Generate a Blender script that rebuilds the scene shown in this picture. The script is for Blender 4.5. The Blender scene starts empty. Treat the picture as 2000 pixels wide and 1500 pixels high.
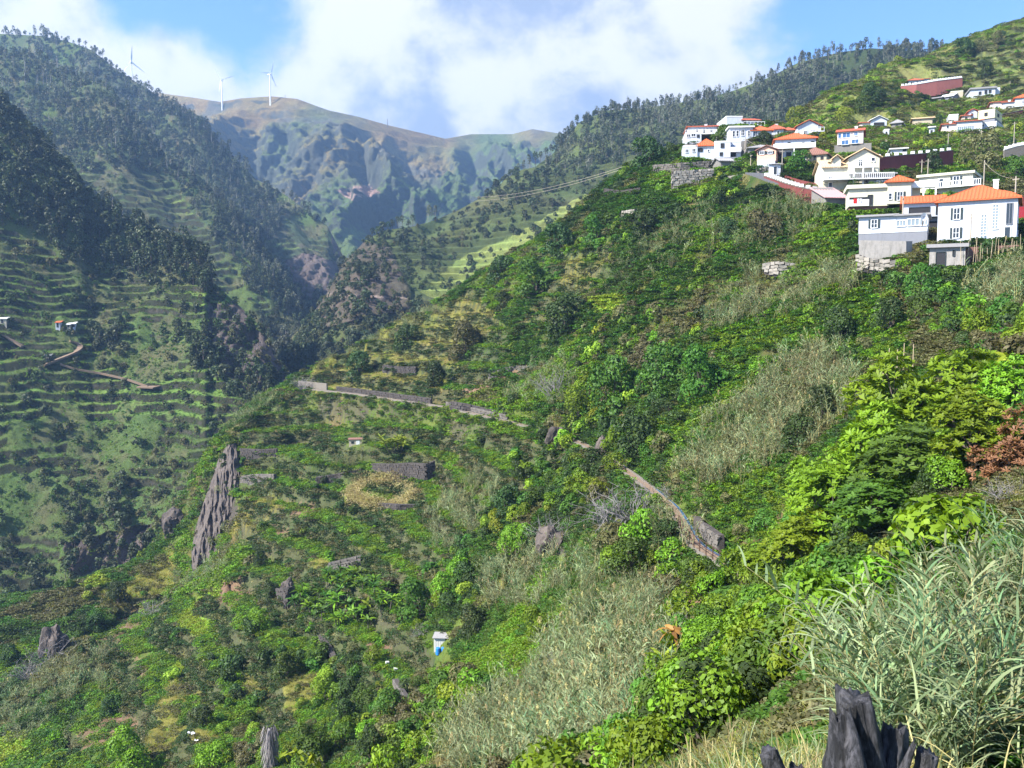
import bpy, math, random
import numpy as np
from mathutils import Vector, Matrix, Euler

random.seed(7); np.random.seed(7)
rng = np.random.RandomState(11)
R = math.radians
SC = bpy.context.scene
COL = SC.collection

# ------------------------------------------------------------------ camera
F = 1664.0
PITCH = math.atan(130.0 / F)
cam_d = bpy.data.cameras.new('camera')
cam = bpy.data.objects.new('camera', cam_d); bpy.context.scene.collection.objects.link(cam)
cam_d.sensor_width = 36.0
cam_d.lens = 36.0 * F / 2000.0
cam_d.clip_start = 0.1; cam_d.clip_end = 12000
cam.location = (0, 0, 0)
cam.rotation_euler = (math.pi / 2 - PITCH, 0, 0)
SC.camera = cam
cp_, sp_ = math.cos(PITCH), math.sin(PITCH)

def P(px, py, Y):
    """world point seen at photo pixel px,py whose distance along +Y is Y"""
    xc = (px - 1000.0) / F; yc = -(py - 750.0) / F
    ry = yc * sp_ + cp_; rz = yc * cp_ - sp_
    s = Y / ry
    return (xc * s, Y, rz * s)

def Pn(px, py, Y):
    px = np.asarray(px, float); py = np.asarray(py, float); Y = np.asarray(Y, float)
    xc = (px - 1000.0) / F; yc = -(py - 750.0) / F
    s = Y / (yc * sp_ + cp_)
    return xc * s, Y + 0 * px, (yc * cp_ - sp_) * s

def proj(x, y, z):
    d = y * cp_ - z * sp_
    d = np.where(d < 0.1, 0.1, d)
    u = y * sp_ + z * cp_
    return 1000.0 + F * x / d, 750.0 - F * u / d

# ------------------------------------------------------------------ world, sun, exposure
SUN = Vector((-0.80, -0.40, 0.80)).normalized()      # towards the sun
sun_el = math.asin(SUN.z); sun_az = math.atan2(SUN.x, SUN.y)
W = bpy.data.worlds.new("World"); SC.world = W; W.use_nodes = True
nt = W.node_tree; nt.nodes.clear()
def N(t, typ, **kw):
    n = t.nodes.new(typ)
    for k, v in kw.items():
        if k in n.bl_rna.properties.keys(): setattr(n, k, v)
    return n
out = N(nt, 'ShaderNodeOutputWorld'); bg = N(nt, 'ShaderNodeBackground')
sky = N(nt, 'ShaderNodeTexSky', sky_type='NISHITA', sun_disc=False)
sky.sun_elevation = sun_el; sky.sun_rotation = sun_az
sky.air_density = 1.0; sky.dust_density = 0.3; sky.ozone_density = 2.5
bg.inputs['Strength'].default_value = 0.075
tc = N(nt, 'ShaderNodeTexCoord')
SKYV = tc.outputs['Generated']
def M(t, op, a, b=None, c=None):
    n = N(t, 'ShaderNodeMath', operation=op)
    for i, v in enumerate((a, b, c)):
        if v is None: continue
        if isinstance(v, (int, float)): n.inputs[i].default_value = v
        else: t.links.new(v, n.inputs[i])
    return n.outputs[0]
def noise(t, vec, scale, detail=6, rough=0.6, dist=0.0):
    n = N(t, 'ShaderNodeTexNoise'); n.inputs['Scale'].default_value = scale
    n.inputs['Detail'].default_value = detail; n.inputs['Roughness'].default_value = rough
    n.inputs['Distortion'].default_value = dist
    if vec is not None: t.links.new(vec, n.inputs['Vector'])
    return n.outputs['Fac']
mp = N(nt, 'ShaderNodeMapping'); mp.inputs['Scale'].default_value = (1, 1, 1.25)
nt.links.new(SKYV, mp.inputs['Vector'])
cn = noise(nt, mp.outputs[0], 3.4, 9, 0.6, 0.15)
cn2 = noise(nt, mp.outputs[0], 11.0, 6, 0.62, 0.3)
cov = M(nt, 'ADD', M(nt, 'MULTIPLY', cn, 0.72), M(nt, 'MULTIPLY', cn2, 0.28))
def blob(px, py, rpx, amt):
    """a bank (or gap) of cloud standing in the direction of one spot of the sky"""
    global cov
    d = Vector(P(px, py, 100.0)).normalized()
    dp = N(nt, 'ShaderNodeVectorMath', operation='DISTANCE')
    nt.links.new(SKYV, dp.inputs[0]); dp.inputs[1].default_value = d
    q = M(nt, 'DIVIDE', dp.outputs['Value'], rpx / F)
    g = M(nt, 'POWER', 2.718, M(nt, 'MULTIPLY', M(nt, 'MULTIPLY', q, q), -1.0))
    cov = M(nt, 'ADD', cov, M(nt, 'MULTIPLY', g, amt))
for b in ((60, 40, 150, .20), (330, 130, 90, .17), (420, 20, 150, -.14), (250, 30, 80, -.10), (620, 110, 170, .10),
          (850, 60, 230, .20), (1250, 100, 300, .24), (1000, 200, 220, .16), (700, 190, 150, .12), (1700, 60, 120, -.14),
          (1850, 20, 160, -.03), (940, 100, 40, -.12), (560, 20, 60, -.06), (350, 300, 200, .12), (1060, 190, 60, -.05), (480, 95, 50, -.06), (1560, 20, 60, -.05)):
    blob(*b)
rmp = N(nt, 'ShaderNodeMapRange', interpolation_type='SMOOTHSTEP')
nt.links.new(cov, rmp.inputs['Value'])
rmp.inputs['From Min'].default_value = 0.45; rmp.inputs['From Max'].default_value = 0.63
mix = N(nt, 'ShaderNodeMixRGB')
nt.links.new(rmp.outputs[0], mix.inputs['Fac'])
tint = N(nt, 'ShaderNodeMixRGB', blend_type='MULTIPLY'); tint.inputs['Fac'].default_value = 1
nt.links.new(sky.outputs[0], tint.inputs[1]); tint.inputs[2].default_value = (0.80, 1.05, 1.45, 1)
nt.links.new(tint.outputs[0], mix.inputs[1])
cc = N(nt, 'ShaderNodeMixRGB')
cmr = N(nt, 'ShaderNodeMapRange', interpolation_type='SMOOTHSTEP'); nt.links.new(noise(nt, mp.outputs[0], 8.0, 8, 0.58, .1), cmr.inputs['Value']); cmr.inputs['From Min'].default_value = .38; cmr.inputs['From Max'].default_value = .62
nt.links.new(cmr.outputs[0], cc.inputs['Fac'])
cc.inputs[1].default_value = (2.3, 2.8, 3.8, 1); cc.inputs[2].default_value = (5.5, 5.45, 5.5, 1)
nt.links.new(cc.outputs[0], mix.inputs[2])
nt.links.new(mix.outputs[0], bg.inputs['Color'])
nt.links.new(bg.outputs[0], out.inputs['Surface'])

sl = bpy.data.lights.new('sun', 'SUN'); sl.energy = 4.9; sl.angle = R(0.53); sl.color = (1.0, 0.955, 0.86)
so = bpy.data.objects.new('sun', sl); bpy.context.scene.collection.objects.link(so)
so.rotation_euler = (-SUN).to_track_quat('-Z', 'Y').to_euler(); so.location = (-300, -200, 400)
SC.view_settings.view_transform = 'Standard'; SC.view_settings.look = 'None'
SC.view_settings.exposure = 1.5; SC.view_settings.gamma = 1.0
SC.view_settings.use_curve_mapping = False
SC.cycles.use_denoising = True
SC.cycles.max_bounces = 5; SC.cycles.diffuse_bounces = 2; SC.cycles.glossy_bounces = 2
SC.cycles.transmission_bounces = 2; SC.cycles.transparent_max_bounces = 4; SC.cycles.volume_bounces = 0
SC.cycles.use_adaptive_sampling = True; SC.cycles.adaptive_threshold = 0.02

# ------------------------------------------------------------------ tags and helpers
def tag(o, label=None, cat=None, group=None, kind=None):
    if label: o['label'] = label
    if cat: o['category'] = cat
    if group: o['group'] = group
    if kind: o['kind'] = kind
    return o
def empty(name, loc, rz=0.0, **kw):
    o = bpy.data.objects.new(name, None); bpy.context.scene.collection.objects.link(o)
    o.location = loc; o.rotation_euler = (0, 0, rz); o.empty_display_size = 0.5
    tag(o, **kw); return o
def link(name, me, parent=None, loc=None, rot=None, scale=None, **kw):
    o = bpy.data.objects.new(name, me); bpy.context.scene.collection.objects.link(o)
    if parent: o.parent = parent
    if loc is not None: o.location = loc
    if rot is not None: o.rotation_euler = rot
    if scale is not None: o.scale = scale
    tag(o, **kw); return o

def hsh(ix, iy, seed):
    h = (ix.astype(np.int64) * 374761393 + iy.astype(np.int64) * 668265263 + seed * 974711) & 0xffffffff
    h = ((h ^ (h >> 13)) * 1274126177) & 0xffffffff
    h = (h ^ (h >> 16)) & 0xffffff
    return h / float(0xffffff)
def vn(x, y, seed=0):
    x = np.asarray(x, float); y = np.asarray(y, float)
    ix = np.floor(x); iy = np.floor(y); fx = x - ix; fy = y - iy
    fx = fx * fx * (3 - 2 * fx); fy = fy * fy * (3 - 2 * fy)
    a = hsh(ix, iy, seed); b = hsh(ix + 1, iy, seed); c = hsh(ix, iy + 1, seed); d = hsh(ix + 1, iy + 1, seed)
    return (a * (1 - fx) + b * fx) * (1 - fy) + (c * (1 - fx) + d * fx) * fy
def fbm(x, y, seed=0, o=4, g=0.5):
    s = 0; a = 1; t = 0
    for k in range(o):
        s = s + a * (vn(x * 2 ** k + 13.7 * k, y * 2 ** k - 7.1 * k, seed + k) * 2 - 1); t += a; a *= g
    return s / t
def sstep(a, b, x):
    t = np.clip((x - a) / (b - a), 0, 1); return t * t * (3 - 2 * t)
def inpoly(px, py, poly):
    n = len(poly); c = np.zeros(np.shape(px), bool); j = n - 1
    for i in range(n):
        xi, yi = poly[i]; xj, yj = poly[j]
        if yi != yj:
            t = ((yi > py) != (yj > py)) & (px < (xj - xi) * (py - yi) / (yj - yi) + xi)
            c ^= t
        j = i
    return c

# ------------------------------------------------------------------ materials
def new_mat(name):
    m = bpy.data.materials.new(name); m.use_nodes = True
    t = m.node_tree; b = t.nodes['Principled BSDF']
    b.inputs['Specular IOR Level'].default_value = 0.25
    return m, t, b
MAT = {}
def plain(name, col, rough=0.8, var=0.12, scale=3.0, bump=0.0, bscale=20, metal=0.0, spec=0.25, dirt=None):
    """procedural material: base colour with grain, optional stains and relief"""
    m, t, b = new_mat(name)
    tcn = N(t, 'ShaderNodeTexCoord')
    f = noise(t, tcn.outputs['Object'], scale, 5, 0.65)
    r = N(t, 'ShaderNodeMixRGB')
    t.links.new(f, r.inputs['Fac'])
    r.inputs[1].default_value = tuple(c * (1 - var) for c in col) + (1,)
    r.inputs[2].default_value = tuple(min(1, c * (1 + var)) for c in col) + (1,)
    o_ = r.outputs[0]
    if dirt:
        mpn = N(t, 'ShaderNodeMapping'); mpn.inputs['Scale'].default_value = (1.3, 1.3, 0.25)
        t.links.new(tcn.outputs['Object'], mpn.inputs['Vector'])
        f2 = noise(t, mpn.outputs[0], 1.6, 8, 0.75)
        mr = N(t, 'ShaderNodeMapRange'); t.links.new(f2, mr.inputs['Value'])
        mr.inputs['From Min'].default_value = 0.5; mr.inputs['From Max'].default_value = 0.75
        mr.inputs['To Max'].default_value = dirt[3] if len(dirt) > 3 else 0.6
        r2 = N(t, 'ShaderNodeMixRGB'); t.links.new(mr.outputs[0], r2.inputs['Fac'])
        t.links.new(o_, r2.inputs[1]); r2.inputs[2].default_value = tuple(dirt[:3]) + (1,)
        o_ = r2.outputs[0]
    t.links.new(o_, b.inputs['Base Color'])
    b.inputs['Roughness'].default_value = rough; b.inputs['Metallic'].default_value = metal
    b.inputs['Specular IOR Level'].default_value = spec
    if bump:
        bp = N(t, 'ShaderNodeBump'); bp.inputs['Strength'].default_value = bump; bp.inputs['Distance'].default_value = 0.05
        t.links.new(noise(t, tcn.outputs['Object'], bscale, 6, 0.7), bp.inputs['Height'])
        t.links.new(bp.outputs[0], b.inputs['Normal'])
    MAT[name] = m; return m
def leafmat(name, c1, c2, trans=0.27, rough=0.55):
    """leaf colour varies per leaf (tone attribute) and per plant"""
    m, t, b = new_mat(name)
    at = N(t, 'ShaderNodeAttribute', attribute_name='tone')
    oi = N(t, 'ShaderNodeObjectInfo')
    r = N(t, 'ShaderNodeMixRGB'); t.links.new(at.outputs['Fac'], r.inputs['Fac'])
    r.inputs[1].default_value = c1 + (1,); r.inputs[2].default_value = c2 + (1,)
    hs = N(t, 'ShaderNodeHueSaturation')
    t.links.new(r.outputs[0], hs.inputs['Color'])
    t.links.new(M(t, 'ADD', M(t, 'MULTIPLY', oi.outputs['Random'], 0.05), 0.475), hs.inputs['Hue'])
    t.links.new(M(t, 'ADD', M(t, 'MULTIPLY', oi.outputs['Random'], 0.6), 0.72), hs.inputs['Value'])
    b.inputs['Roughness'].default_value = rough
    t.links.new(hs.outputs[0], b.inputs['Base Color'])
    tr = N(t, 'ShaderNodeBsdfTranslucent'); 
    hy = N(t, 'ShaderNodeMixRGB', blend_type='MULTIPLY'); hy.inputs['Fac'].default_value = 1
    t.links.new(hs.outputs[0], hy.inputs[1]); hy.inputs[2].default_value = (1.3, 1.3, 0.45, 1)
    t.links.new(hy.outputs[0], tr.inputs['Color'])
    ms = N(t, 'ShaderNodeMixShader'); ms.inputs[0].default_value = trans
    t.links.new(b.outputs[0], ms.inputs[1]); t.links.new(tr.outputs[0], ms.inputs[2])
    t.links.new(ms.outputs[0], t.nodes['Material Output'].inputs['Surface'])
    MAT[name] = m; return m
def groundmat(name, fine=1.0, coarse=0.15, rockcol=(0.13, 0.105, 0.10), rock_lo=0.62, rock_hi=0.42, bstr=0.6, bdist=0.3):
    """ground: vertex colour of what grows or lies there, grain, and bare rock where it is steep"""
    m, t, b = new_mat(name)
    at = N(t, 'ShaderNodeAttribute', attribute_name='gcol')
    ge = N(t, 'ShaderNodeNewGeometry'); tcn = N(t, 'ShaderNodeTexCoord')
    n1 = noise(t, tcn.outputs['Object'], fine, 8, 0.75); n2 = noise(t, tcn.outputs['Object'], coarse, 6, 0.7)
    n3 = noise(t, tcn.outputs['Object'], fine * 6, 4, 0.8)
    v = M(t, 'MULTIPLY', M(t, 'ADD', M(t, 'MULTIPLY', n1, 1.6), M(t, 'MULTIPLY', n2, 0.7)), M(t, 'ADD', M(t, 'MULTIPLY', n3, 1.6), 0.1))
    hs = N(t, 'ShaderNodeHueSaturation'); t.links.new(at.outputs['Color'], hs.inputs['Color'])
    t.links.new(v, hs.inputs['Value'])
    t.links.new(M(t, 'ADD', M(t, 'MULTIPLY', n2, 0.12), 0.44), hs.inputs['Hue'])
    sx = N(t, 'ShaderNodeSeparateXYZ'); t.links.new(ge.outputs['Normal'], sx.inputs[0])
    mr = N(t, 'ShaderNodeMapRange'); t.links.new(M(t, 'ADD', sx.outputs['Z'], M(t, 'MULTIPLY', M(t, 'SUBTRACT', n1, 0.5), 0.5)), mr.inputs['Value'])
    mr.inputs['From Min'].default_value = rock_hi; mr.inputs['From Max'].default_value = rock_lo
    mr.inputs['To Min'].default_value = 0.85; mr.inputs['To Max'].default_value = 0.0
    rc = N(t, 'ShaderNodeMixRGB'); t.links.new(noise(t, tcn.outputs['Object'], fine * 2.2, 8, 0.8), rc.inputs['Fac'])
    rc.inputs[1].default_value = tuple(c * 0.35 for c in rockcol) + (1,); rc.inputs[2].default_value = tuple(c * 1.9 for c in rockcol) + (1,)
    mx = N(t, 'ShaderNodeMixRGB'); t.links.new(mr.outputs[0], mx.inputs['Fac'])
    t.links.new(hs.outputs[0], mx.inputs[1]); t.links.new(rc.outputs[0], mx.inputs[2])
    t.links.new(mx.outputs[0], b.inputs['Base Color']); b.inputs['Roughness'].default_value = 0.95
    b.inputs['Specular IOR Level'].default_value = 0.05
    bp = N(t, 'ShaderNodeBump'); bp.inputs['Strength'].default_value = bstr; bp.inputs['Distance'].default_value = bdist
    t.links.new(noise(t, tcn.outputs['Object'], fine * 1.6, 9, 0.8), bp.inputs['Height'])
    t.links.new(bp.outputs[0], b.inputs['Normal'])
    MAT[name] = m; return m

groundmat('hillside_ground', 1.1, 0.08, rockcol=(0.075, 0.068, 0.045), rock_lo=0.50, rock_hi=0.30)
groundmat('valley_ground', 0.42, 0.04, bdist=1.4, bstr=.9, rockcol=(0.10, 0.085, 0.07), rock_lo=0.45, rock_hi=0.25)
groundmat('mountain_ground', 0.07, 0.008, rockcol=(0.085, 0.095, 0.085), rock_lo=0.50, rock_hi=0.30, bdist=10.0, bstr=1.0)

leafmat('leaf_dark', (0.018, 0.034, 0.010), (0.055, 0.095, 0.022))
leafmat('leaf_mid', (0.028, 0.064, 0.009), (0.085, 0.165, 0.018))
leafmat('leaf_bright', (0.050, 0.105, 0.006), (0.18, 0.29, 0.015))
leafmat('leaf_lime', (0.11, 0.17, 0.012), (0.27, 0.34, 0.025))
leafmat('leaf_olive', (0.05, 0.055, 0.020), (0.16, 0.15, 0.06))
leafmat('leaf_cane', (0.06, 0.095, 0.04), (0.28, 0.32, 0.165))
leafmat('leaf_cane_green', (0.07, 0.13, 0.06), (0.20, 0.28, 0.13))
leafmat('leaf_straw', (0.25, 0.20, 0.08), (0.48, 0.40, 0.20))
leafmat('leaf_ygrass', (0.14, 0.15, 0.03), (0.33, 0.30, 0.07))
leafmat('leaf_forest', (0.020, 0.036, 0.014), (0.072, 0.088, 0.036), trans=0.2)
leafmat('leaf_eucalypt', (0.06, 0.075, 0.045), (0.17, 0.18, 0.12), trans=0.2)
leafmat('leaf_red', (0.09, 0.035, 0.022), (0.19, 0.075, 0.045), trans=0.25)
leafmat('leaf_orange', (0.15, 0.07, 0.02), (0.34, 0.17, 0.04), trans=0.3)
plain('bark', (0.10, 0.08, 0.065), 0.9, 0.35, 6, 0.6, 30)
plain('bark_pale', (0.24, 0.22, 0.20), 0.9, 0.3, 4, 0.4, 20)
plain('twig_grey', (0.22, 0.20, 0.20), 0.9, 0.3, 3)

# ------------------------------------------------------------------ village plan: where every building stands (used by the terrain too)
# block: (px0, px1, wall top, base, set-back m, depth m, roof, roof height m, wall material, roof material, openings)
# opening: (side, px, top, bottom, width px, kind)
def hs(label, Y, yaw, blocks, cat='house', name='village_house', fnd=4.0, **kw):
    return dict(label=label, Y=Y, yaw=yaw, blocks=blocks, cat=cat, name=name, fnd=fnd, **kw)
WH, CR, PK, YE, ST, CO, GY = 'wall_white', 'wall_cream', 'wall_pink', 'wall_yellow', 'wall_stone', 'wall_concrete', 'wall_grey'
RO, RD, RB, RT, RG = 'roof_orange', 'roof_red', 'roof_brown', 'roof_tin_pink', 'roof_grey'
HOUSES = [
 hs('large white house with an orange hipped roof, grey shutters and two tall stair windows', 112, -5, [
   (1838,1973,393,475,0,9,'hip',2.4,WH,RO,[('F',1871,406,427,10,'s'),('F',1871,444,463,10,'s'),('F',1918,422,466,9,'t'),('F',1937,404,449,9,'t'),('F',1960,403,441,9,'a'),('F',1958,447,470,9,'d'),('R',3.0,403,436,1.4,'d'),('R',6.0,448,468,1.2,'w')]),
   (1927,1962,378,393,5,5,'hip',.7,WH,RO,[])], fnd=2.5),
 hs('white house with grey base and glazed corner veranda above a concrete wall', 118, -5, [
   (1681,1748,423,455,0,7,'flat',.15,WH,RG,[('F',1709,429,444,10,'s')]),
   (1748.2,1803,424,455,0,6.8,'flat',.12,WH,RG,[('F',1757,433,443,15,'g'),('F',1778,431,443,20,'g'),('F',1796,431,443,12,'g'),('R',1.5,431,444,2.2,'g')]),
   (1681,1803,455,483,.05,6.6,'none',0,GY,RG,[])]),
 hs('white house with short orange roof and wide dark windows beside the large white house', 126, 0, [
   (1767,1838,398,424,0,7,'gx',1.35,WH,RO,[('F',1795,406,421,36,'D'),('F',1832,406,420,16,'D')]),
   (1790,1838,424,452,.8,6,'none',0,GY,RG,[('F',1815,433,450,28,'D')])]),
 hs('long cream house with balconies, laundry bay and small orange hipped roof', 140, 5, [
   (1662,1735,368,402,0,6,'flat',.5,CR,'roof_cream',[('F',1681,385,397,34,'D'),('F',1701,381,399,8,'D')]),
   (1731,1772,359,400,-.5,8,'hip',1.2,CR,RO,[('F',1753,378,393,9,'s'),('F',1736,380,391,5,'w')]),
   (1772,1792,365,400,1.5,5,'hip',.8,CR,RO,[]),
   (1664,1732,402,416,.4,6,'none',0,'wall_brick',RG,[])], balcony=[(1772,1818,368,0,'slab'),(1662,1698,400,-.9,'slab')]),
 hs('cream flat-roofed house with black shutters and a long balcony, above the orange roofs', 152, -12, [
   (1798,1892,344,386,0,8,'flat',.3,CR,'roof_cream',[('F',1818,351,366,8,'s'),('F',1838,350,369,7,'d'),('F',1864,348,363,10,'s'),('R',3.5,349,364,1.8,'s')])],
   balcony=[(1812,1908,367,-1.3,'posts')]),
 hs('cream two-storey villa with dormer, white gable and balustraded veranda', 160, 12, [
   (1611,1660,328,352,0,8,'gx',2.0,CR,'roof_tan',[('F',1633,317,329,6,'w'),('F',1624,345,353,5,'w')]),
   (1655,1712,312,340,-.6,9,'gy',1.7,CR,'roof_tan',[('F',1677,316,327,7,'w'),('F',1700,312,319,6,'w')]),
   (1611,1700,352,372,.3,8,'none',0,CR,RG,[('F',1645,342,353,9,'d'),('F',1662,341,352,18,'D'),('F',1625,356,364,6,'w')]),
   (1627,1642,314,328,-.4,2.6,'gy',.9,CR,'roof_tan',[]),
   (1690,1738,345,372,-1.5,7,'flat',.15,GY,RG,[('F',1718,357,367,24,'g')])], balcony=[(1608,1735,352,-2.2,'posts'),(1662,1700,329,-1.4,'rail')]),
 hs('stone barn with a faded pink tin roof below the road', 150, 28, [
   (1611,1655,388,406,0,5,'shed',2.6,ST,RT,[])], cat='barn', name='stone_barn'),
 hs('ruined concrete shed with dark openings below the large white house', 104, -3, [
   (1818,1880,484,526,0,5,'flat',.3,CO,RG,[('F',1838,493,522,16,'D'),('F',1860,490,500,3,'D')])], cat='shed', name='concrete_shed'),
 hs('grey-brown house with a faded red hipped roof above the green bushes', 180, -12, [
   (1560,1612,304,322,0,8,'hip',2.0,'wall_beige',RB,[('F',1571,306,317,6,'w'),('F',1591,306,316,4,'D'),('F',1604,308,319,4,'D')])]),
 hs('white house with broad orange hipped roof and a long upstairs terrace', 188, 3, [
   (1516,1590,273,291,0,9,'hip',2.0,WH,RO,[('F',1541,279,289,4,'D'),('F',1567,280,289,4,'D'),('F',1584,279,289,5,'D')]),
   (1516,1552,291,310,.3,8,'none',0,WH,RG,[('F',1526,297,309,8,'D'),('F',1541,297,309,8,'D')])], balcony=[(1512,1588,290,-1.1,'slab')]),
 hs('narrow peach house with two dark windows and a front gable', 184, -6, [
   (1479,1514,295,315,0,7,'gy',1.0,PK,RB,[('F',1488,296,302,7,'s'),('F',1503,297,302,7,'s')]),
   (1480,1513,315,327,-.6,6,'none',0,WH,RG,[])]),
 hs('grey stone cottage with grey roof behind the peach house', 192, 4, [
   (1463,1508,289,303,0,7,'hip',1.0,ST,RG,[('F',1476,292,299,5,'D')])], cat='cottage', name='stone_cottage'),
 hs('pale pink house with red gable roof and blue glass doors', 196, -3, [
   (1637,1683,258,282,0,8,'gx',1.2,'wall_palepink',RD,[('F',1653,260,269,13,'b'),('F',1670,260,267,6,'b'),('F',1651,274,282,12,'b'),('F',1669,274,281,12,'b'),('F',1641,260,269,5,'b')]),
   (1632,1698,282,303,.2,7,'none',0,ST,RG,[])]),
 hs('white gabled house with outside stairs at the top of the village', 216, 14, [
   (1558,1602,248,268,0,9,'gy',1.6,WH,RD,[('F',1573,256,262,5,'w'),('F',1588,256,268,6,'D'),('F',1598,245,249,3,'w')])], balcony=[(1584,1606,258,-1.2,'rail')]),
 hs('low white house with two small red hipped roofs', 213, 6, [
   (1500,1530,253,263,0,8,'hip',1.5,WH,RD,[('F',1520,256,261,4,'w')]),
   (1530,1549,255,264,.5,6,'hip',.9,WH,RD,[('F',1537,257,262,3,'w'),('F',1543,257,262,3,'w')])]),
 hs('long white house with dark tall windows and orange roof at its right end', 208, 10, [
   (1426,1470,250,275,0,8,'flat',.25,WH,'roof_white',[('F',1434,256,267,4,'w'),('F',1451,254,265,6,'w'),('F',1463,256,266,5,'w'),('F',1441,256,266,4,'w')]),
   (1468,1506,256,272,.3,8,'hip',1.5,WH,RO,[('F',1475,257,266,6,'w'),('F',1497,260,267,5,'D')])]),
 hs('large cream-white block with a plain wall and corner loggia above the long white house', 224, 16, [
   (1419,1450,230,250,0,9,'par',.1,WH,'roof_white',[]),
   (1450,1482,236,250,-.2,9,'gx',1.3,WH,RD,[('F',1453,237,247,5,'D'),('F',1475,238,245,6,'w')])], balcony=[(1450,1491,246,-1.0,'rail')]),
 hs('two-storey white house with three tall dark windows, leftmost at the edge of the village', 216, 5, [
   (1344,1398,249,263,0,8,'hip',.8,WH,RD,[('F',1361,253,261,5,'w'),('F',1374,253,262,5,'w'),('F',1387,253,260,5,'w')]),
   (1338,1368,265,284,-2,8,'par',.1,WH,'roof_white',[('F',1344,266,271,6,'w'),('F',1353,265,270,7,'w'),('F',1362,267,272,4,'D')])], balcony=[(1338,1398,263,-1.0,'rail')]),
 hs('low white house with a small orange roof, lowest at the left edge of the village', 204, 3, [
   (1335,1362,287,314,0,7,'par',.1,WH,'roof_white',[('F',1342,292,298,5,'w'),('F',1355,291,297,5,'w')]),
   (1362,1397,286,312,.4,7,'hip',2.0,WH,RO,[('F',1383,293,297,3,'w'),('F',1368,290,296,8,'D')])]),
 hs('white cube house with flat roof and a shaded blue balcony', 201, 2, [
   (1396,1426,279,308,0,8,'par',.12,WH,'roof_white',[('F',1411,281,289,6,'D'),('F',1409,298,304,5,'D')]),
   (1426,1446,278,306,1.0,7,'par',.12,WH,'roof_white',[('F',1431,283,291,7,'b'),('F',1432,297,305,9,'D')]),
   (1396,1450,308,315,-.4,8,'none',0,GY,RG,[])], balcony=[(1426,1446,296,-.3,'slab')]),
 hs('little dark stone barn, left one of the pair below the white cube house', 196, 20, [(1407,1432,316,333,0,5,'gx',1.1,ST,RG,[('F',1415,325,333,4,'D')])], cat='barn', name='stone_barn'),
 hs('little dark stone barn, right one of the pair below the white cube house', 196, -18, [(1436,1461,315,330,0,5,'gx',1.1,ST,RG,[('F',1445,319,324,3,'D')])], cat='barn', name='stone_barn'),
 hs('small lean-to with a white door beside the curved road', 176, 10, [(1509,1524,322,342,0,4,'shed',.9,WH,RG,[('F',1514,326,341,6,'d')])], cat='shed', name='lean_to_shed'),
 hs('white shed with ribbed front standing on the upper retaining wall', 186, 3, [(1741,1769,292,305,0,4,'flat',.12,WH,'roof_white',[('F',1765,293,303,5,'D')])], cat='shed', name='road_shed'),
 hs('cream cube house with grey lower storey on the upper terraces', 236, -14, [
   (1912,1940,218,232,0,9,'par',.1,YE,'roof_cream',[('F',1925,221,227,5,'D'),('R',4,221,226,1.8,'D')]),
   (1913,1940,232,243,.3,9,'none',0,GY,RG,[]),(1915,1945,243,253,-1,9,'par',.1,WH,'roof_white',[('F',1922,244,248,4,'w')])]),
 hs('long pink and white bungalow with a red roof and a row of white pillars', 236, 6, [
   (1848,1869,242,256,0,8,'gx',.9,'wall_palepink',RD,[('F',1854,244,249,4,'w')]),
   (1869,1912,240,260,-1,8,'gx',.9,WH,RD,[('F',1884,249,257,28,'g')])]),
 hs('small white flat block just left of the red-roofed bungalow roof line', 246, 4, [(1854,1870,226,240,0,6,'par',.1,WH,'roof_white',[])], cat='outbuilding', name='white_outbuilding'),
 hs('pink and white house with a pitched roof behind the cream cube house', 248, 8, [(1884,1896,226,236,0,6,'gx',.7,'wall_palepink',RD,[('F',1888,229,233,3,'D')]), (1893,1908,218,236,1,6,'gy',.8,WH,RD,[('F',1899,221,225,3,'D')])]),
 hs('beige stone farm building with a low roof among the upper terraces', 250, 5, [(1787,1828,232,247,0,6,'gx',.8,'wall_beige','roof_tan',[('F',1822,236,243,5,'D')])], cat='barn', name='farm_building'),
 hs('white bungalow with green shade under its front gable, above the pink house', 250, 12, [(1685,1702,240,252,0,6,'gx',.7,'wall_palepink',RD,[]),(1700,1729,237,247,-.5,7,'gy',1.3,WH,'roof_white',[('F',1715,241,246,18,'D')])]),
 hs('small ruined stone barn with a pointed roof between the terraces', 246, -8, [(1742,1760,241,250,0,5,'hip',1.2,ST,RG,[('F',1751,244,249,3,'D')])], cat='barn', name='stone_barn'),
 hs('tiny white pump house on the terraces right of the pink house', 226, 4, [(1727,1736,255,265,0,2.5,'par',.1,WH,'roof_white',[('F',1731,258,264,2,'D')])], cat='hut', name='pump_house'),
 hs('tiny white tower-like hut beside a dark tree left of the pillared bungalow', 226, -4, [(1815,1824,250,265,0,2.5,'flat',.15,WH,'roof_white',[('F',1819,255,263,3,'D')])], cat='hut', name='pump_house'),
 hs('pinkish house with red roof, left end of the short row at the right border', 262, 8, [(1941,1962,200,212,0,8,'gx',.9,'wall_palepink',RD,[('F',1947,207,211,4,'w')])]),
 hs('white house with orange hipped roof, right end of the row at the right border', 258, 4, [(1963,1982,199,213,0,8,'gx',.9,WH,RD,[('F',1970,206,212,4,'w')]),(1982,2012,194,210,-1,8,'hip',1.4,WH,RO,[('F',1996,199,205,4,'w')])]),
 hs('long white house with grey roof and small windows high on the terraces', 286, 9, [(1899,1941,174,190,0,8,'flat',.4,WH,RG,[('F',1915,179,184,4,'D'),('F',1925,177,183,4,'D'),('F',1932,177,182,4,'D')]),(1941,1950,172,184,1,6,'none',.3,WH,RG,[])]),
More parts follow.
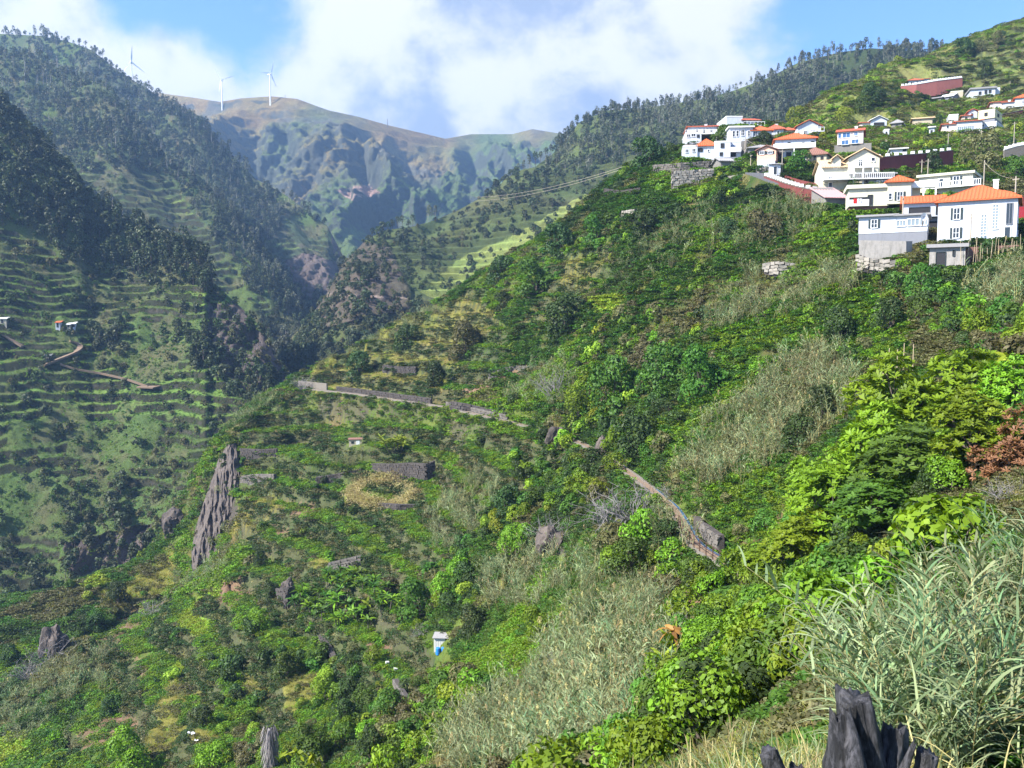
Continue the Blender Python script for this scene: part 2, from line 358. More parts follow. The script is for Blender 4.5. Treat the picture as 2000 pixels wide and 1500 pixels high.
 hs('grey shed with a pale tin gable, middle of the three sheds high on the terraces', 292, -20, [(1838,1860,190,198,0,6,'gx',1.4,GY,'roof_white',[('F',1855,192,197,3,'D')])], cat='shed', name='tin_shed'),
 hs('low dark shed, leftmost of the three sheds high on the terraces', 290, -12, [(1816,1836,193,203,0,5,'gx',.8,ST,RG,[('F',1825,196,201,5,'D')])], cat='shed', name='tin_shed'),
 hs('small beige two-part building, rightmost of the three sheds high on the terraces', 296, 6, [(1858,1879,180,193,0,5,'par',.1,'wall_beige','roof_cream',[('F',1867,183,188,4,'D')])], cat='shed', name='beige_outbuilding'),
 hs('white house with a red roof standing on the highest red retaining wall', 314, 10, [(1776,1800,157,168,0,7,'hip',1.1,WH,RD,[('F',1783,160,165,5,'D'),('F',1792,160,165,3,'D')]),(1800,1813,155,165,.5,6,'gx',.5,WH,RD,[('F',1806,158,163,4,'D')])]),
 hs('small white house against the dark woods near the top of the slope', 350, 5, [(1746,1764,136,145,0,6,'flat',.2,WH,'roof_white',[('F',1754,138,142,6,'D')])]),
 hs('tiny pink-roofed cottage near the top of the slope', 352, -5, [(1793,1804,133,139,0,6,'gx',.8,'wall_palepink',RD,[])], cat='cottage', name='pink_cottage'),
]
PADS = []
for h_ in HOUSES:
    b0 = h_['blocks'][0]; mid = (min(b[0] for b in h_['blocks']) + max(b[1] for b in h_['blocks'])) / 2
    base = max(b[3] for b in h_['blocks']); Y = h_['Y']; h_['mid'] = mid; h_['base'] = base; h_['loc'] = P(mid, base, Y); h_['yaw'] += -.92 * math.degrees(math.atan((mid - 1000) / F))
    w_ = (max(b[1] for b in h_['blocks']) - min(b[0] for b in h_['blocks'])) / F * Y; d_ = max(b[4] + b[5] for b in h_['blocks'])
    h_['size'] = (w_, d_)
    PADS.append((h_['loc'][0], h_['loc'][1], h_['loc'][2] - .05, w_ / 2 + .4, -1.0, d_ + 1.2, R(h_['yaw'])))
PATH_PX = [(575,757,235),(690,772,215),(870,797,183),(985,826,158),(1080,848,142),(1150,872,126),(1215,915,108),(1270,955,95),(1315,995,85),(1342,1035,76),(1352,1064,71.6),(1385,1090,68),(1440,1121,63.6),(1480,1160,58)]
PATH = np.array([(lambda p: (p[0], p[1], -19.2))(P(*q)) for q in PATH_PX])
ROAD = np.array([P(*q) for q in [(1478,338,181),(1496,343,177),(1530,356,169.5),(1570,368,163.5),(1625,376,160.5)]])
def seg_dist(x, y, pl):
    best = np.full(np.shape(x), 1e9); bz = np.zeros(np.shape(x)); sg = np.zeros(np.shape(x))
    for a, b in zip(pl[:-1], pl[1:]):
        dx, dy = b[0] - a[0], b[1] - a[1]; L2 = dx * dx + dy * dy
        t = np.clip(((x - a[0]) * dx + (y - a[1]) * dy) / L2, 0, 1)
        qx = x - (a[0] + t * dx); qy = y - (a[1] + t * dy); d = np.hypot(qx, qy); m = d < best
        best = np.where(m, d, best); bz = np.where(m, a[2] + t * (b[2] - a[2]), bz)
        sg = np.where(m, (dx * qy - dy * qx) / math.sqrt(L2), sg)
    return best, bz, sg
def pad_dist(x, y, p):
    c, s = math.cos(-p[6]), math.sin(-p[6]); lx = (x - p[0]) * c - (y - p[1]) * s; ly = (x - p[0]) * s + (y - p[1]) * c
    dx = np.maximum(np.abs(lx) - p[3], 0); dy = np.maximum(np.maximum(p[4] - ly, ly - p[5]), 0)
    return np.hypot(dx, dy)
def apply_pads(x, y, h):
    for p in PADS:
        m = (np.abs(x - p[0]) < 25) & (np.abs(y - p[1]) < 25)
        if not m.any(): continue
        d = pad_dist(x[m], y[m], p); w = 1 - sstep(0, 2.4, d); h[m] = h[m] * (1 - w) + p[2] * w
    d, z, s = seg_dist(x, y, PATH); w = 1 - sstep(.9, 2.6, d); h = h * (1 - w) + (z - .15) * w
    d, z, s = seg_dist(x, y, ROAD); w = 1 - sstep(2.4, 4.5, d); h = h * (1 - w) + (z - .1) * w
    return h
def near_built(x, y, m=1.0):
    k = np.zeros(len(x), bool)
    for p in PADS: k |= pad_dist(x, y, p) < m
    d, z, s = seg_dist(x, y, PATH); k |= d < np.where(s < 0, 1.0, 1.2 + m * .3)
    d, z, s = seg_dist(x, y, ROAD); k |= d < 3.2 + m * 1.2
    return k

# ------------------------------------------------------------------ terrain: the near hillside (a height field)
CTRL = [ # px, py, distance
 (2000,1500,8),(1690,1640,5),(2300,1500,9),(1500,1500,14),(1300,1500,24),(1150,1500,34),(1000,1500,48),(800,1500,66),(600,1500,82),
 (400,1500,98),(200,1500,112),(0,1500,125),(-200,1500,140),(2000,1300,12),(1700,1300,20),(1500,1300,32),(1300,1300,44),(1100,1300,62),(900,1300,92),
 (855,1280,106),(1150,870,126),(1430,1115,64),(1350,1060,72),(1270,960,93),(575,750,243),(690,762,225),(870,790,186),(980,820,158),(1000,1150,98),(1000,1000,120),
 (330,1060,200),(200,1125,195),(0,1190,190),(-200,1290,190),(410,1000,198),(440,850,215),(380,1115,188),(500,780,235),(600,850,215),(690,865,190),(780,970,165),(500,950,190),
 (600,1100,150),(420,1200,150),(300,1300,140),(150,1300,150),(0,1350,150),(700,1250,120),(500,1350,118),(1150,1100,82),(1150,1250,64),(1200,1000,92),(1330,1180,57),(1300,1400,34),
 (1150,1400,46),(1500,1200,48),(1500,1100,60),(1500,1000,68),(1600,1200,36),(1700,1120,31),(1900,1100,17),(1900,900,38),(2000,900,34),(2100,1000,22),(2000,700,58),(1850,800,55),
 (1700,850,60),(1600,900,66),(1450,850,88),(1300,850,108),(1300,700,130),(1150,750,150),(1030,730,180),(940,750,185),(1500,700,108),(1700,700,82),(1850,600,88),(2000,550,85),
 (1700,560,108),(1850,490,112),(1730,500,120),(1500,550,135),(1400,420,172),(1640,415,145),(1300,500,165),(1200,450,190),(1150,550,185),(1000,600,215),(900,640,235),(760,680,240),
 (650,730,240),(575,742,245),(650,700,255),(760,640,262),(900,565,262),(960,525,258),(1020,490,250),(1100,430,240),(1180,365,235),(1250,318,232),(1330,290,225),
 (1350,318,206),(1345,370,190),(1415,335,198),(1660,375,158),(1710,415,140),(1850,392,150),(1600,360,165),(1500,395,165),(1550,330,184),(1490,330,188),(1660,305,195),(1580,270,215),(1470,280,207),(1455,250,222),
 (1780,338,176),(1800,268,230),(1880,268,233),(1930,258,236),(1715,250,248),(1810,247,250),(1975,216,262),(1925,192,285),(1840,204,290),(1800,190,298),(1800,168,312),(1757,145,350),
 (1450,248,236),(1560,228,275),(1600,214,300),(1650,190,318),(1700,152,345),(1830,112,380),(1900,90,392),(2000,80,397),(2200,62,402),(2300,300,200),(2300,600,80),(2300,900,30),(2100,400,150),(1925,330,185),(1960,300,205),
]
_x, _y, _z = Pn([c[0] for c in CTRL], [c[1] for c in CTRL], [c[2] for c in CTRL])
ctl = [np.array([_x, _y, _z]).T]
def behind(cr, f1, d1, f2, d2):
    q = []
    for px, py, Y in cr:
        x, y, z = P(px, py, Y)
        q.append((x * f1, y * f1, z - d1)); q.append((x * f2, y * f2, z - d2))
    return np.array(q)
ctl.append(behind([(1100,430,240),(1250,318,232),(1450,248,236),(1020,490,250),(900,565,262),(760,640,262),(650,700,255)], 1.12, 16, 1.45, 95))
ctl.append(behind([(1600,214,300),(1700,152,345),(1830,112,380),(2000,80,397),(2200,62,402)], 1.1, 5, 1.5, 60))
ctl.append(np.array([(-72-32, 228, -78), (-76-50, 262, -105), (-85-22, 218, -85), (-90-60, 230, -115), (-95-25,218,-88), (-114-22,205,-98),(-160,215,-125),(-150,180,-85),(-200,190,-110),
                     (-100,290,-70),(-130,340,-110),(0,1,-1.9),(3,4,-2.6),(-3,3,-3.5),(12,0,0.5),(-20,0,-16),(-60,20,-40),(30,-10,4),(0,-15,1), (40,20,3)], float))
ctl = np.concatenate(ctl)
def tps_fit(pts, reg):
    xy = pts[:, :2] / 100.0; z = pts[:, 2]; n = len(xy)
    d2 = ((xy[:, None] - xy[None]) ** 2).sum(-1)
    K = 0.5 * d2 * np.log(d2 + 1e-12)
    A = np.zeros((n + 3, n + 3)); A[:n, :n] = K + reg * np.eye(n)
    A[:n, n] = 1; A[:n, n + 1:] = xy; A[n, :n] = 1; A[n + 1:, :n] = xy.T
    return xy, np.linalg.solve(A, np.concatenate([z, np.zeros(3)]))
CXY, CWT = tps_fit(ctl, 0.0004)
def base_h(x, y):
    x = np.asarray(x, float); y = np.asarray(y, float); sh = np.broadcast(x, y).shape
    x = np.broadcast_to(x, sh).ravel() / 100; y = np.broadcast_to(y, sh).ravel() / 100
    o = np.empty(len(x))
    for i in range(0, len(x), 40000):
        a = x[i:i + 40000, None] - CXY[None, :, 0]; b = y[i:i + 40000, None] - CXY[None, :, 1]
        d2 = a * a + b * b
        o[i:i + 40000] = (0.5 * d2 * np.log(d2 + 1e-12)) @ CWT[:-3] + CWT[-3] + CWT[-2] * x[i:i + 40000] + CWT[-1] * y[i:i + 40000]
    return o.reshape(sh)

# kinds of ground, as patches drawn on the slope (found by where they lie, kept as world positions)
TERR = [[(575,740),(650,695),(760,630),(960,560),(1000,640),(960,760),(870,790),(700,770)],
        [(450,860),(580,760),(900,800),(1150,880),(1000,980),(850,1100),(600,1200),(480,1150),(470,1000)],
        [(1680,180),(2000,60),(2300,60),(2300,330),(1700,340)],
        [(1040,480),(1180,420),(1200,560),(1050,640)],[(180,1210),(480,1130),(820,1080),(860,1400),(600,1560),(100,1560)]]
FLAT = [[(1330,235),(1700,215),(2000,180),(2000,500),(1650,500),(1500,400),(1320,340)]]
ROCK = [[(380,1105),(400,980),(440,880),(458,900),(466,990),(440,1040),(410,1105)], [(1040,1040),(1110,1040),(1110,1090),(1050,1090)]]
def soft(px, py, polys, seed=3, j=14):
    wx = px + fbm(px / 40, py / 40, seed) * j * 2; wy = py + fbm(px / 40 + 9, py / 40, seed + 5) * j * 2
    m = np.zeros(np.shape(px), bool)
    for p in polys: m |= inpoly(wx, wy, p)
    return m
def H(x, y, parts=False):
    x = np.asarray(x, float); y = np.asarray(y, float)
    h = base_h(x, y)
    px, py = proj(x, y, h)
    r = np.sqrt(x * x + y * y)
    tm = soft(px, py, TERR); fl = soft(px, py, FLAT, 8, 4); rk = soft(px, py, ROCK, 9, 6)
    amp = np.clip(r / 60.0, 0.25, 1.0) * np.where(fl, 0.2, 1.0)
    h = h + amp * (1.6 * fbm(x / 14, y / 14, 21) + 0.8 * fbm(x / 4, y / 4, 25, 3))
    step = 4.0
    w = 0.55 * fbm(x / 35, y / 35, 31, 3)
    t = h / step + w; f = t - np.floor(t)
    g = np.where(f < 0.66, f * 0.14 / 0.66, 0.14 + (f - 0.66) / 0.34 * 0.86)
    ht = step * (np.floor(t) + g - w)
    h2 = np.where(tm & ~fl, ht, h)
    h2 = apply_pads(np.atleast_1d(x), np.atleast_1d(y), np.atleast_1d(h2))
    h2 = h2 - np.where(rk, 2.4 * np.abs(fbm(x / 2.6, y / 2.6, 41, 4)) * 2 - 0.6, 0)
    if parts: return h2, (f > 0.66) & tm & ~fl, rk
    return h2
_YS = np.exp(np.linspace(math.log(4.0), math.log(430.0), 900))
def hit(px, py):
    """where the line of sight through a photo pixel meets the near hillside"""
    x, y, z = Pn(np.full(len(_YS), px), np.full(len(_YS), py), _YS)
    b = z < H(x, y)
    i = int(np.argmax(b))
    if not b[i]: return None
    return (float(x[i]), float(y[i]), float(H(x[i:i + 1], y[i:i + 1])[0]))

def grid_mesh(name, X, Y, Z, col=None, closed=False):
    nr, nc = X.shape
    me = bpy.data.meshes.new(name)
    v = np.stack([X, Y, Z], -1).reshape(-1, 3).astype(np.float32)
    i = np.arange(nr * nc).reshape(nr, nc)
    q = np.stack([i[:-1, :-1], i[:-1, 1:], i[1:, 1:], i[1:, :-1]], -1).reshape(-1, 4)
    me.vertices.add(len(v)); me.vertices.foreach_set('co', v.ravel())
    me.loops.add(q.size); me.loops.foreach_set('vertex_index', q.ravel().astype(np.int32))
    me.polygons.add(len(q)); me.polygons.foreach_set('loop_start', np.arange(0, q.size, 4, dtype=np.int32))
    me.polygons.foreach_set('use_smooth', np.ones(len(q), bool))
    if col is not None:
        a = me.attributes.new('gcol', 'FLOAT_COLOR', 'POINT')
        c = np.ones((nr * nc, 4), np.float32); c[:, :3] = col.reshape(-1, 3); a.data.foreach_set('color', c.ravel())
    me.update(); me.validate()
    return me
def mixc(a, b, t): return a + (b - a) * t[..., None]
C = lambda *a: np.array(a, float)

LIME = [[(345,1245),(355,1200),(400,1160),(440,1150),(425,1200),(400,1245)],[(160,1145),(200,1115),(215,1130),(195,1150)],[(0,1500),(0,1440),(60,1420),(50,1460)],[(335,1300),(400,1280),(390,1320),(350,1330)],[(1120,1255),(1150,1250),(1170,1275),(1125,1280)],[(1160,575),(1220,575),(1230,610),(1170,612)]]
BROWN = [[(430,1135),(490,1110),(510,1160),(450,1190),(420,1180)],[(225,1320),(265,1280),(290,1290),(260,1360),(230,1350)],[(520,1030),(600,970),(620,1000),(540,1060)],[(965,735),(1010,715),(1050,735),(1020,755)],[(885,765),(940,738),(950,760),(900,775)],[(1320,1130),(1390,1110),(1380,1200),(1330,1190)],[(715,1255),(790,1262),(780,1290),(720,1280)],[(1070,1330),(1090,1250),(1190,1240),(1130,1360)],[(120,1450),(280,1370),(300,1400),(160,1480)],[(170,1260),(250,1200),(320,1180),(260,1250),(190,1270)],[(1530,720),(1560,700),(1560,730)],[(1180,1440),(1280,1400),(1290,1500),(1190,1500)]]
YGR = [[(480,1330),(560,1290),(640,1330),(520,1420)],[(250,1410),(330,1370),(420,1450),(300,1490)],[(430,1000),(520,960),(560,1010),(470,1060)],[(180,1170),(330,1090),(370,1130),(240,1230)],[(590,745),(640,690),(760,630),(900,580),(985,600),(940,680),(870,745),(740,765)],[(320,1350),(370,1280),(400,1340),(340,1380)],[(1095,560),(1110,510),(1180,495),(1170,530)],[(560,1100),(700,1040),(720,1070),(600,1130)],[(1700,200),(2000,200),(2000,360),(1850,320),(1700,250)],[(1360,1450),(1480,1420),(1480,1500),(1350,1500)]]
def hill_colour(x, y, h, riser, rk):
    px, py = proj(x, y, h)
    n1 = fbm(x / 22, y / 22, 51) * .5 + .5; n2 = fbm(x / 6, y / 6, 61) * .5 + .5
    c = mixc(C(.028, .055, .012), C(.085, .115, .025), sstep(.35, .7, n1))
    c = mixc(c, C(.13, .095, .045), sstep(.5, .75, n2) * .8)
    c = np.where((soft(px, py, YGR, 5))[..., None], mixc(C(.10, .115, .022), C(.19, .155, .045), n2), c)
    up = soft(px, py, [[(1500,260),(1700,120),(2000,60),(2300,60),(2300,340),(1700,340)]], 6)
    c = np.where(up[..., None], mixc(C(.10, .14, .035), C(.20, .19, .07), n2), c)
    c = np.where((soft(px, py, LIME, 5, 5))[..., None], mixc(C(.13, .24, .02), C(.17, .27, .03), n2), c)
    c = np.where((soft(px, py, BROWN, 5, 7))[..., None], mixc(C(.11, .07, .045), C(.19, .125, .08), n2), c)
    c = np.where(riser[..., None], mixc(C(.04, .06, .02), C(.085, .08, .045), n2), c)
    c = np.where(rk[..., None], mixc(C(.05, .042, .036), C(.10, .085, .072), n2), c)
    return c
def build_hillside():
    th = np.linspace(R(-44), R(44), 620)
    rr = np.concatenate([np.linspace(0.6, 8, 24)[:-1], np.exp(np.linspace(math.log(8), math.log(520), 640))])
    RR, TT = np.meshgrid(rr, th, indexing='ij')
    X = RR * np.sin(TT); Y = RR * np.cos(TT)
    Z, ris, rk = H(X, Y, True)
    me = grid_mesh('hillside', X, Y, Z, hill_colour(X, Y, Z, ris, rk))
    me.materials.append(MAT['hillside_ground'])
    o = link('hillside', me, kind='structure', label='steep green terraced slope falling from the village to the gorge')
    return o
build_hillside()

# ------------------------------------------------------------------ the valley beyond: ridges lofted through measured curves
def loft(name, curves, nc, nr, disp, colf, mat, backs, label, px0, px1, close=True):
    """curves: bottom to crest, each a list of (px, py, Y); backs: (outward factor, drop) rows behind the crest"""
    pxs = np.linspace(px0, px1, nc)
    L = []
    for c in curves:
        c = np.array(c, float)
        L.append(np.array(Pn(pxs, np.interp(pxs, c[:, 0], c[:, 1]), np.interp(pxs, c[:, 0], c[:, 2]))))
    L = np.array(L)                                     # k,3,nc
    k = len(L); v = np.linspace(0, k - 1, nr); i = np.clip(np.floor(v).astype(int), 0, k - 2); f = (v - i)[:, None, None]
    G = L[i] * (1 - f) + L[i + 1] * f                   # nr,3,nc
    X, Y, Z = G[:, 0], G[:, 1], G[:, 2]
    vv = (v / (k - 1))[:, None] * np.ones((1, nc)); uu = np.ones((nr, 1)) * pxs[None]
    X, Y, Z, aux = disp(X, Y, Z, uu, vv)
    col = colf(X, Y, Z, uu, vv, aux)
    bx = []
    for fo, dr in backs:
        bx.append((X[-1] * fo, Y[-1] * fo, Z[-1] - dr))
    X = np.vstack([X] + [b[0][None] for b in bx]); Y = np.vstack([Y] + [b[1][None] for b in bx]); Z = np.vstack([Z] + [b[2][None] for b in bx])
    col = np.concatenate([col] + [col[-1:]] * len(backs))
    me = grid_mesh(name, X, Y, Z, col); me.materials.append(mat)
    o = link(name, me, kind='structure', label=label)
    return o, (X[:nr], Y[:nr], Z[:nr], uu, vv, aux)
def terrace(z, w, step, tread=0.6, rise=0.2):
    t = z / step + w; k = np.floor(t); f = t - k
    off = (hsh(k, k * 0 + 3, 17) - .5) * .5          # every step has its own height
    tr = tread + off * .5
    g = np.where(f < tr, f * rise / tr, rise + (f - tr) / (1 - tr) * (1 - rise))
    return step * (k + g - w), f > tr

# far mountain at the head of the valley
def d_mtn(X, Y, Z, u, v):
    wx = X + 90 * fbm(X / 300, Z / 300, 3) + (Z - 300) * 0.35
    rid = 1 - np.abs(fbm(wx / 210, Y / 900, 71, 3)) * 2.6
    rid2 = 1 - np.abs(fbm(wx / 80, Y / 260, 75, 3)) * 2.4
    env = np.sin(np.pi * np.clip(v, 0, 1)) ** 0.6 * (1 - sstep(.78, .99, v))
    up = 80 * (rid - .45) + 40 * (rid2 - .5) + 34 * fbm(X / 40, Z / 40, 77, 6, .6)
    Z2 = Z + env * up * .75
    Y2 = Y - env * up * 1.3
    cl = sstep(.72, .9, v) * (1 - sstep(.95, 1, v)) * sstep(-.1, .25, fbm(X / 160, Z / 120, 79))
    Y2 = Y2 + cl * 14 * np.sin(Z2 / 9 + 3 * fbm(X / 60, Z / 60, 81))
    Z3, ri = terrace(Z2, .8 * fbm(X / 120, Y / 120, 83), 26, .45, .12)
    k = sstep(.55, .75, v) * (1 - sstep(.95, 1, v)) * .75
    return X, Y2, Z2 * (1 - k) + Z3 * k, rid
def c_mtn(X, Y, Z, u, v, rid):
    n = fbm(X / 60, Z / 60, 85, 5) * .5 + .5; n2 = fbm(X / 200, Z / 200, 87, 4) * .5 + .5
    c = mixc(C(.07, .11, .045), C(.15, .20, .08), n)
    c = mixc(c, C(.22, .16, .07), sstep(.5, .85, n2 + (v - .66) * .8))
    c = mixc(c, C(.13, .125, .10), sstep(.55, .75, n) * sstep(.4, .7, v))
    dirt = inpoly(u + n * 30, 620 - (Z / Y) * F + n * 8, [(680, 380), (745, 370), (770, 385), (725, 402), (700, 395)])
    c = np.where(dirt[..., None], C(.36, .24, .20), c)
    return c
crest_m = [(-300,150,2300),(300,180,2150),(380,191,2050),(430,199,1950),(470,192,1900),(530,188,1900),(580,193,1880),(640,215,1880),(700,228,1920),(760,245,1980),(820,259,2060),(870,271,2120),(920,262,2200),(1000,262,2200),(1040,252,2150),(1100,262,2100),(1160,240,2050),(1300,260,2000),(1700,250,2000)]
mid_m = [(-300,420,1700),(300,400,1600),(600,400,1500),(700,400,1450),(850,430,1500),(900,400,1650),(1000,400,1750),(1100,400,1700),(1700,400,1600)]
low_m = [(-300,700,1200),(300,700,1200),(600,560,1150),(700,520,1150),(800,480,1300),(900,480,1350),(1100,500,1400),(1700,600,1300)]
loft('mountain', [low_m, mid_m, crest_m], 620, 330, d_mtn, c_mtn, MAT['mountain_ground'], [(1.04, -2), (1.2, 60), (1.5, 500)],
     'bare ridge closing the head of the valley, under the wind turbines', -300, 1700)

# wooded ridge on the right, running down to the cliff in the middle of the gorge
def d_right(X, Y, Z, u, v):
    env = (1 - sstep(.94, 1., v))
    g = fbm(X / 70, Z / 90, 91, 3)
    gul = np.exp(-((X - (90 + (Z - 0) * 0.9) + 18 * g) / 26.) ** 2)
    Z2 = Z + env * (14 * g - 16 * gul + 3 * fbm(X / 14, Y / 14, 93, 4))
    pj = proj(X, Y, Z2)
    tm = sstep(-.15, .1, fbm(X / 45, Y / 45, 95)+.1) * (1 - sstep(.86, .94, v)) * sstep(640, 700, u)
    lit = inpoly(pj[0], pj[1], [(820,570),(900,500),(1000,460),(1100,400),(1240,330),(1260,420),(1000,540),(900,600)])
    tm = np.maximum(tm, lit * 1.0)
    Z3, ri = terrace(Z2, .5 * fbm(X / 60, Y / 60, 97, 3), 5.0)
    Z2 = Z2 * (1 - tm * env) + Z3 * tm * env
    cl = inpoly(pj[0], pj[1], [(610,560),(640,520),(700,470),(760,480),(800,560),(800,600),(640,640),(600,600)])
    Y2 = Y + env * np.where(cl, 9 * fbm(X / 16, Z / 9, 99, 4) - 5, 0)
    return X, Y2, Z2, (ri & (tm > .5), cl, lit, gul)
def c_right(X, Y, Z, u, v, aux):
    ri, cl, lit, gul = aux
    n = fbm(X / 18, Y / 18, 101, 4) * .5 + .5; n2 = fbm(X / 50, Z / 30, 103, 3) * .5 + .5
    c = mixc(C(.045, .065, .028), C(.10, .12, .04), n)
    c = mixc(c, C(.12, .10, .06), sstep(.5, .75, n2) * .5)
    c = np.where(lit[..., None], mixc(C(.16, .23, .05), C(.30, .31, .10), n2), c)  # sunlight on these terraces is put into a brighter ground colour
    c = mixc(c, C(.03, .05, .022), np.clip(gul, 0, 1) * .8)
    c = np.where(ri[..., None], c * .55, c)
    c = np.where(cl[..., None], mixc(C(.05, .05, .03), C(.13, .10, .085), n), c)
    pj = proj(X, Y, Z)
    path = inpoly(pj[0], pj[1], [(640,573),(800,580),(800,584),(640,578)])
    return np.where(path[..., None], C(.26, .20, .17), c)
crest_r = [(430,850,460),(540,700,500),(560,670,505),(600,625,515),(640,575,530),(665,530,545),(690,495,560),(715,468,575),(750,450,590),(810,442,600),(850,430,620),(900,408,640),(950,380,655),(1000,350,670),(1040,330,690),(1080,300,715),(1110,268,740),(1130,240,760),(1200,218,770),(1280,208,760),(1380,192,740),(1430,178,730),(1500,152,720),(1560,122,710),(1640,102,700),(1700,94,690),(1760,98,690),(1850,104,690),(2000,104,700),(2500,110,700)]
low_r = [(430,860,440),(520,800,420),(600,780,400),(760,740,400),(900,660,400),(1000,620,400),(1200,520,400),(1400,420,390),(1600,380,400),(1900,330,430),(2500,300,430)]
mid_r = [(430,855,450),(560,690,475),(640,640,470),(700,560,480),(800,545,500),(900,530,500),(1000,480,520),(1100,420,540),(1200,360,550),(1400,300,560),(1600,240,560),(1900,200,560),(2500,200,560)]
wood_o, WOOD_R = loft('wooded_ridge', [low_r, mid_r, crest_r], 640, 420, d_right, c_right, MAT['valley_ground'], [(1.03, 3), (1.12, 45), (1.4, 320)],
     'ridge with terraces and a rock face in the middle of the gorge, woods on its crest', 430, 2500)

# left side of the valley, three shoulders one behind the other
def d_left(seed, tstep, tm_poly, cliff_poly, amp=1.0):
    def d(X, Y, Z, u, v):
        env = 1 - sstep(.93, 1., v)
        g = fbm((X + Z * .3) / 60, Y / 90, seed, 3)
        Z2 = Z + env * amp * (12 * g + 2.5 * fbm(X / 12, Y / 12, seed + 4, 4))
        pj = proj(X, Y, Z2)
        tm = soft(pj[0], pj[1], tm_poly, seed + 2, 10)
        Z3, ri = terrace(Z2, 1.25 * fbm(X / 42, Y / 42, seed + 6, 3) + .5 * fbm(X / 13, Y / 13, seed + 7, 3), tstep)
        Z2 = Z2 + 1.2 * env * fbm(X / 7, Y / 7, seed + 12, 3)
        tk = sstep(-.3, .0, fbm(X / 24, Y / 24, seed + 14, 3) + .18); Z2 = np.where(tm & (v < .93), Z2 + (Z3 - Z2) * tk, Z2); tm = tm & (tk > .4)
        cl = soft(pj[0], pj[1], cliff_poly, seed + 3, 8)
        Y2 = Y + env * np.where(cl, 10 * np.abs(fbm(X / 9, Z / 30, seed + 9, 4)) * 2 - 3, 0)
        return X, Y2, Z2, (ri & tm, cl, tm)
    return d
def c_left(seed, ga, gb, gc):
    def c_(X, Y, Z, u, v, aux):
        ri, cl, tm = aux
        n = fbm(X / 20, Y / 20, seed, 4) * .5 + .5; n2 = fbm(X / 45, Z / 12, seed + 4, 4) * .5 + .5
        c = mixc(ga, gb, n)
        c = mixc(c, gc, sstep(.52, .68, n2) * tm)
        c = mixc(c, C(.10, .085, .05), sstep(.6, .75, n) * .6)
        n3 = fbm(X / 9, Y / 9, seed + 8, 3) * .5 + .5; n4 = fbm(X / 70, Y / 70, seed + 9, 3) * .5 + .5
        c = mixc(c, C(.085, .13, .03) , sstep(.45, .7, n4) * .6); c = mixc(c, C(.12, .10, .06), sstep(.55, .75, n3) * .6)
        c = np.where((ri & (n3 < .62))[..., None], mixc(C(.045, .04, .028), C(.028, .042, .014), n), c)
        return np.where(cl[..., None], mixc(C(.07, .055, .05), C(.15, .12, .11), n), c)
    return c_
crest1 = [(-500,40,1300),(0,66,1150),(80,70,1120),(130,80,1100),(180,98,1080),(230,138,1060),(290,175,1040),(350,213,1020),(400,250,1000),(450,300,985),(500,350,970),(560,382,950),(610,420,930),(640,442,920),(660,480,915),(672,505,910),(700,600,900),(760,700,880)]
low1 = [(-500,500,820),(0,520,820),(300,560,800),(500,640,760),(600,700,720),(760,740,700)]
l1o, LEFT1 = loft('far_left_ridge', [low1, crest1], 420, 300, d_left(111, 6.5, [[(430,420),(640,440),(660,520),(640,600),(420,600)],[(180,60),(240,130),(160,120)]], [[(640,450),(670,460),(680,520),(650,500)],[(560,500),(660,500),(640,600),(580,560)]], 1.5),
     c_left(115, C(.040, .055, .028), C(.075, .095, .05), C(.15, .21, .06)), MAT['valley_ground'], [(1.03, 4), (1.15, 70), (1.4, 400)],
     'farthest wooded shoulder on the left side of the valley', -500, 760)
crest2 = [(-500,60,900),(0,98,850),(60,106,840),(130,140,830),(200,165,815),(240,200,800),(290,270,785),(340,330,770),(420,380,740),(470,440,720),(520,500,700),(560,556,690),(590,600,680),(600,640,670),(640,720,650)]
low2 = [(-500,700,560),(0,700,560),(300,760,540),(500,780,520),(640,800,500)]
l2o, LEFT2 = loft('middle_left_ridge', [low2, crest2], 420, 320, d_left(121, 6.0, [[(120,330),(320,330),(480,560),(600,640),(420,640),(250,420)]], [], 1.3),
     c_left(125, C(.038, .055, .025), C(.085, .11, .045), C(.15, .215, .06)), MAT['valley_ground'], [(1.03, 6), (1.12, 70), (1.3, 300)],
     'second shoulder on the left, dark woods above a band of terraces', -500, 640)
crest3 = [(-500,-80,480),(0,190,452),(40,230,448),(100,290,442),(150,350,436),(180,398,432),(240,430,428),(330,470,421),(400,492,415),(415,550,408),(470,600,398),(510,640,390),(535,700,382),(556,736,376),(600,800,365),(680,900,350)]
low3 = [(-500,1500,235),(0,1290,250),(300,1150,268),(430,980,290),(560,860,320),(680,960,325)]
l3o, LEFT3 = loft('near_left_slope', [low3, crest3], 560, 520, d_left(131, 3.7, [[(-500,420),(0,430),(150,520),(420,540),(560,800),(430,900),(300,980),(100,930),(-500,900)],[(-500,1050),(120,1040),(100,1200),(-500,1200)]],
     [[(405,590),(470,590),(540,690),(560,760),(470,760),(420,700)],[(130,1060),(300,1020),(260,1110),(150,1130)]]),
     c_left(135, C(.060, .095, .028), C(.12, .16, .05), C(.135, .205, .045)), MAT['valley_ground'], [(1.03, 6), (1.15, 70), (1.3, 200)],
     'nearest slope on the left with narrow terraces from the woods down to the stream', -500, 680)
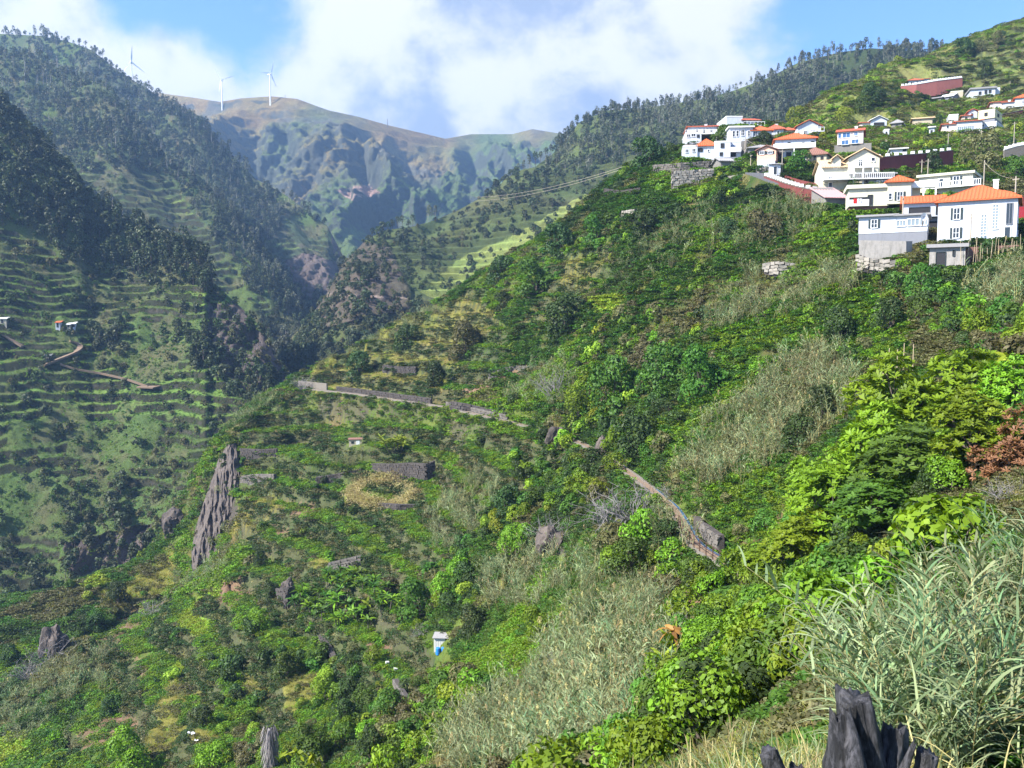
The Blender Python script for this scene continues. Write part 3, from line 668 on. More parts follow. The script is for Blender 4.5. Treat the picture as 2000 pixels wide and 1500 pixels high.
# valley floor under everything
fx, fy = np.meshgrid(np.linspace(-2600, 2600, 60), np.linspace(-60, 3000, 60))
fz = -150 + 0 * fx + 20 * fbm(fx / 300, fy / 300, 5) + np.clip((fy - 500) * .11, 0, 160)
fz = np.where(fy < 30, -25.0 - 60 * np.clip(-fx / 200, 0, 2) , fz)
fz = np.where((fy >= 30) & (fy < 230), -110, fz)
_m = grid_mesh('valley_floor', fx, fy, fz, np.ones(fx.shape + (3,)) * C(.06, .09, .04)); _m.materials.append(MAT['valley_ground'])
link('valley_floor', _m, kind='structure', label='ground at the bottom of the gorge')
# air
bm_v = [(-2700, -120, -190), (2700, -120, -190), (2700, 3100, -190), (-2700, 3100, -190), (-2700, -120, 760), (2700, -120, 760), (2700, 3100, 760), (-2700, 3100, 760)]
me = bpy.data.meshes.new('haze'); me.from_pydata(bm_v, [], [(0, 3, 2, 1), (4, 5, 6, 7), (0, 1, 5, 4), (1, 2, 6, 5), (2, 3, 7, 6), (3, 0, 4, 7)])
hm = bpy.data.materials.new('haze_air'); hm.use_nodes = True; hm.node_tree.nodes.clear()
ho = N(hm.node_tree, 'ShaderNodeOutputMaterial'); hv = N(hm.node_tree, 'ShaderNodeVolumePrincipled')
hv.inputs['Color'].default_value = (0.36, 0.60, 1.0, 1); hv.inputs['Density'].default_value = 0.00018; hv.inputs['Anisotropy'].default_value = 0.2
hm.node_tree.links.new(hv.outputs[0], ho.inputs['Volume']); me.materials.append(hm)
link('haze', me, kind='stuff', label='thin blue haze filling the valley air')

# ------------------------------------------------------------------ plant prototypes (shared meshes)
def quads_mesh(name, V, Q, tone, mats, midx=None):
    me = bpy.data.meshes.new(name)
    V = np.asarray(V, np.float32); Q = np.asarray(Q, np.int32)
    me.vertices.add(len(V)); me.vertices.foreach_set('co', V.ravel())
    me.loops.add(Q.size); me.loops.foreach_set('vertex_index', Q.ravel())
    me.polygons.add(len(Q)); me.polygons.foreach_set('loop_start', np.arange(0, Q.size, 4, dtype=np.int32))
    if midx is not None: me.polygons.foreach_set('material_index', np.asarray(midx, np.int32))
    a = me.attributes.new('tone', 'FLOAT', 'POINT'); a.data.foreach_set('value', np.asarray(tone, np.float32))
    for m in mats: me.materials.append(MAT[m])
    me.update(); return me
def unit(v): return v / (np.linalg.norm(v, axis=-1, keepdims=True) + 1e-9)
def leaves(c, n, ln, wd, r, fold=0.12, spread=0.75):
    """pointed folded leaves at c (N,3) facing roughly along n: returns verts, quads"""
    N_ = len(c)
    nn = unit(n + r.normal(0, spread, (N_, 3)) * .6)
    t = unit(np.cross(nn, r.normal(0, 1, (N_, 3)))); b = np.cross(nn, t)
    L = (ln * (0.6 + .8 * r.rand(N_)))[:, None]; Wd = (wd * (0.6 + .8 * r.rand(N_)))[:, None]
    v = np.stack([c - t * L * .5, c + b * Wd * .5 + nn * L * fold, c + t * L * .5, c - b * Wd * .5 + nn * L * fold], 1).reshape(-1, 3)
    q = np.arange(N_ * 4).reshape(-1, 4)
    return v, q
class Geo:
    def __init__(s): s.v = []; s.q = []; s.t = []; s.m = []; s.n = 0
    def add(s, v, q, tone, m=0):
        s.v.append(v); s.q.append(q + s.n); s.t.append(tone * np.ones(len(v))); s.m.append(np.full(len(q), m)); s.n += len(v)
    def tube(s, pts, rad, m=0, k=5, tone=.5):
        pts = np.array(pts, float); rad = np.array(rad, float); n = len(pts)
        d = np.gradient(pts, axis=0); d = unit(d)
        ref = np.array([.31, .17, .93]) if abs(d[0, 2]) < .8 else np.array([.93, .2, .1])
        a = unit(np.cross(d, ref)); b = np.cross(d, a)
        an = np.linspace(0, 2 * np.pi, k, endpoint=False)
        ring = pts[:, None] + rad[:, None, None] * (np.cos(an)[None, :, None] * a[:, None] + np.sin(an)[None, :, None] * b[:, None])
        i = np.arange(n * k).reshape(n, k); j = np.roll(i, -1, 1)
        q = np.stack([i[:-1], j[:-1], j[1:], i[1:]], -1).reshape(-1, 4)
        s.add(ring.reshape(-1, 3), q, tone, m)
    def blades(s, base, d0, ln, wd, droop, r, seg=3, m=0, up=None):
        """arching strips: base (N,3), start direction d0, length, width"""
        N_ = len(base); d0 = unit(d0)
        side = unit(np.cross(d0, np.array([0, 0, 1.]) + r.normal(0, .35, (N_, 3))))
        L = np.broadcast_to(ln, (N_,))[:, None]; Wd = np.broadcast_to(wd, (N_,))[:, None]
        rows = []
        for k in range(seg + 1):
            t = k / seg
            c = base + d0 * L * t + np.array([0, 0, -1.]) * L * droop * t * t
            w = Wd * (1 - t) ** .6 * (0.55 + .45 * min(1, t * 4 + .3)) * .5 if k < seg else Wd * .03
            rows.append(np.stack([c - side * w, c + side * w], 1))
        V = np.stack(rows, 1).reshape(N_, -1, 3)             # N, (seg+1)*2, 3
        per = (seg + 1) * 2
        q0 = np.array([[2 * k, 2 * k + 1, 2 * k + 3, 2 * k + 2] for k in range(seg)])
        Q = (q0[None] + (np.arange(N_) * per)[:, None, None]).reshape(-1, 4)
        s.add(V.reshape(-1, 3), Q, np.repeat(r.rand(N_), per), m)
    def mesh(s, name, mats): return quads_mesh(name, np.concatenate(s.v), np.concatenate(s.q), np.concatenate(s.t), mats, np.concatenate(s.m))

def lobes_pts(r, n, rad, hgt, k, low=0.15, lob=0.42):
    """points over the outside of k overlapping lobes filling a crown of radius rad and height hgt"""
    cs = []; rs = []
    for i in range(k):
        a = r.rand() * 6.283; d = math.sqrt(r.rand()) * rad * (1 - lob) ; z = hgt * (low + (1 - low - lob * .6) * r.rand())
        f = 1 - 0.55 * (z / hgt) ** 2
        cs.append((math.cos(a) * d * f, math.sin(a) * d * f, z)); rs.append(rad * lob * (.65 + .6 * r.rand()))
    cs = np.array(cs); rs = np.array(rs)
    w = rs ** 2; i = r.choice(k, n * 2, p=w / w.sum())
    d = unit(r.normal(0, 1, (n * 2, 3))); d[:, 2] = np.where(d[:, 2] < -.35, -d[:, 2], d[:, 2])
    p = cs[i] + d * (rs[i] * (0.80 + .28 * r.rand(n * 2)))[:, None] * np.array([1, 1, hgt / rad * .55 + .35])
    ins = ((((p[:, None] - cs[None]) / np.array([1, 1, hgt / rad * .55 + .35])) ** 2).sum(-1) < (rs[None] * .72) ** 2).any(1)
    keep = (~ins) & (p[:, 2] > -.1 * hgt)
    return p[keep][:n], d[keep][:n], cs, rs
def shrub_mesh(name, seed, mat, n=520, rad=1.5, hgt=2.2, k=8, leaf=.30, stem=True, low=.1, lob=.42):
    r = np.random.RandomState(seed); g = Geo()
    p, d, cs, rs = lobes_pts(r, n, rad, hgt, k, low, lob)
    cl = vn(p[:, 0] * 2.2 / rad, p[:, 1] * 2.2 / rad + p[:, 2], seed) * .6
    v, q = leaves(p, d, leaf, leaf * .55, r)
    g.add(v, q, np.repeat(np.clip(cl + r.rand(len(p)) * .55, 0, 1), 4))
    if stem:
        for c in cs[:4]:
            g.tube([(0, 0, -.6), (c[0] * .3, c[1] * .3, c[2] * .4), tuple(c)], [.07 * rad, .045 * rad, .015 * rad], 1, 4)
    return g.mesh(name, [mat, 'bark'])
def rosette_tree(name, seed, mat, n=420, rad=2.6, hgt=4.2, k=12, per=8, leaf=.34):
    """broad-leaved tree with its leaves in whorls at the shoot tips; returns crown mesh, trunk mesh"""
    r = np.random.RandomState(seed); g = Geo(); tr = Geo()
    p, d, cs, rs = lobes_pts(r, n, rad, hgt, k, .18, .36)
    m = len(p); up = unit(d * .8 + np.array([0, 0, .9]) + r.normal(0, .25, (m, 3)))
    a = unit(np.cross(up, r.normal(0, 1, (m, 3)))); b = np.cross(up, a)
    tone = np.clip(.25 + .5 * vn(p[:, 0], p[:, 1] + p[:, 2], seed) + .3 * r.rand(m), 0, 1)
    for j in range(per):
        an = 6.283 * j / per + r.rand(m) * .5
        o = a * np.cos(an)[:, None] + b * np.sin(an)[:, None]
        L = leaf * (.7 + .5 * r.rand(m))[:, None]
        dr = unit(o + up * (.35 + .5 * r.rand(m))[:, None]); sd = unit(np.cross(dr, up)); nn = np.cross(sd, dr)
        q0 = p; tip = p + dr * L - up * L * .18; mid = p + dr * L * .58
        w = L * .17
        v = np.stack([q0, mid + sd * w - nn * w * .25, tip, mid - sd * w - nn * w * .25], 1).reshape(-1, 3)
        g.add(v, np.arange(m * 4).reshape(-1, 4), np.repeat(np.clip(tone + r.normal(0, .1, m), 0, 1), 4))
    base = np.array([0, 0, -1.0]); fork = np.array([.1 * rad, 0, hgt * .28])
    tr.tube([base, fork * .5, fork], [.11 * rad * .7, .08 * rad * .7, .06 * rad * .7], 0, 7)
    for i, c in enumerate(cs):
        mid = fork * .5 + c * .5 + r.normal(0, .1, 3) * rad
        tr.tube([fork * (.7 + .3 * r.rand()), mid, c], [.035 * rad, .022 * rad, .008 * rad], 0, 4)
        for t in range(3):
            e = c + unit(r.normal(0, 1, 3) + np.array([0, 0, .6])) * rs[i] * .8
            tr.tube([c * .8 + mid * .2, (c + e) / 2 + r.normal(0, .05, 3), e], [.012 * rad, .008 * rad, .003 * rad], 0, 3)
    return g.mesh(name + '_crown', [mat]), tr.mesh(name + '_trunk', ['bark'])
def cane_mesh(name, seed, mat, stalks=10, hgt=3.4, per=15, blade=.62, wd=.055, rad=.8, lean=(-.5, -.1), plume=0.0, seg=3):
    r = np.random.RandomState(seed); g = Geo()
    for s in range(stalks):
        b0 = np.array([r.normal(0, rad * .5), r.normal(0, rad * .5), -.4]); h = hgt * (.65 + .5 * r.rand())
        ln = np.array([lean[0] + r.normal(0, .42), lean[1] + r.normal(0, .42)])
        T = np.linspace(0, 1, 6)
        pts = np.stack([b0[0] + ln[0] * h * T ** 2 * .5, b0[1] + ln[1] * h * T ** 2 * .5, b0[2] + h * T * (1 - .12 * T)], 1)
        g.tube(pts, np.linspace(.016, .005, 6) * (wd / .055), 1, 3)
        t = .25 + .75 * (np.arange(per) + r.rand(per)) / per
        bp = np.stack([np.interp(t, T, pts[:, i]) for i in range(3)], 1)
        an = (np.arange(per) % 2) * np.pi + r.normal(0, .5, per) + s
        d = np.stack([np.cos(an) + lean[0] * .9, np.sin(an) + lean[1], .9 + .6 * t], 1)
        g.blades(bp, d, blade * (.6 + .7 * r.rand(per)) * (1.15 - .5 * (t > .9)), wd * (.7 + .6 * r.rand(per)), .32 + .25 * r.rand(), r, seg)
        if plume and r.rand() < plume:
            c = pts[-1] + unit(r.normal(0, 1, (26, 3))) * np.array([.06, .06, .22]) + np.array([0, 0, .15])
            v, q = leaves(c, r.normal(0, 1, (26, 3)), .16, .04, r); g.add(v, q, .9, 2)
    return g.mesh(name, [mat, 'leaf_straw', 'leaf_straw'])
def tuft_mesh(name, seed, mat, n=34, ln=.55, wd=.035, rad=.45, droop=.35, seg=2):
    r = np.random.RandomState(seed); g = Geo()
    b = np.stack([r.normal(0, rad * .6, n), r.normal(0, rad * .6, n), np.full(n, -.05)], 1)
    d = np.stack([r.normal(0, .5, n) - .15, r.normal(0, .5, n), np.ones(n)], 1)
    g.blades(b, d, ln * (.5 + .8 * r.rand(n)), wd, droop, r, seg)
    return g.mesh(name, [mat])
def creeper_mesh(name, seed, mat, n=150, rad=.9, leaf=.2, hgt=.35):
    r = np.random.RandomState(seed); g = Geo()
    a = r.rand(n) * 6.283; q = np.sqrt(r.rand(n)) * rad
    p = np.stack([np.cos(a) * q, np.sin(a) * q, 0 * q], 1)
    p[:, 2] = hgt * (vn(p[:, 0] * 2.5, p[:, 1] * 2.5, seed)) * (1 - (q / rad) ** 2 * .7) + .06 * r.rand(n)
    d = np.tile(np.array([0, -.1, 1.]), (n, 1))
    v, qq = leaves(p, d, leaf, leaf * .75, r, .12, .9); g.add(v, qq, np.repeat(r.rand(n), 4))
    return g.mesh(name, [mat])
def fan_plant(name, seed, mat, n=26, ln=1.6, wd=.16, stem=.3, droop=.35, up=.8, heads=1, spread=.0):
    """rosettes of long straps: agaves, dragon plants, young bananas"""
    r = np.random.RandomState(seed); g = Geo()
    for h in range(heads):
        c = np.array([r.normal(0, spread), r.normal(0, spread), stem * (.7 + .6 * r.rand())])
        g.tube([(c[0] * .6, c[1] * .6, -.5), tuple(c)], [.09, .06], 1, 5)
        an = np.arange(n) * 2.399 + r.rand(n) * .4; e = up * (.2 + 1.2 * r.rand(n))
        g.blades(np.tile(c, (n, 1)), np.stack([np.cos(an), np.sin(an), e], 1), ln * (.7 + .4 * r.rand(n)), wd, droop, r, 4)
    return g.mesh(name, [mat, 'bark'])
def bare_mesh(name, seed, rad=1.6, hgt=2.4, n=16, mat='twig_grey', lean=(0, 0)):
    r = np.random.RandomState(seed); g = Geo()
    def br(p, d, L, w, dep):
        k = 4; pts = [p]
        for i in range(k - 1):
            d = unit(d + r.normal(0, .22, 3)); pts.append(pts[-1] + d * L / (k - 1))
        g.tube(pts, np.linspace(w, w * .45, k), 0, 3)
        if dep:
            for j in range(3):
                br(pts[1 + j % 3], unit(d + r.normal(0, .6, 3)), L * .62, w * .55, dep - 1)
    for i in range(n):
        a = r.rand() * 6.283
        br(np.array([r.normal(0, .15), r.normal(0, .15), -.2]), np.array([math.cos(a) * rad / hgt + lean[0], math.sin(a) * rad / hgt + lean[1], .9]), hgt * .62, .035, 2)
    return g.mesh(name, [mat])
def far_tree_mesh(name, seed, mat, n=150, hgt=12, rad=3.0, k=6, leaf=1.15, trunk='bark', low=.35, tk=.22):
    r = np.random.RandomState(seed); g = Geo()
    p, d, cs, rs = lobes_pts(r, n, rad, hgt * (1 - low), k, .05, .45); p[:, 2] += hgt * low; cs[:, 2] += hgt * low
    v, q = leaves(p, d, leaf, leaf * .7, r, .15, 1.0); g.add(v, q, np.repeat(r.rand(len(p)), 4))
    g.tube([(0, 0, -3), (r.normal(0, .3), r.normal(0, .3), hgt * .5), (r.normal(0, .4), r.normal(0, .4), hgt * .9)], [tk * 1.2, tk * .8, tk * .25], 1, 4)
    for c in cs[:4]: g.tube([(0, 0, hgt * .45), tuple(c)], [tk * .5, tk * .15], 1, 3)
    return g.mesh(name, [mat, trunk])

# ------------------------------------------------------------------ masses of plants nobody could count
def scatter(name, pts, rot, scl, pid, meshes, label):
    pts = np.asarray(pts, np.float32)
    me = bpy.data.meshes.new(name); me.vertices.add(len(pts)); me.vertices.foreach_set('co', pts.ravel())
    for an, ty, key, dat in (('rot', 'FLOAT_VECTOR', 'vector', rot), ('scl', 'FLOAT_VECTOR', 'vector', scl), ('pid', 'INT', 'value', pid)):
        a = me.attributes.new(an, ty, 'POINT'); a.data.foreach_set(key, np.asarray(dat, np.int32 if ty == 'INT' else np.float32).ravel())
    o = link(name, me, kind='stuff', label=label)
    pc = bpy.data.collections.new(name + '_kinds')
    for i, m in enumerate(meshes):
        po = bpy.data.objects.new('%s_kind_%02d' % (name, i), m); pc.objects.link(po)
    g = bpy.data.node_groups.new(name + '_nodes', 'GeometryNodeTree')
    g.interface.new_socket('Geometry', in_out='INPUT', socket_type='NodeSocketGeometry')
    g.interface.new_socket('Geometry', in_out='OUTPUT', socket_type='NodeSocketGeometry')
    gi = g.nodes.new('NodeGroupInput'); go = g.nodes.new('NodeGroupOutput')
    ci = g.nodes.new('GeometryNodeCollectionInfo'); ci.inputs['Collection'].default_value = pc
    ci.inputs['Separate Children'].default_value = True; ci.inputs['Reset Children'].default_value = True
    io = g.nodes.new('GeometryNodeInstanceOnPoints'); io.inputs['Pick Instance'].default_value = True
    def na(nm, dt):
        n = g.nodes.new('GeometryNodeInputNamedAttribute'); n.data_type = dt; n.inputs['Name'].default_value = nm; return n.outputs['Attribute']
    g.links.new(gi.outputs[0], io.inputs['Points']); g.links.new(ci.outputs[0], io.inputs['Instance'])
    g.links.new(na('pid', 'INT'), io.inputs['Instance Index']); g.links.new(na('rot', 'FLOAT_VECTOR'), io.inputs['Rotation'])
    g.links.new(na('scl', 'FLOAT_VECTOR'), io.inputs['Scale']); g.links.new(io.outputs[0], go.inputs[0])
    md = o.modifiers.new('plants', 'NODES'); md.node_group = g
    return o

# candidates on the near hillside
def slope_pts(n, r0, r1, seed, power=1.0, jit=0):
    r = np.random.RandomState(seed)
    th = R(-40) + R(80) * r.rand(n)
    u = r.rand(n)
    if power == 0: rr = r0 * (r1 / r0) ** u                 # density ~ 1/r^2
    else: rr = (r0 ** power + (r1 ** power - r0 ** power) * u) ** (1 / power)
    x = rr * np.sin(th); y = rr * np.cos(th); z = H(x, y)
    px, py = proj(x, y, z)
    k = (px > -130) & (px < 2130) & (py > -50) & (py < 1760)
    # drop what lies far behind the crest: compare with line of sight
    x, y, z, px, py = x[k], y[k], z[k], px[k], py[k]
    vis = np.ones(len(x), bool)
    for f in np.concatenate([np.linspace(.35, .9, 14), [.94, .97]]):
        hb = base_h(x * f, y * f)
        vis &= ~(hb > (z + 4.0) * f + 3.0)
    return x[vis], y[vis], z[vis], px[vis], py[vis]

Z_CANE = [[(1370,630),(1430,540),(1600,510),(1710,560),(1600,610),(1400,650)],[(1300,940),(1360,840),(1500,740),(1600,670),(1690,740),(1650,830),(1560,880),(1480,930),(1380,970)],
 [(850,1520),(880,1420),(980,1380),(1060,1290),(1130,1180),(1180,1120),(1290,1160),(1330,1250),(1300,1400),(1240,1430),(1180,1520)],
 [(1380,480),(1480,390),(1600,395),(1600,450),(1500,530),(1400,530)],[(340,1090),(400,1110),(470,1040),(530,980),(490,1060),(420,1160),(350,1170)],
 [(430,850),(500,775),(575,755),(530,820),(450,870)],[(330,1010),(410,920),(430,870),(400,970),(350,1050)],[(0,1330),(80,1300),(220,1290),(230,1340),(110,1380),(60,1450),(0,1460)],
 [(840,1010),(930,920),(990,950),(910,1060),(850,1080)],[(930,1140),(960,1070),(1070,1080),(1110,1140),(1040,1190),(960,1190)],[(1270,1010),(1310,970),(1350,1040),(1340,1080),(1280,1070)],
 [(1110,1210),(1120,1080),(1180,1080),(1200,1200)],[(980,790),(1040,700),(1110,700),(1130,790),(1060,800)],[(1890,560),(2010,520),(2010,620),(1940,640)],
 [(1160,560),(1300,440),(1380,400),(1400,450),(1280,560),(1200,590)],[(630,900),(700,870),(740,890),(660,930)],[(640,710),(760,640),(960,560),(900,600),(760,660)]]
Z_NEARCANE = [[(1740,1650),(1750,1520),(1820,1400),(1870,1310),(1950,1250),(2180,1230),(2180,1440),(1940,1440),(1890,1650)]]
Z_TREES = [[(1270,1560),(1290,1330),(1370,1160),(1400,1130),(1510,1130),(1500,960),(1560,890),(1650,720),(1760,670),(1870,680),(1910,900),(1870,1000),(1720,1060),(1680,1200),(1620,1300),(1560,1500)]]
Z_DENSE = [[(1090,830),(1060,760),(1150,650),(1250,600),(1400,640),(1500,680),(1440,790),(1330,900),(1200,870)],[(960,960),(1060,860),(1200,880),(1180,1000),(1060,1010),(1010,1090),(900,1210),(790,1200),(880,1080)],
 [(780,1500),(700,1420),(800,1350),(930,1320),(960,1360),(880,1480)],[(1040,500),(1190,430),(1360,330),(1480,360),(1330,470),(1100,580)],[(1780,560),(2100,520),(2100,900),(1900,700),(1800,640)],[(1160,1080),(1260,1040),(1340,1100),(1320,1180),(1200,1180)],
 [(380,1330),(620,1230),(760,1330),(640,1500),(380,1500)],[(1280,240),(1320,300),(1200,380),(1180,350)]]
Z_BANANA = [[(570,1185),(630,1130),(745,1135),(790,1190),(760,1240),(620,1225)]]
Z_CREEP = [[(1380,950),(1560,880),(1540,1090),(1400,1080)],[(1380,650),(1560,600),(1700,560),(1800,640),(1760,720),(1680,700),(1600,670),(1450,780),(1330,900),(1250,860),(1420,720)],[(600,1080),(760,1000),(900,980),(880,1080),(760,1140),(640,1080)],[(450,900),(600,860),(620,920),(500,980)],[(0,1480),(100,1420),(300,1300),(240,1440),(180,1520),(0,1520)]]
Z_NONE = [[(835,1230),(885,1235),(890,1300),(840,1300)],[(670,845),(715,845),(715,875),(670,875)]]
BUSHY = ['leaf_dark', 'leaf_mid', 'leaf_bright', 'leaf_olive', 'leaf_lime']
PROTO = {}
for m, nm in (('leaf_dark', 'dark'), ('leaf_mid', 'mid'), ('leaf_bright', 'bright'), ('leaf_olive', 'olive'), ('leaf_lime', 'lime')):
    PROTO[nm] = [shrub_mesh('shrub_%s_%d' % (nm, i), 100 + 10 * i + len(nm), m, n=620, k=9, leaf=.27) for i in range(3)]
    PROTO[nm + '_f'] = [shrub_mesh('far_shrub_%s_%d' % (nm, i), 300 + 10 * i + len(nm), m, n=260, k=7, leaf=.46, stem=False) for i in range(2)]
PROTO['cane'] = [cane_mesh('cane_%d' % i, 40 + i, 'leaf_cane', stalks=9, per=12, wd=.07, blade=.7, plume=.1, seg=2) for i in range(3)]
PROTO['cane_g'] = [cane_mesh('green_cane_%d' % i, 50 + i, 'leaf_cane_green', stalks=9, per=12, wd=.075, blade=.7, seg=2) for i in range(2)]
PROTO['ncane'] = [cane_mesh('near_cane_%d' % i, 60 + i, 'leaf_cane', stalks=7, per=22, wd=.036, blade=.66, hgt=2.9, rad=.55, lean=(-.75, -.15), plume=.0, seg=5) for i in range(4)]
PROTO['ncane_g'] = [cane_mesh('near_green_cane_%d' % i, 70 + i, 'leaf_cane_green', stalks=7, per=22, wd=.036, blade=.66, hgt=2.7, rad=.55, lean=(-.6, -.15), seg=5) for i in range(3)]
PROTO['tuft'] = [tuft_mesh('tuft_%d' % i, 80 + i, m) for i, m in enumerate(['leaf_bright', 'leaf_ygrass', 'leaf_straw', 'leaf_mid'])]
PROTO['creep'] = [creeper_mesh('creeper_%d' % i, 90 + i, m) for i, m in enumerate(['leaf_mid', 'leaf_bright', 'leaf_dark', 'leaf_lime', 'leaf_olive'])]
PROTO['banana'] = [fan_plant('banana_%d' % i, 95 + i, 'leaf_mid' if i else 'leaf_bright', n=11, ln=1.9, wd=.42, stem=1.1, droop=.45, up=1.1) for i in range(2)]

def pick(keys, n, r, p=None):
    return r.choice(keys, n, p=p)
# ground cover: creepers, grass
gx, gy, gz, gpx, gpy = slope_pts(175000, 9, 420, 21, 0.8)
r_ = np.random.RandomState(31)
none = soft(gpx, gpy, Z_NONE, 4, 2) | near_built(gx, gy, .0); brown = soft(gpx, gpy, BROWN, 5, 7); rk = soft(gpx, gpy, ROCK, 9, 6)
yg = soft(gpx, gpy, YGR, 5); lime = soft(gpx, gpy, LIME, 5, 5); up = (gpy < 330) & (gpx > 1500)
cre = soft(gpx, gpy, Z_CREEP, 6)
dist = np.sqrt(gx * gx + gy * gy)
n1 = fbm(gx / 20, gy / 20, 201, 3) * .5 + .5; n2 = fbm(gx / 5, gy / 5, 203, 3) * .5 + .5
pid = np.where(n1 > .62, 5, np.where(n1 > .48, 4, np.where(n1 > .4, 6, np.where(n1 > .33, 4, 8))))   # 4 mid 5 bright 6 dark 7 lime 8 olive ; 0..3 tufts
tuf = r_.rand(len(gx)) < .16; pid = np.where(tuf, r_.choice([0, 1, 3], len(gx), p=[.5, .2, .3]), pid)
pid = np.where(n2 > .66, r_.choice([1, 2, 8], len(gx), p=[.5, .15, .35]), pid)
pid = np.where(yg, r_.choice([0, 1, 2, 8], len(gx), p=[.25, .5, .1, .15]), pid)
pid = np.where(up, r_.choice([0, 1, 2, 5, 8], len(gx), p=[.3, .3, .08, .17, .15]), pid)
pid = np.where(cre, r_.choice([4, 5], len(gx), p=[.55, .45]), pid)
pid = np.where(lime, 7, pid)
gst = H(gx, gy, True)[1]; gtr = soft(gpx, gpy, TERR) & ~up
pid = np.where(gst, r_.choice([6, 8, 2, 3], len(gx), p=[.62, .2, .06, .12]), np.where(gtr & ~yg & ~lime & (n2 < .74), r_.choice([5, 4, 0], len(gx), p=[.5, .3, .2]), pid))
keep = ~(none | rk & (r_.rand(len(gx)) < .9) | brown & (r_.rand(len(gx)) < .6)); keep &= ~((dist > 300) & ~up & (r_.rand(len(gx)) < .3))
sc = np.where(gst, .9, np.where(gtr, .78, 1.12)) * np.clip(dist / 110, .38, 1.6) * (.7 + .6 * r_.rand(len(gx)))
def do_scatter(name, k, pid, sc, meshes, label, seed, zs=None, dz=0.0, tilt=.12):
    r = np.random.RandomState(seed); n = int(k.sum())
    rot = np.stack([r.normal(0, tilt, n), r.normal(0, tilt, n), r.rand(n) * 6.283], 1)
    s = sc[k][:, None] * np.ones((1, 3)); 
    if zs is not None: s[:, 2] *= zs[k] if hasattr(zs, '__len__') else zs
    return scatter(name, np.stack([gx[k], gy[k], gz[k] + dz], 1), rot, s, pid[k], meshes, label)
do_scatter('ground_cover', keep, pid, sc, PROTO['tuft'] + PROTO['creep'], 'creepers, grass and low weeds covering the hillside', 41)

# undergrowth shrubs
def zone_masks(px, py):
    return dict(cane=soft(px, py, Z_CANE, 12, 9), ncane=soft(px, py, Z_NEARCANE, 13, 10), trees=soft(px, py, Z_TREES, 14, 8), dense=soft(px, py, Z_DENSE, 15, 14),
                banana=soft(px, py, Z_BANANA, 16, 4), creep=soft(px, py, Z_CREEP, 6), none=soft(px, py, Z_NONE, 4, 2), brown=soft(px, py, BROWN, 5, 7), rock=soft(px, py, ROCK, 9, 6),
                yg=soft(px, py, YGR, 5), lime=soft(px, py, LIME, 5, 5), up=(py < 340) & (px > 1480))
gx, gy, gz, gpx, gpy = slope_pts(26000, 22, 410, 22, 1.0)
dist = np.sqrt(gx * gx + gy * gy); zm = zone_masks(gpx, gpy); r_ = np.random.RandomState(33); n = len(gx)
dn = fbm(gx / 16, gy / 16, 211, 3) * .5 + .5
pr = sstep(.38, .62, dn) * .42
pr = np.where(zm['dense'], .85, pr); pr = np.where(zm['creep'], .10, pr); pr = np.where(zm['yg'], .07, pr); pr = np.where(zm['up'], .09, pr)
pr = np.where(zm['none'] | zm['lime'] | zm['banana'] | zm['cane'] | zm['ncane'] | zm['brown'] | zm['rock'], .0, pr); pr = np.where(zm['trees'], 0, pr)
pr = np.where(near_built(gx, gy, 1.6), 0, pr); pr = np.where(soft(gpx, gpy, [[(1303,325),(1402,322),(1402,385),(1310,395)],[(1488,345),(1560,372),(1640,380),(1650,412),(1540,412),(1488,380)],[(690,930),(830,930),(830,1005),(690,1005)],[(660,845),(720,845),(730,885),(650,885)],[(840,1240),(880,1240),(890,1310),(830,1310)]], 2, 2), 0, pr)
pr = pr * np.where(soft(gpx, gpy, TERR) & ~zm['dense'] & ~zm['up'], .30, 1) * np.where((gpx < 620) & (gpy > 1000), .5, 1)
sel = r_.rand(n) < pr
tn = fbm(gx / 20, gy / 20, 221, 3) * .5 + .5 + r_.normal(0, .12, n)
kind = np.where(tn < .38, 0, np.where(tn < .52, 1, np.where(tn < .68, 2, 3)))
kind = np.where(zm['up'] & (r_.rand(n) < .5), 4, kind)
kind = np.where((r_.rand(n) < .06), 4, kind)
names = ['dark', 'mid', 'bright', 'olive', 'lime']
size = (.42 + .75 * r_.rand(n) ** 1.6) * np.where(zm['dense'], 1.15, 1.0) * np.where(zm['up'], 1.1, 1)
# the plainest bushes of each kind become individuals further down: remember the biggest in view
app = size / dist * np.where(sel, 1, 0); order = np.argsort(-app)
BIG = [i for i in order[:250] if sel[i]]
BUSH_DATA = [(gx[i], gy[i], gz[i], gpx[i], gpy[i], int(kind[i]), size[i]) for i in BIG]
sel[BIG] = False
far = dist > 120
pidx = np.where(far, 15 + kind * 2 + r_.randint(0, 2, n), kind * 3 + r_.randint(0, 3, n))
zs = .65 + .5 * r_.rand(n)
do_scatter('undergrowth', sel, pidx, size, sum([PROTO[a] for a in names], []) + sum([PROTO[a + '_f'] for a in names], []), 'mixed low bushes merging over the hillside', 42, zs, -.1)

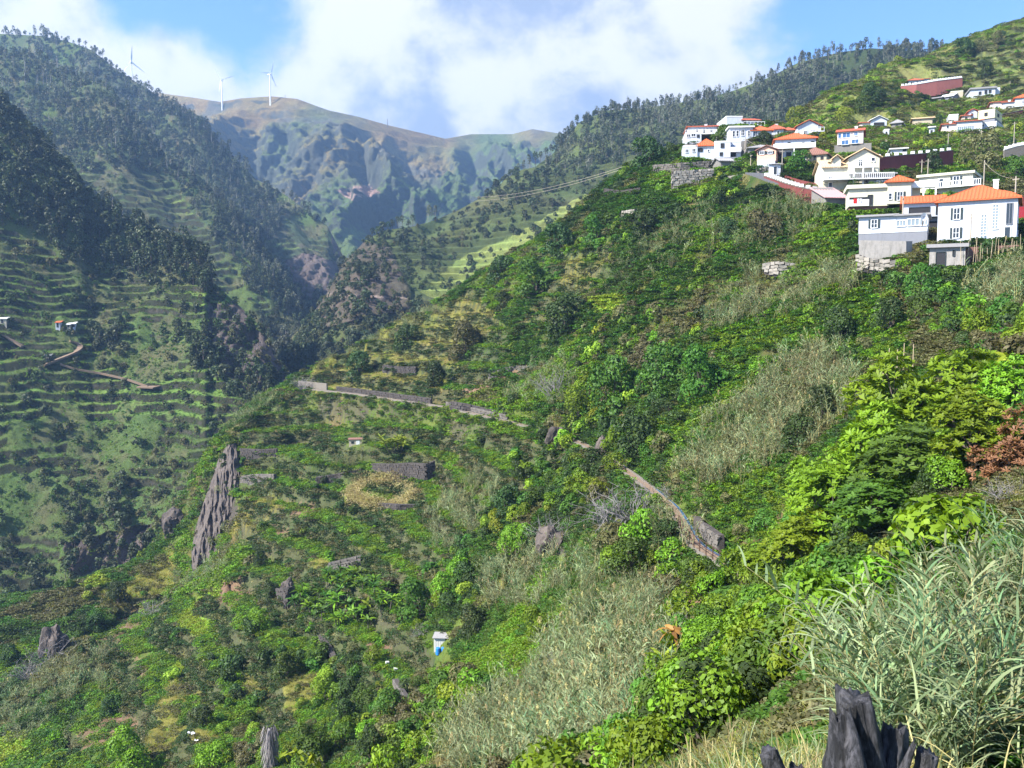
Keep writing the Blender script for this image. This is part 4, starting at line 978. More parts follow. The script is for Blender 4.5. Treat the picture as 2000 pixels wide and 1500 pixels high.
# cane stands
gx, gy, gz, gpx, gpy = slope_pts(40000, 20, 330, 23, 1.0)
dist = np.sqrt(gx * gx + gy * gy); zm = zone_masks(gpx, gpy); r_ = np.random.RandomState(34); n = len(gx)
zm['cane'] &= ~inpoly(gpx, gpy, [(1300,322),(1405,320),(1405,385),(1305,395)])
sel = zm['cane'] & ~zm['none'] & ~near_built(gx, gy, 1.0) & (r_.rand(n) < .8)
do_scatter('giant_cane', sel, np.where(r_.rand(n) < .8, r_.randint(0, 3, n), 3 + r_.randint(0, 2, n)), .38 + .75 * r_.rand(n) * (.6 + .8 * vn(gx / 5, gy / 5, 88)), PROTO['cane'] + PROTO['cane_g'], 'pale feathery stands of giant cane leaning over the slope', 43)
sel = zm['banana'] & (r_.rand(n) < .75)
do_scatter('banana_grove', sel, r_.randint(0, 2, n), .8 + .5 * r_.rand(n), PROTO['banana'], 'banana plants packed together on a small terrace', 44)
# near cane at the right
gx, gy, gz, gpx, gpy = slope_pts(16000, 7, 46, 24, 1.2)
dist = np.sqrt(gx * gx + gy * gy); r_ = np.random.RandomState(35); n = len(gx)
zm = zone_masks(gpx, gpy)
sel = zm['ncane'] & (r_.rand(n) < .75) & (dist > 8.5)
do_scatter('near_cane', sel, np.where(r_.rand(n) < .6, r_.randint(0, 4, n), 4 + r_.randint(0, 3, n)), .5 + .42 * r_.rand(n), PROTO['ncane'] + PROTO['ncane_g'], 'tall cane with long arching blades close by on the right', 45)

# ------------------------------------------------------------------ woods on the far slopes
def loft_pts(G, n, polys, seed, jit=12, avoid=None):
    X, Y, Z, uu, vv, aux = G; r = np.random.RandomState(seed)
    i = r.randint(0, X.shape[0], n); j = r.randint(0, X.shape[1], n)
    x, y, z = X[i, j], Y[i, j], Z[i, j]; px, py = proj(x, y, z)
    k = (px > -60) & (px < 2060)
    k &= soft(px, py, polys, seed, jit)
    if avoid: k &= ~soft(px, py, avoid, seed + 1, jit)
    return x[k], y[k], z[k], px[k], py[k]
FT = {}
FT['oak'] = [far_tree_mesh('far_oak_%d' % i, 400 + i, 'leaf_forest', n=130, hgt=7, rad=3.4, low=.12, leaf=1.3) for i in range(3)]
FT['euc'] = [far_tree_mesh('far_eucalypt_%d' % i, 410 + i, 'leaf_eucalypt', n=110, hgt=14, rad=2.7, low=.38, leaf=1.2, trunk='bark_pale') for i in range(3)]
FT['euc_d'] = [far_tree_mesh('dark_eucalypt_%d' % i, 420 + i, 'leaf_forest', n=120, hgt=13, rad=3.0, low=.35, leaf=1.2, trunk='bark') for i in range(3)]
FT['bush'] = [far_tree_mesh('far_bush_%d' % i, 430 + i, m, n=80, hgt=3.0, rad=1.9, low=.0, leaf=.9) for i, m in enumerate(['leaf_forest', 'leaf_dark', 'leaf_olive'])]
FT['crop'] = [far_tree_mesh('crop_%d' % i, 436 + i, m, n=40, hgt=1.0, rad=1.3, low=.0, leaf=.5, tk=.02) for i, m in enumerate(['leaf_mid', 'leaf_bright', 'leaf_olive'])]
FT['dead'] = [far_tree_mesh('dead_tree_%d' % i, 440 + i, 'leaf_eucalypt', n=10, hgt=15, rad=2.0, low=.3, leaf=.5, trunk='bark_pale', tk=.45) for i in range(2)]
def wood(name, pts, meshes, wts, s0, s1, seed, label):
    x, y, z = pts[:3]; n = len(x); r = np.random.RandomState(seed)
    cl = fbm(x / 30, y / 30, seed, 3) * .5 + .5
    pid = r.choice(len(meshes), n, p=np.array(wts) / sum(wts))
    gr = np.clip((vn(x / 45, y / 45 + z / 60, seed + 5) * 1.4 - .2) * len(meshes), 0, len(meshes) - 1).astype(int); gr = np.minimum(gr, len(meshes) - 3 if wts[-1] < 1 else len(meshes) - 1)
    pid = np.where(r.rand(n) < .45, gr, pid)
    s = (s0 + (s1 - s0) * r.rand(n)) * (.75 + .5 * cl); S = np.stack([s, s, s * (.8 + .4 * r.rand(n))], 1)
    return scatter(name, np.stack([x, y, z - .4], 1), np.stack([0 * x, 0 * x, r.rand(n) * 6.283], 1), S, pid, meshes, label)
cat3 = lambda *a: tuple(np.concatenate([q[i] for q in a]) for i in range(5))
T1 = [[(430,430),(640,440),(660,540),(640,600),(440,600)],[(170,60),(250,140),(160,130)]]
ALL = [[(-200,-200),(900,-200),(900,1300),(-200,1300)]]
wood('far_left_wood', loft_pts(LEFT1, 8500, ALL, 501, 5, [[(560,420),(650,440),(665,560),(600,580),(520,500)]]), FT['oak'] + FT['euc'] + FT['euc_d'] + FT['dead'], [4, 4, 4, 1, 1, 1, 1, 1, 1, .5, .5], .6, 1.1, 502, 'grey-green woods on the farthest left shoulder')
wood('middle_left_wood', loft_pts(LEFT2, 8000, ALL, 503, 8, [[(130,340),(330,345),(480,560),(590,640),(430,640),(260,430)]]), FT['oak'] + FT['euc'] + FT['euc_d'] + FT['dead'], [4, 4, 4, .5, .5, .5, 1, 1, 1, .6, .6], .5, .95, 504, 'dark woods with pale dead trunks on the second left shoulder')
wood('near_left_wood', cat3(loft_pts(LEFT3, 9500, [[(-100,100),(60,200),(190,380),(400,480),(430,570),(330,560),(200,545),(90,470),(-100,420)]], 505, 12),
     loft_pts(LEFT3, 3200, [[(330,640),(430,680),(470,740),(560,740),(560,860),(440,800),(400,740)],[(110,960),(240,940),(300,1020),(280,1120),(120,1140)],[(-50,1020),(60,1060),(90,1180),(-50,1220)],[(180,640),(240,640),(250,690),(190,690)]], 507, 12)),
     FT['oak'] + FT['euc_d'] + FT['bush'], [3, 3, 3, .5, .5, .5, 1, 1, 1], .5, .95, 506, 'dark evergreen woods on the nearest left slope')
wood('left_terrace_growth', loft_pts(LEFT3, 26000, [[(-60,480),(150,520),(430,560),(560,800),(480,950),(300,1150),(120,1200),(-60,1250)]], 531, 8), FT['crop'], [2, 2, 1], .25, .8, 532, 'low crops and weeds on the left terraces')
wood('left_slope_scrub', cat3(loft_pts(LEFT3, 1500, ALL, 509, 5), loft_pts(LEFT2, 1500, ALL, 510, 5), loft_pts(LEFT1, 800, ALL, 511, 5)), FT['bush'], [2, 2, 1], .35, 1.15, 512, 'scattered scrub along the left terraces')
WR = [[(1070,340),(1100,230),(1200,180),(1500,120),(1650,60),(1900,60),(2000,300),(1500,300),(1330,290),(1250,320),(1150,345)]]
wood('ridge_forest', loft_pts(WOOD_R, 15000, WR, 521, 6), FT['euc'] + FT['euc_d'] + FT['oak'], [2.5, 2.5, 2.5, 2, 2, 2, 1, 1, 1], .45, .85, 522, 'eucalyptus forest covering the right ridge')
wood('gorge_scrub', cat3(loft_pts(WOOD_R, 6000, [[(540,700),(620,600),(680,610),(800,600),(900,560),(1000,500),(1230,350),(1180,350),(980,470),(850,560),(800,640),(760,720),(560,800)]], 523, 12), loft_pts(WOOD_R, 6500, [[(600,600),(720,440),(1000,340),(1250,330),(1250,480),(800,700),(560,760)]], 524, 4, [[(800,590),(880,510),(1000,450),(1100,385),(1260,310),(1270,430),(1000,560),(900,620)]])),
     FT['bush'] + FT['oak'], [3, 3, 1, 1, 1, 1], .4, 1.0, 525, 'dark scrub in the gully and below the rock face of the middle ridge')

# single trees against the sky along the crests
def crest_at(crv, px):
    c = np.array(crv, float); return float(np.interp(px, c[:, 0], c[:, 1])), float(np.interp(px, c[:, 0], c[:, 2]))
TREE_N = {}
def tree_obj(name, crown, trunk, loc, rz, s, label, cat='tree', group=None):
    t = empty(name, loc, rz, label=label, cat=cat, group=group); t.scale = s if hasattr(s, '__len__') else (s, s, s)
    if trunk is not None: link('trunk', trunk, t)
    link('crown', crown, t); return t
def split_far(name, seed, mat, trunk, **kw):
    """same tree as the wood's, but crown and trunk apart"""
    m = far_tree_mesh(name, seed, mat, trunk=trunk, **kw)
    n = len(m.polygons); mi = np.empty(n, np.int32); m.polygons.foreach_get('material_index', mi)
    co = np.empty(len(m.vertices) * 3, np.float32); m.vertices.foreach_get('co', co); co = co.reshape(-1, 3)
    lv = np.empty(n * 4, np.int32); m.polygons.foreach_get('vertices', lv) if False else m.loops.foreach_get('vertex_index', lv); lv = lv.reshape(-1, 4)
    tn = np.empty(len(m.vertices), np.float32); m.attributes['tone'].data.foreach_get('value', tn)
    o_ = []
    for k, mt in ((0, mat), (1, trunk)):
        q = lv[mi == k]; u, inv = np.unique(q, return_inverse=True)
        o_.append(quads_mesh(name + ('_crown', '_trunk')[k], co[u], inv.reshape(-1, 4), tn[u], [mt]))
    return o_
SKY_T = [split_far('crest_tree_%d' % i, 450 + i, m, tr, n=170, hgt=h, rad=rd, low=lo, leaf=.95, k=7) for i, (m, tr, h, rd, lo) in enumerate([
    ('leaf_forest', 'bark', 13, 3.2, .4), ('leaf_forest', 'bark', 11, 3.6, .3), ('leaf_eucalypt', 'bark_pale', 15, 2.8, .42), ('leaf_dark', 'bark', 10, 3.4, .25)])]
r_ = np.random.RandomState(77)
def crest_row(crv, xs, kinds, s0, s1, label, group, name):
    for px in xs:
        py, Y = crest_at(crv, px); x, y, z = P(px, py, Y); k = kinds[r_.randint(len(kinds))]; s = s0 + (s1 - s0) * r_.rand()
        tree_obj(name, SKY_T[k][0], SKY_T[k][1], (x, y * 1.002, z - 1.0), r_.rand() * 6.28, s, label, 'tree', group)
crest_row(crest_r, [1012,1022,1034], [1, 2], .75, .95, 'slender dark tree in the group of three standing on the ridge above the terraces', 'three trees standing on the ridge', 'ridge_tree')
crest_row(crest_r, [726,737,748,757,766,776,786,798,806], [0, 1, 3], .55, .8, 'dark tree in the row above the rock face in the middle of the gorge', 'row of trees above the rock face', 'ridge_tree')
crest_row(crest_r, [836,842,850], [0, 2], .7, .95, 'tall dark tree in the small group on the saddle right of the rock face', 'small group of trees on the saddle', 'ridge_tree')
crest_row(crest_r, [1046,1056,1066,1076,1086,1094,1102,1110,1118,1127], [0, 1], .7, 1.0, 'dark tree stepping up the ridge where the forest begins', 'trees stepping up the ridge', 'ridge_tree')
for a_, b_, w_ in ((1138, 1260, 'near its low left end'), (1260, 1380, 'left of the village'), (1380, 1500, 'straight above the white houses'), (1500, 1620, 'above the orange-roofed houses'), (1620, 1740, 'on its rounded top'), (1740, 1860, 'where it meets the terraced slope')):
    xs_ = np.arange(a_, b_, 11); crest_row(crest_r, list(xs_ + r_.randint(-4, 4, len(xs_))), [0, 2, 1, 1], .32, .62, 'eucalyptus against the sky on the right ridge, ' + w_, 'eucalyptus on the right skyline ' + w_, 'eucalyptus_tree')
for a_, b_, w_ in ((4, 78, 'left of its rounded top'), (120, 250, 'between its rounded top and the first turbine'), (260, 420, 'right of the first turbine')):
    xs_ = np.arange(a_, b_, 11); crest_row(crest1, list(xs_ + r_.randint(-4, 4, len(xs_))), [0, 1, 3], .45, .8, 'tree against the sky on the left shoulder, ' + w_, 'trees on the left skyline ' + w_, 'ridge_tree')
for px, s in ((84, 1.5), (110, 1.0), (92, 1.2)):
    py, Y = crest_at(crest1, px); x, y, z = P(px, py, Y)
    tree_obj('ridge_tree', SKY_T[1][0], SKY_T[1][1], (x, y, z - 1), px, s, {84: 'largest spreading tree on the rounded top of the left skyline', 110: 'smaller tree just right of the largest one on the left skyline', 92: 'tree touching the largest one on the left skyline'}[px])

# ------------------------------------------------------------------ individual bushes and trees of the near hillside
zone_of = [([(1330,230),(2010,230),(2010,520),(1640,500),(1480,400),(1320,330)], 'among the houses of the village'),
           ([(1480,0),(2010,0),(2010,230),(1480,230)], 'on the upper terraces above the village'),
           ([(1030,420),(1330,300),(1640,500),(2010,520),(2010,700),(1500,720),(1100,700),(1000,560)], 'on the slope just below the village'),
           ([(560,760),(700,640),(1000,500),(1100,700),(1080,850),(870,790)], 'on the yellow terraces above the path'),
           ([(1080,700),(2010,700),(2010,1120),(1440,1120),(1150,880),(1080,850)], 'on the slope between the path and the village'),
           ([(420,740),(1000,800),(1150,880),(1000,1120),(500,1120),(400,1000)], 'on the terraces below the path'),
           ([(1000,880),(1150,880),(1440,1120),(1300,1500),(900,1500),(950,1120)], 'in the hollow below the railed path'),
           ([(-50,900),(420,900),(600,1120),(500,1300),(-50,1300)], 'on the spur at the lower left'),]
def zone_name(px, py):
    for poly, nm in zone_of:
        if inpoly(np.array([px]), np.array([py]), poly)[0]: return nm
    return 'along the bottom of the near slope'
KN = ['dark green', 'mid green', 'bright green', 'olive', 'yellow-green']
def crown_only(nm): return PROTO[nm]
LM = [(975,532,'the round nearly black tree'),(790,668,'the yellow terrace bush'),(912,670,'the large grey-green bush'),(1105,625,'the tree above the bare plots'),(1262,440,'the dark tree under the stone wall'),
 (1510,425,'the broad olive tree below the red road wall'),(1648,640,'the dark dome-shaped bush'),(1812,556,'the green tree under the concrete shed'),(1888,98,'the tall skyline tree'),(1826,318,'the upper red wall'),(210,1385,'the isolated dark tree at the lower left'),
 (505,1215,'the lower left bright bush'),(630,1335,'the round lime-green bush'),(700,1190,'the banana grove'),(858,1270,'the white booth'),(855,1385,'the tree below the barrels'),(1170,1215,'the small tree on bare earth'),(1240,980,'the largest grey leafless bush'),
 (1087,862,'the big dark boulder'),(775,860,'the big strap-leaved spray'),(750,965,'the straw ring'),(694,862,'the little stone shed'),(430,1000,'the brown rock face'),(1200,760,'the large tree of the dense slope'),(1380,1090,'the path railing'),(1300,900,'the pale cane stand'),
 (528,1450,'the grey dead trunk'),(100,1260,'the grey rock knob'),(400,1200,'the bright lime grass patch'),(1850,430,'the large white house'),(1740,450,'the glazed veranda house'),(1850,760,'the uppermost near crown'),(1540,1290,'the near tree clump'),(1480,1450,'the straw grass'),(1000,1450,'the lower cane stand'),(240,1480,'the bottom left bush'),(1960,590,'the cane at the right border'),(1720,515,'the broken pale masonry'),(1920,520,'the bamboo poles'),(1980,720,'the banana plant at the right border')]
SZ = ['small', 'mid-sized', 'large']
used_lab = {}
for (x, y, z, px, py, k, s) in BUSH_DATA:
    rp = s * 1.5 / y * F
    q = min(LM, key=lambda m: (m[0] - px) ** 2 + (m[1] - py) ** 2)
    dx, dy = px - q[0], py - q[1]; dd = math.hypot(dx, dy)
    hz = 'right' if dx > 0 else 'left'; vt = 'below' if dy > 0 else 'above'
    rel = ('%s of' % hz) if abs(dx) > 2.4 * abs(dy) else (vt if abs(dy) > 2.4 * abs(dx) else vt + ' ' + hz + ' of')
    far_ = 'just ' if dd < 60 else ('' if dd < 120 else 'well ')
    lab = '%s %s bush %s%s %s' % (SZ[0 if rp < 22 else (1 if rp < 34 else 2)], KN[k], far_, rel, q[2])
    s3 = (s, s, s * (.7 + .4 * r_.rand()))
    link('bush', PROTO[names[k]][r_.randint(3)], None, (x, y, z - .1), (0, 0, r_.rand() * 6.28), s3, label=lab, cat='bush', group=lab.replace(' bush ', ' bushes ', 1))
HERO = [ # px, py centre, radius px, kind, label
 (975,532,36,'dark','round nearly black tree on the edge of the slope against the lit terraces'),(1050,548,46,'mid','broad green tree right of the round black one on the slope edge'),
 (985,595,26,'dark','smaller dark bush below the round black tree'),(790,668,32,'dark','round dark bush alone in the yellow terrace'),(912,670,42,'olive','large grey-green bush right of the yellow terrace'),
 (700,716,34,'dark','low dark bush at the left end above the path wall'),(848,738,30,'dark','dark bush hanging over the path wall'),(437,803,26,'dark','dark tree peeping over the cliff edge'),
 (1105,625,52,'dark','tall dark green tree above the bare soil plots'),(1095,470,40,'dark','dark thicket tree on the skyline shoulder'),(1170,452,34,'mid','green tree in the middle of the skyline shoulder'),
 (1262,440,36,'dark','dark tree under the pale stone retaining wall'),(1270,300,40,'dark','dark bush on the hilltop left of the village'),(1500,452,42,'olive','broad olive tree below the red road wall'),
 (1425,455,30,'dark','dark green tree left of the broad olive tree'),(1648,640,48,'dark','dark dome-shaped bush in the bright creepers'),(1745,620,40,'dark','dark bush right of the dome-shaped one under the white houses'),
 (1812,556,44,'mid','green tree just under the ruined concrete shed'),(1888,98,24,'dark','tall dark tree on the skyline at the upper right'),(1920,90,16,'olive','smaller olive tree right of the tall skyline tree'),
 (1927,140,20,'dark','dark cypress-like tree on the upper terraces'),(1952,84,14,'olive','bushy tree on the skyline near the right border'),(1826,318,22,'dark','dark tree in front of the upper red retaining wall'),
 (1925,300,42,'olive','wide olive tree right of the upper red retaining wall'),(1990,325,30,'mid','green bush at the right border above the orange roof'),(1700,186,22,'dark','dark tree at the edge of the sunlit terraces'),
 (1720,192,16,'dark','dark tree just right of the one at the edge of the sunlit terraces'),(1650,225,20,'lime','sunlit yellow-green tree at the top of the village'),(1556,232,20,'lime','yellow-green tree behind the white gabled house'),
 (1690,215,20,'mid','green tree behind the pink house'),(1836,248,14,'dark','small dark tree left of the pillared bungalow'),(1408,268,22,'mid','tree between the leftmost white houses'),(1497,275,22,'dark','dark tree under the long white house'),
 (1565,318,30,'mid','wide green bush under the faded red roof'),(1540,300,14,'dark','palm-like dark bush beside the orange hipped roof'),(1668,362,14,'mid','creeper-covered tree in front of the cream villa'),
 (210,1385,26,'dark','isolated dark tree on the grass at the lower left'),(226,1165,26,'dark','dark round bush, upper one of two on the left spur'),(182,1222,24,'dark','dark round bush, lower one of two on the left spur'),
 (15,1285,30,'dark','black-green tree cut by the left border'),(508,1098,18,'dark','narrow dark tree beside the brown slope'),(528,1160,24,'dark','dark leafy tree under the narrow one beside the grey rock'),(505,1215,28,'bright','bright green bush on the slope at the lower left'),
 (630,1335,26,'lime','round lime-green bush left of the small wall'),(672,1400,36,'dark','dark green bush under the round lime one'),(560,1300,36,'mid','green bush in the middle of the lower left slope'),
 (855,1385,56,'mid','big green tree below the blue barrels'),(760,1390,40,'mid','green tree left of the big one below the barrels'),(945,1350,30,'mid','small green tree right of the big one below the barrels'),
 (820,1180,50,'mid','broad tree at the right end of the banana grove'),(880,1130,44,'bright','yellow-green tree above the banana grove'),(1010,1060,40,'bright','light green round tree in front of the dark rocks'),
 (990,990,38,'dark','tall dark tree in the hollow below the path'),(925,1220,44,'dark','shadowy tree in the hollow right of the barrels'),(1170,1215,44,'dark','small dark orange-tinged tree with its trunk on bare earth'),
 (1050,1230,40,'bright','green tree left of the one on bare earth'),(1235,1100,50,'mid','green tree below the grey leafless bushes'),(1300,1045,34,'dark','dark bush at the bend of the railed path'),
 (1200,760,60,'mid','large green tree in the middle of the dense slope'),(1300,720,54,'mid','green tree right of the large one in the dense slope'),(1250,860,58,'dark','dark tree hanging above the path'),(1380,740,56,'mid','spreading green tree beside the pale cane'),
 (1140,800,44,'bright','light green tree beside the grey cane above the path'),(1560,850,44,'dark','dark green bush inside the pale cane'),(1610,800,40,'dark','second dark bush inside the pale cane'),
 (240,1480,50,'bright','bright green bush at the bottom left edge'),(600,1460,50,'mid','green bush at the bottom edge left of the dead trunk'),(720,1470,40,'dark','dark bush at the bottom edge'),
]
for i, (px, py, rp, kd, lab) in enumerate(HERO):
    q = hit(px, py + rp * .75)
    if q is None: q = hit(px, py + rp * 1.2)
    if q is None: 
        Y = 390; q = P(px, py + rp, Y)
    x, y, z = q; rad = rp / F * y
    key = 'htree_%s_%d' % (kd, i % 3)
    if key not in TREE_N:
        mt = 'leaf_' + kd; k3 = i % 3; r3 = np.random.RandomState(900 + i); g = Geo(); tr = Geo()
        p, d, cs, rs = lobes_pts(r3, 1900, 1.0, 1.7, 15, .06, .36)
        v, qq = leaves(p, d, .125, .07, r3); g.add(v, qq, np.repeat(np.clip(vn(p[:, 0] * 4, p[:, 2] * 4 + p[:, 1], i) * .6 + .5 * r3.rand(len(p)), 0, 1), 4))
        tr.tube([(0, 0, -.4), (.03, 0, .3), (0, .04, .7)], [.09, .06, .03], 0, 5)
        for c in cs: tr.tube([(0, 0, .3), tuple(c * .6), tuple(c)], [.03, .018, .006], 0, 3)
        TREE_N[key] = (g.mesh(key + '_crown', [mt]), tr.mesh(key + '_trunk', ['bark']))
    cr, tk = TREE_N[key]
    tree_obj('broadleaf_tree' if rad > 1.8 else 'round_bush', cr, tk, (x, y + rad * .4, z - .1 * rad), r_.rand() * 6.28, (rad * 1.05, rad * 1.05, rad * (1.0 + .15 * r_.rand())), lab, 'tree' if rad > 1.8 else 'bush')

# near trees with whorled leaves, right foreground
RT = [rosette_tree('whorl_tree_%d' % i, 600 + i, m, n=520, rad=2.6, hgt=4.2, per=8, leaf=.36) for i, m in enumerate(['leaf_bright', 'leaf_mid', 'leaf_bright', 'leaf_mid'])]
near = [(1705,1235,25,1.75,2,'bright tree behind the tips of the leaning cane'),(1665,1345,22,1.6,0,'bright low tree just above the charred stump'),(1745,1150,30,2.3,3,'deep green tree rising behind the cane'),(1600,1440,18,1.2,2,'small bright tree beside the charred stump'),(1760,790,50,3.5,0,'uppermost crown of the bright leafy trees on the right'),(1860,770,48,3.2,2,'bright leafy tree at the upper right of the near clump'),(1690,880,48,3.2,0,'leafy tree at the left shoulder of the near clump'),
 (1815,910,42,3.6,1,'large dark-centred tree in the middle of the near clump'),(1640,990,48,3.3,2,'leafy tree standing left beside the grassy bank'),(1740,1010,40,3.1,1,'tree with dark hollow above the tall cane'),
 (1575,1070,48,2.9,0,'leafy tree above the end of the railed path'),(1580,950,56,2.4,2,'small crown between pale cane and the near clump'),(1655,1130,36,2.7,1,'deep green tree just left of the cane tops'),
 (1560,1180,42,2.7,2,'leafy tree half way down the near clump'),(1450,1190,50,2.4,1,'bluish green tree below the railing end'),(1420,1290,42,2.5,0,'leafy tree at the left edge of the near clump beside bananas'),
 (1530,1290,34,2.3,0,'bright tree in the lower near clump'),(1625,1245,30,1.9,1,'small dark tree behind the leaning cane'),(1350,1385,36,2.2,0,'leafy tree lowest on the left of the near clump'),
 (1450,1400,31,2.0,0,'bright bush-like tree over the straw grass'),(1320,1465,32,1.8,1,'low leafy tree at the bottom edge left of the straw grass'),(1540,1385,27,1.7,2,'bright low tree left of the charred stump'),
 (1910,840,38,2.2,0,'bright tree next to the red-brown one'),(1500,1110,52,2.0,2,'small tree directly behind the path railing'),(1950,770,46,2.3,2,'yellow-green tree at the right border above the red-brown one')]
for i, (px, py, Y, rad, k, lab) in enumerate(near):
    x, y, z = P(px, py, Y); g0 = float(H(np.array([x]), np.array([y]))[0])
    hz = max(.55 * rad / 2.6, min(1.9, (z + rad * .75 - g0) / 4.2))
    tree_obj('whorl_leaf_tree', RT[k][0], RT[k][1], (x, y, g0 if hz > .55 * rad / 2.6 + .01 else z - rad * .6), i * 1.3, (rad / 2.6, rad / 2.6, hz), lab)
# filler of the same trees between them
gx, gy, gz, gpx, gpy = slope_pts(9000, 20, 62, 25, 1.2)
zm = soft(gpx, gpy, Z_TREES, 14, 8); r2 = np.random.RandomState(36); n = len(gx)
sel = (zm & (r2.rand(n) < .14)) | (soft(gpx, gpy, [[(1280,1330),(1640,1300),(1640,1480),(1480,1560),(1250,1560)]], 19, 8) & (r2.rand(n) < .22))
WB = [shrub_mesh('whorl_shrub_%d' % i, 640 + i, m, n=1500, rad=1.5, hgt=2.2, k=11, leaf=.20) for i, m in enumerate(['leaf_bright', 'leaf_mid', 'leaf_dark'])]
do_scatter('near_thicket', sel, r2.choice(3, n, p=[.45, .35, .2]), .55 + .5 * r2.rand(n), WB, 'leafy thicket filling the ground under the near trees', 46)
# red-brown tree
c_, t_ = rosette_tree('red_tree', 650, 'leaf_red', n=700, rad=2.3, hgt=3.8, per=6, leaf=.26)
x, y, z = P(1985, 865, 36); tree_obj('red_leaf_tree', c_, t_, (x, y, z - 2.4), 0, (.95, .95, 1.0), 'red-brown tree cut by the right border above the cane')
# strap-leaved plants
def strap(name, px, py, lab, cat, mesh, s=1.0):
    q = hit(px, py)
    if q: link(name, mesh, None, q, (0, 0, px % 6), (s, s, s), label=lab, cat=cat)
strap('strap_leaf_thicket', 775, 885, 'big spray of yellow-green strap leaves behind the little shed on the terraces', 'plant', fan_plant('strap_thicket', 700, 'leaf_lime', n=16, ln=2.2, wd=.35, stem=1.6, heads=16, spread=1.9, up=1.2))
strap('dragon_plant', 912, 1345, 'spiky dragon plant right of the blue barrels', 'plant', fan_plant('dragon', 701, 'leaf_mid', n=26, ln=1.7, wd=.13, stem=1.2, heads=5, spread=1.1, up=.9))
strap('agave', 733, 1095, 'spiky plant with yellow tips on the grassy terrace', 'plant', fan_plant('agave_a', 702, 'leaf_bright', n=22, ln=1.6, wd=.14, stem=1.3, heads=4, spread=1.2))
strap('banana_plant', 1312, 1330, 'yellowing banana plant left of the leafy trees', 'plant', fan_plant('banana_y', 703, 'leaf_lime', n=10, ln=1.7, wd=.34, stem=1.3, heads=3, spread=.5, up=1.3))
strap('dry_banana_plant', 1322, 1300, 'orange withered banana plant beside the yellowing one', 'plant', fan_plant('banana_o', 704, 'leaf_orange', n=8, ln=1.3, wd=.3, stem=1.6, heads=2, spread=.4, droop=.7))
strap('banana_plant', 1965, 760, 'broad-leaved banana plant near the right border above the red-brown tree', 'plant', fan_plant('banana_r', 705, 'leaf_lime', n=12, ln=1.8, wd=.42, stem=1.4, heads=4, spread=1.0, up=1.2))
strap('agave', 1330, 1092, 'small yellow spiky plant beside the path bend', 'plant', fan_plant('agave_b', 706, 'leaf_lime', n=22, ln=.9, wd=.12, stem=.4))
strap('agave', 1110, 905, 'pale spiky agave beside the big dark rock', 'plant', fan_plant('agave_c', 707, 'leaf_cane', n=22, ln=1.0, wd=.14, stem=.2), 1.2)
strap('tree_fern', 1240, 1250, 'small green plant with arching leaves in the hollow', 'plant', fan_plant('fern', 708, 'leaf_mid', n=18, ln=1.2, wd=.2, stem=.8))
BARE = [bare_mesh('bare_bush_%d' % i, 720 + i) for i in range(3)]
for i, (px, py, hp, lab) in enumerate([(1240,1020,105,'largest grey leafless bush in the hollow below the path'),(1190,1030,90,'grey leafless bush left of the largest one'),(1085,775,65,'pale leafless bush beside the bare soil plots'),
    (95,1300,70,'grey leafless bush on the spur at the lower left'),(60,1330,60,'grey leafless bush at the far lower left'),(1080,1060,70,'dark leafless bush above the rocks in the hollow'),(300,1200,40,'small grey bush beside the brown earth at the lower left'),(1310,975,40,'dry grey twigs beside the path'),
    (1100,1320,60,'leafless fallen branches below the dark hollow tree'),(820,1250,35,'bare twigs left of the white booth'),(590,760,36,'grey bush at the left end of the path'),(1960,980,60,'grey tangle of dead branches at the right border')]):
    q = hit(px, py)
    if q: s = hp / F * q[1] / 2.6; link('leafless_bush', BARE[i % 3], None, q, (0, 0, i), (s * 1.1, s * 1.1, s), label=lab, cat='bush')

# ------------------------------------------------------------------ building kit
plain('wall_white', (.50, .53, .58), .85, .05, 2, .15, 14, dirt=(.33, .30, .27, .6))
plain('wall_cream', (.56, .53, .41), .85, .05, 2, .15, 14, dirt=(.33, .29, .21, .6))
plain('wall_pink', (.72, .42, .30), .85, .05, 2, .15, 14, dirt=(.5, .32, .24, .4))
plain('wall_palepink', (.72, .58, .52), .85, .05, 2, .15, 14, dirt=(.5, .4, .36, .4))
plain('wall_yellow', (.68, .62, .38), .85, .05, 2, .15, 14, dirt=(.5, .45, .3, .4))
plain('wall_beige', (.44, .38, .28), .85, .12, 3, .3, 14, dirt=(.2, .18, .14, .5))
plain('wall_stone', (.20, .185, .17), .95, .45, 5, .8, 6, dirt=(.08, .08, .06, .6))
plain('wall_concrete', (.30, .28, .26), .95, .25, 3, .5, 10, dirt=(.10, .095, .085, .8))
plain('wall_grey', (.20, .205, .23), .9, .08, 3, .2, 12, dirt=(.12, .12, .13, .4))
plain('wall_brick', (.26, .14, .11), .9, .35, 6, .6, 9)
plain('roof_orange', (.50, .115, .04), .8, .22, 5, .3, 30, dirt=(.25, .12, .08, .35))
plain('roof_red', (.42, .11, .06), .8, .25, 5, .3, 30, dirt=(.25, .13, .10, .4))
plain('roof_brown', (.24, .12, .09), .85, .3, 5, .3, 30, dirt=(.1, .08, .07, .5))
plain('roof_tan', (.55, .40, .24), .85, .15, 5, .3, 30)
plain('roof_tin_pink', (.50, .28, .27), .6, .15, 2, .2, 12, dirt=(.25, .16, .14, .5))
plain('roof_grey', (.27, .26, .26), .9, .2, 4, .2, 20)
plain('roof_white', (.62, .62, .60), .9, .1, 4, .2, 20)
plain('roof_cream', (.55, .53, .42), .9, .1, 4, .2, 20)
plain('trim_white', (.78, .78, .78), .6, .03)
plain('shutter_dark', (.035, .05, .055), .5, .1)
plain('red_plaster', (.17, .045, .04), .9, .2, 1.2, .3, 9, dirt=(.07, .03, .03, .6))
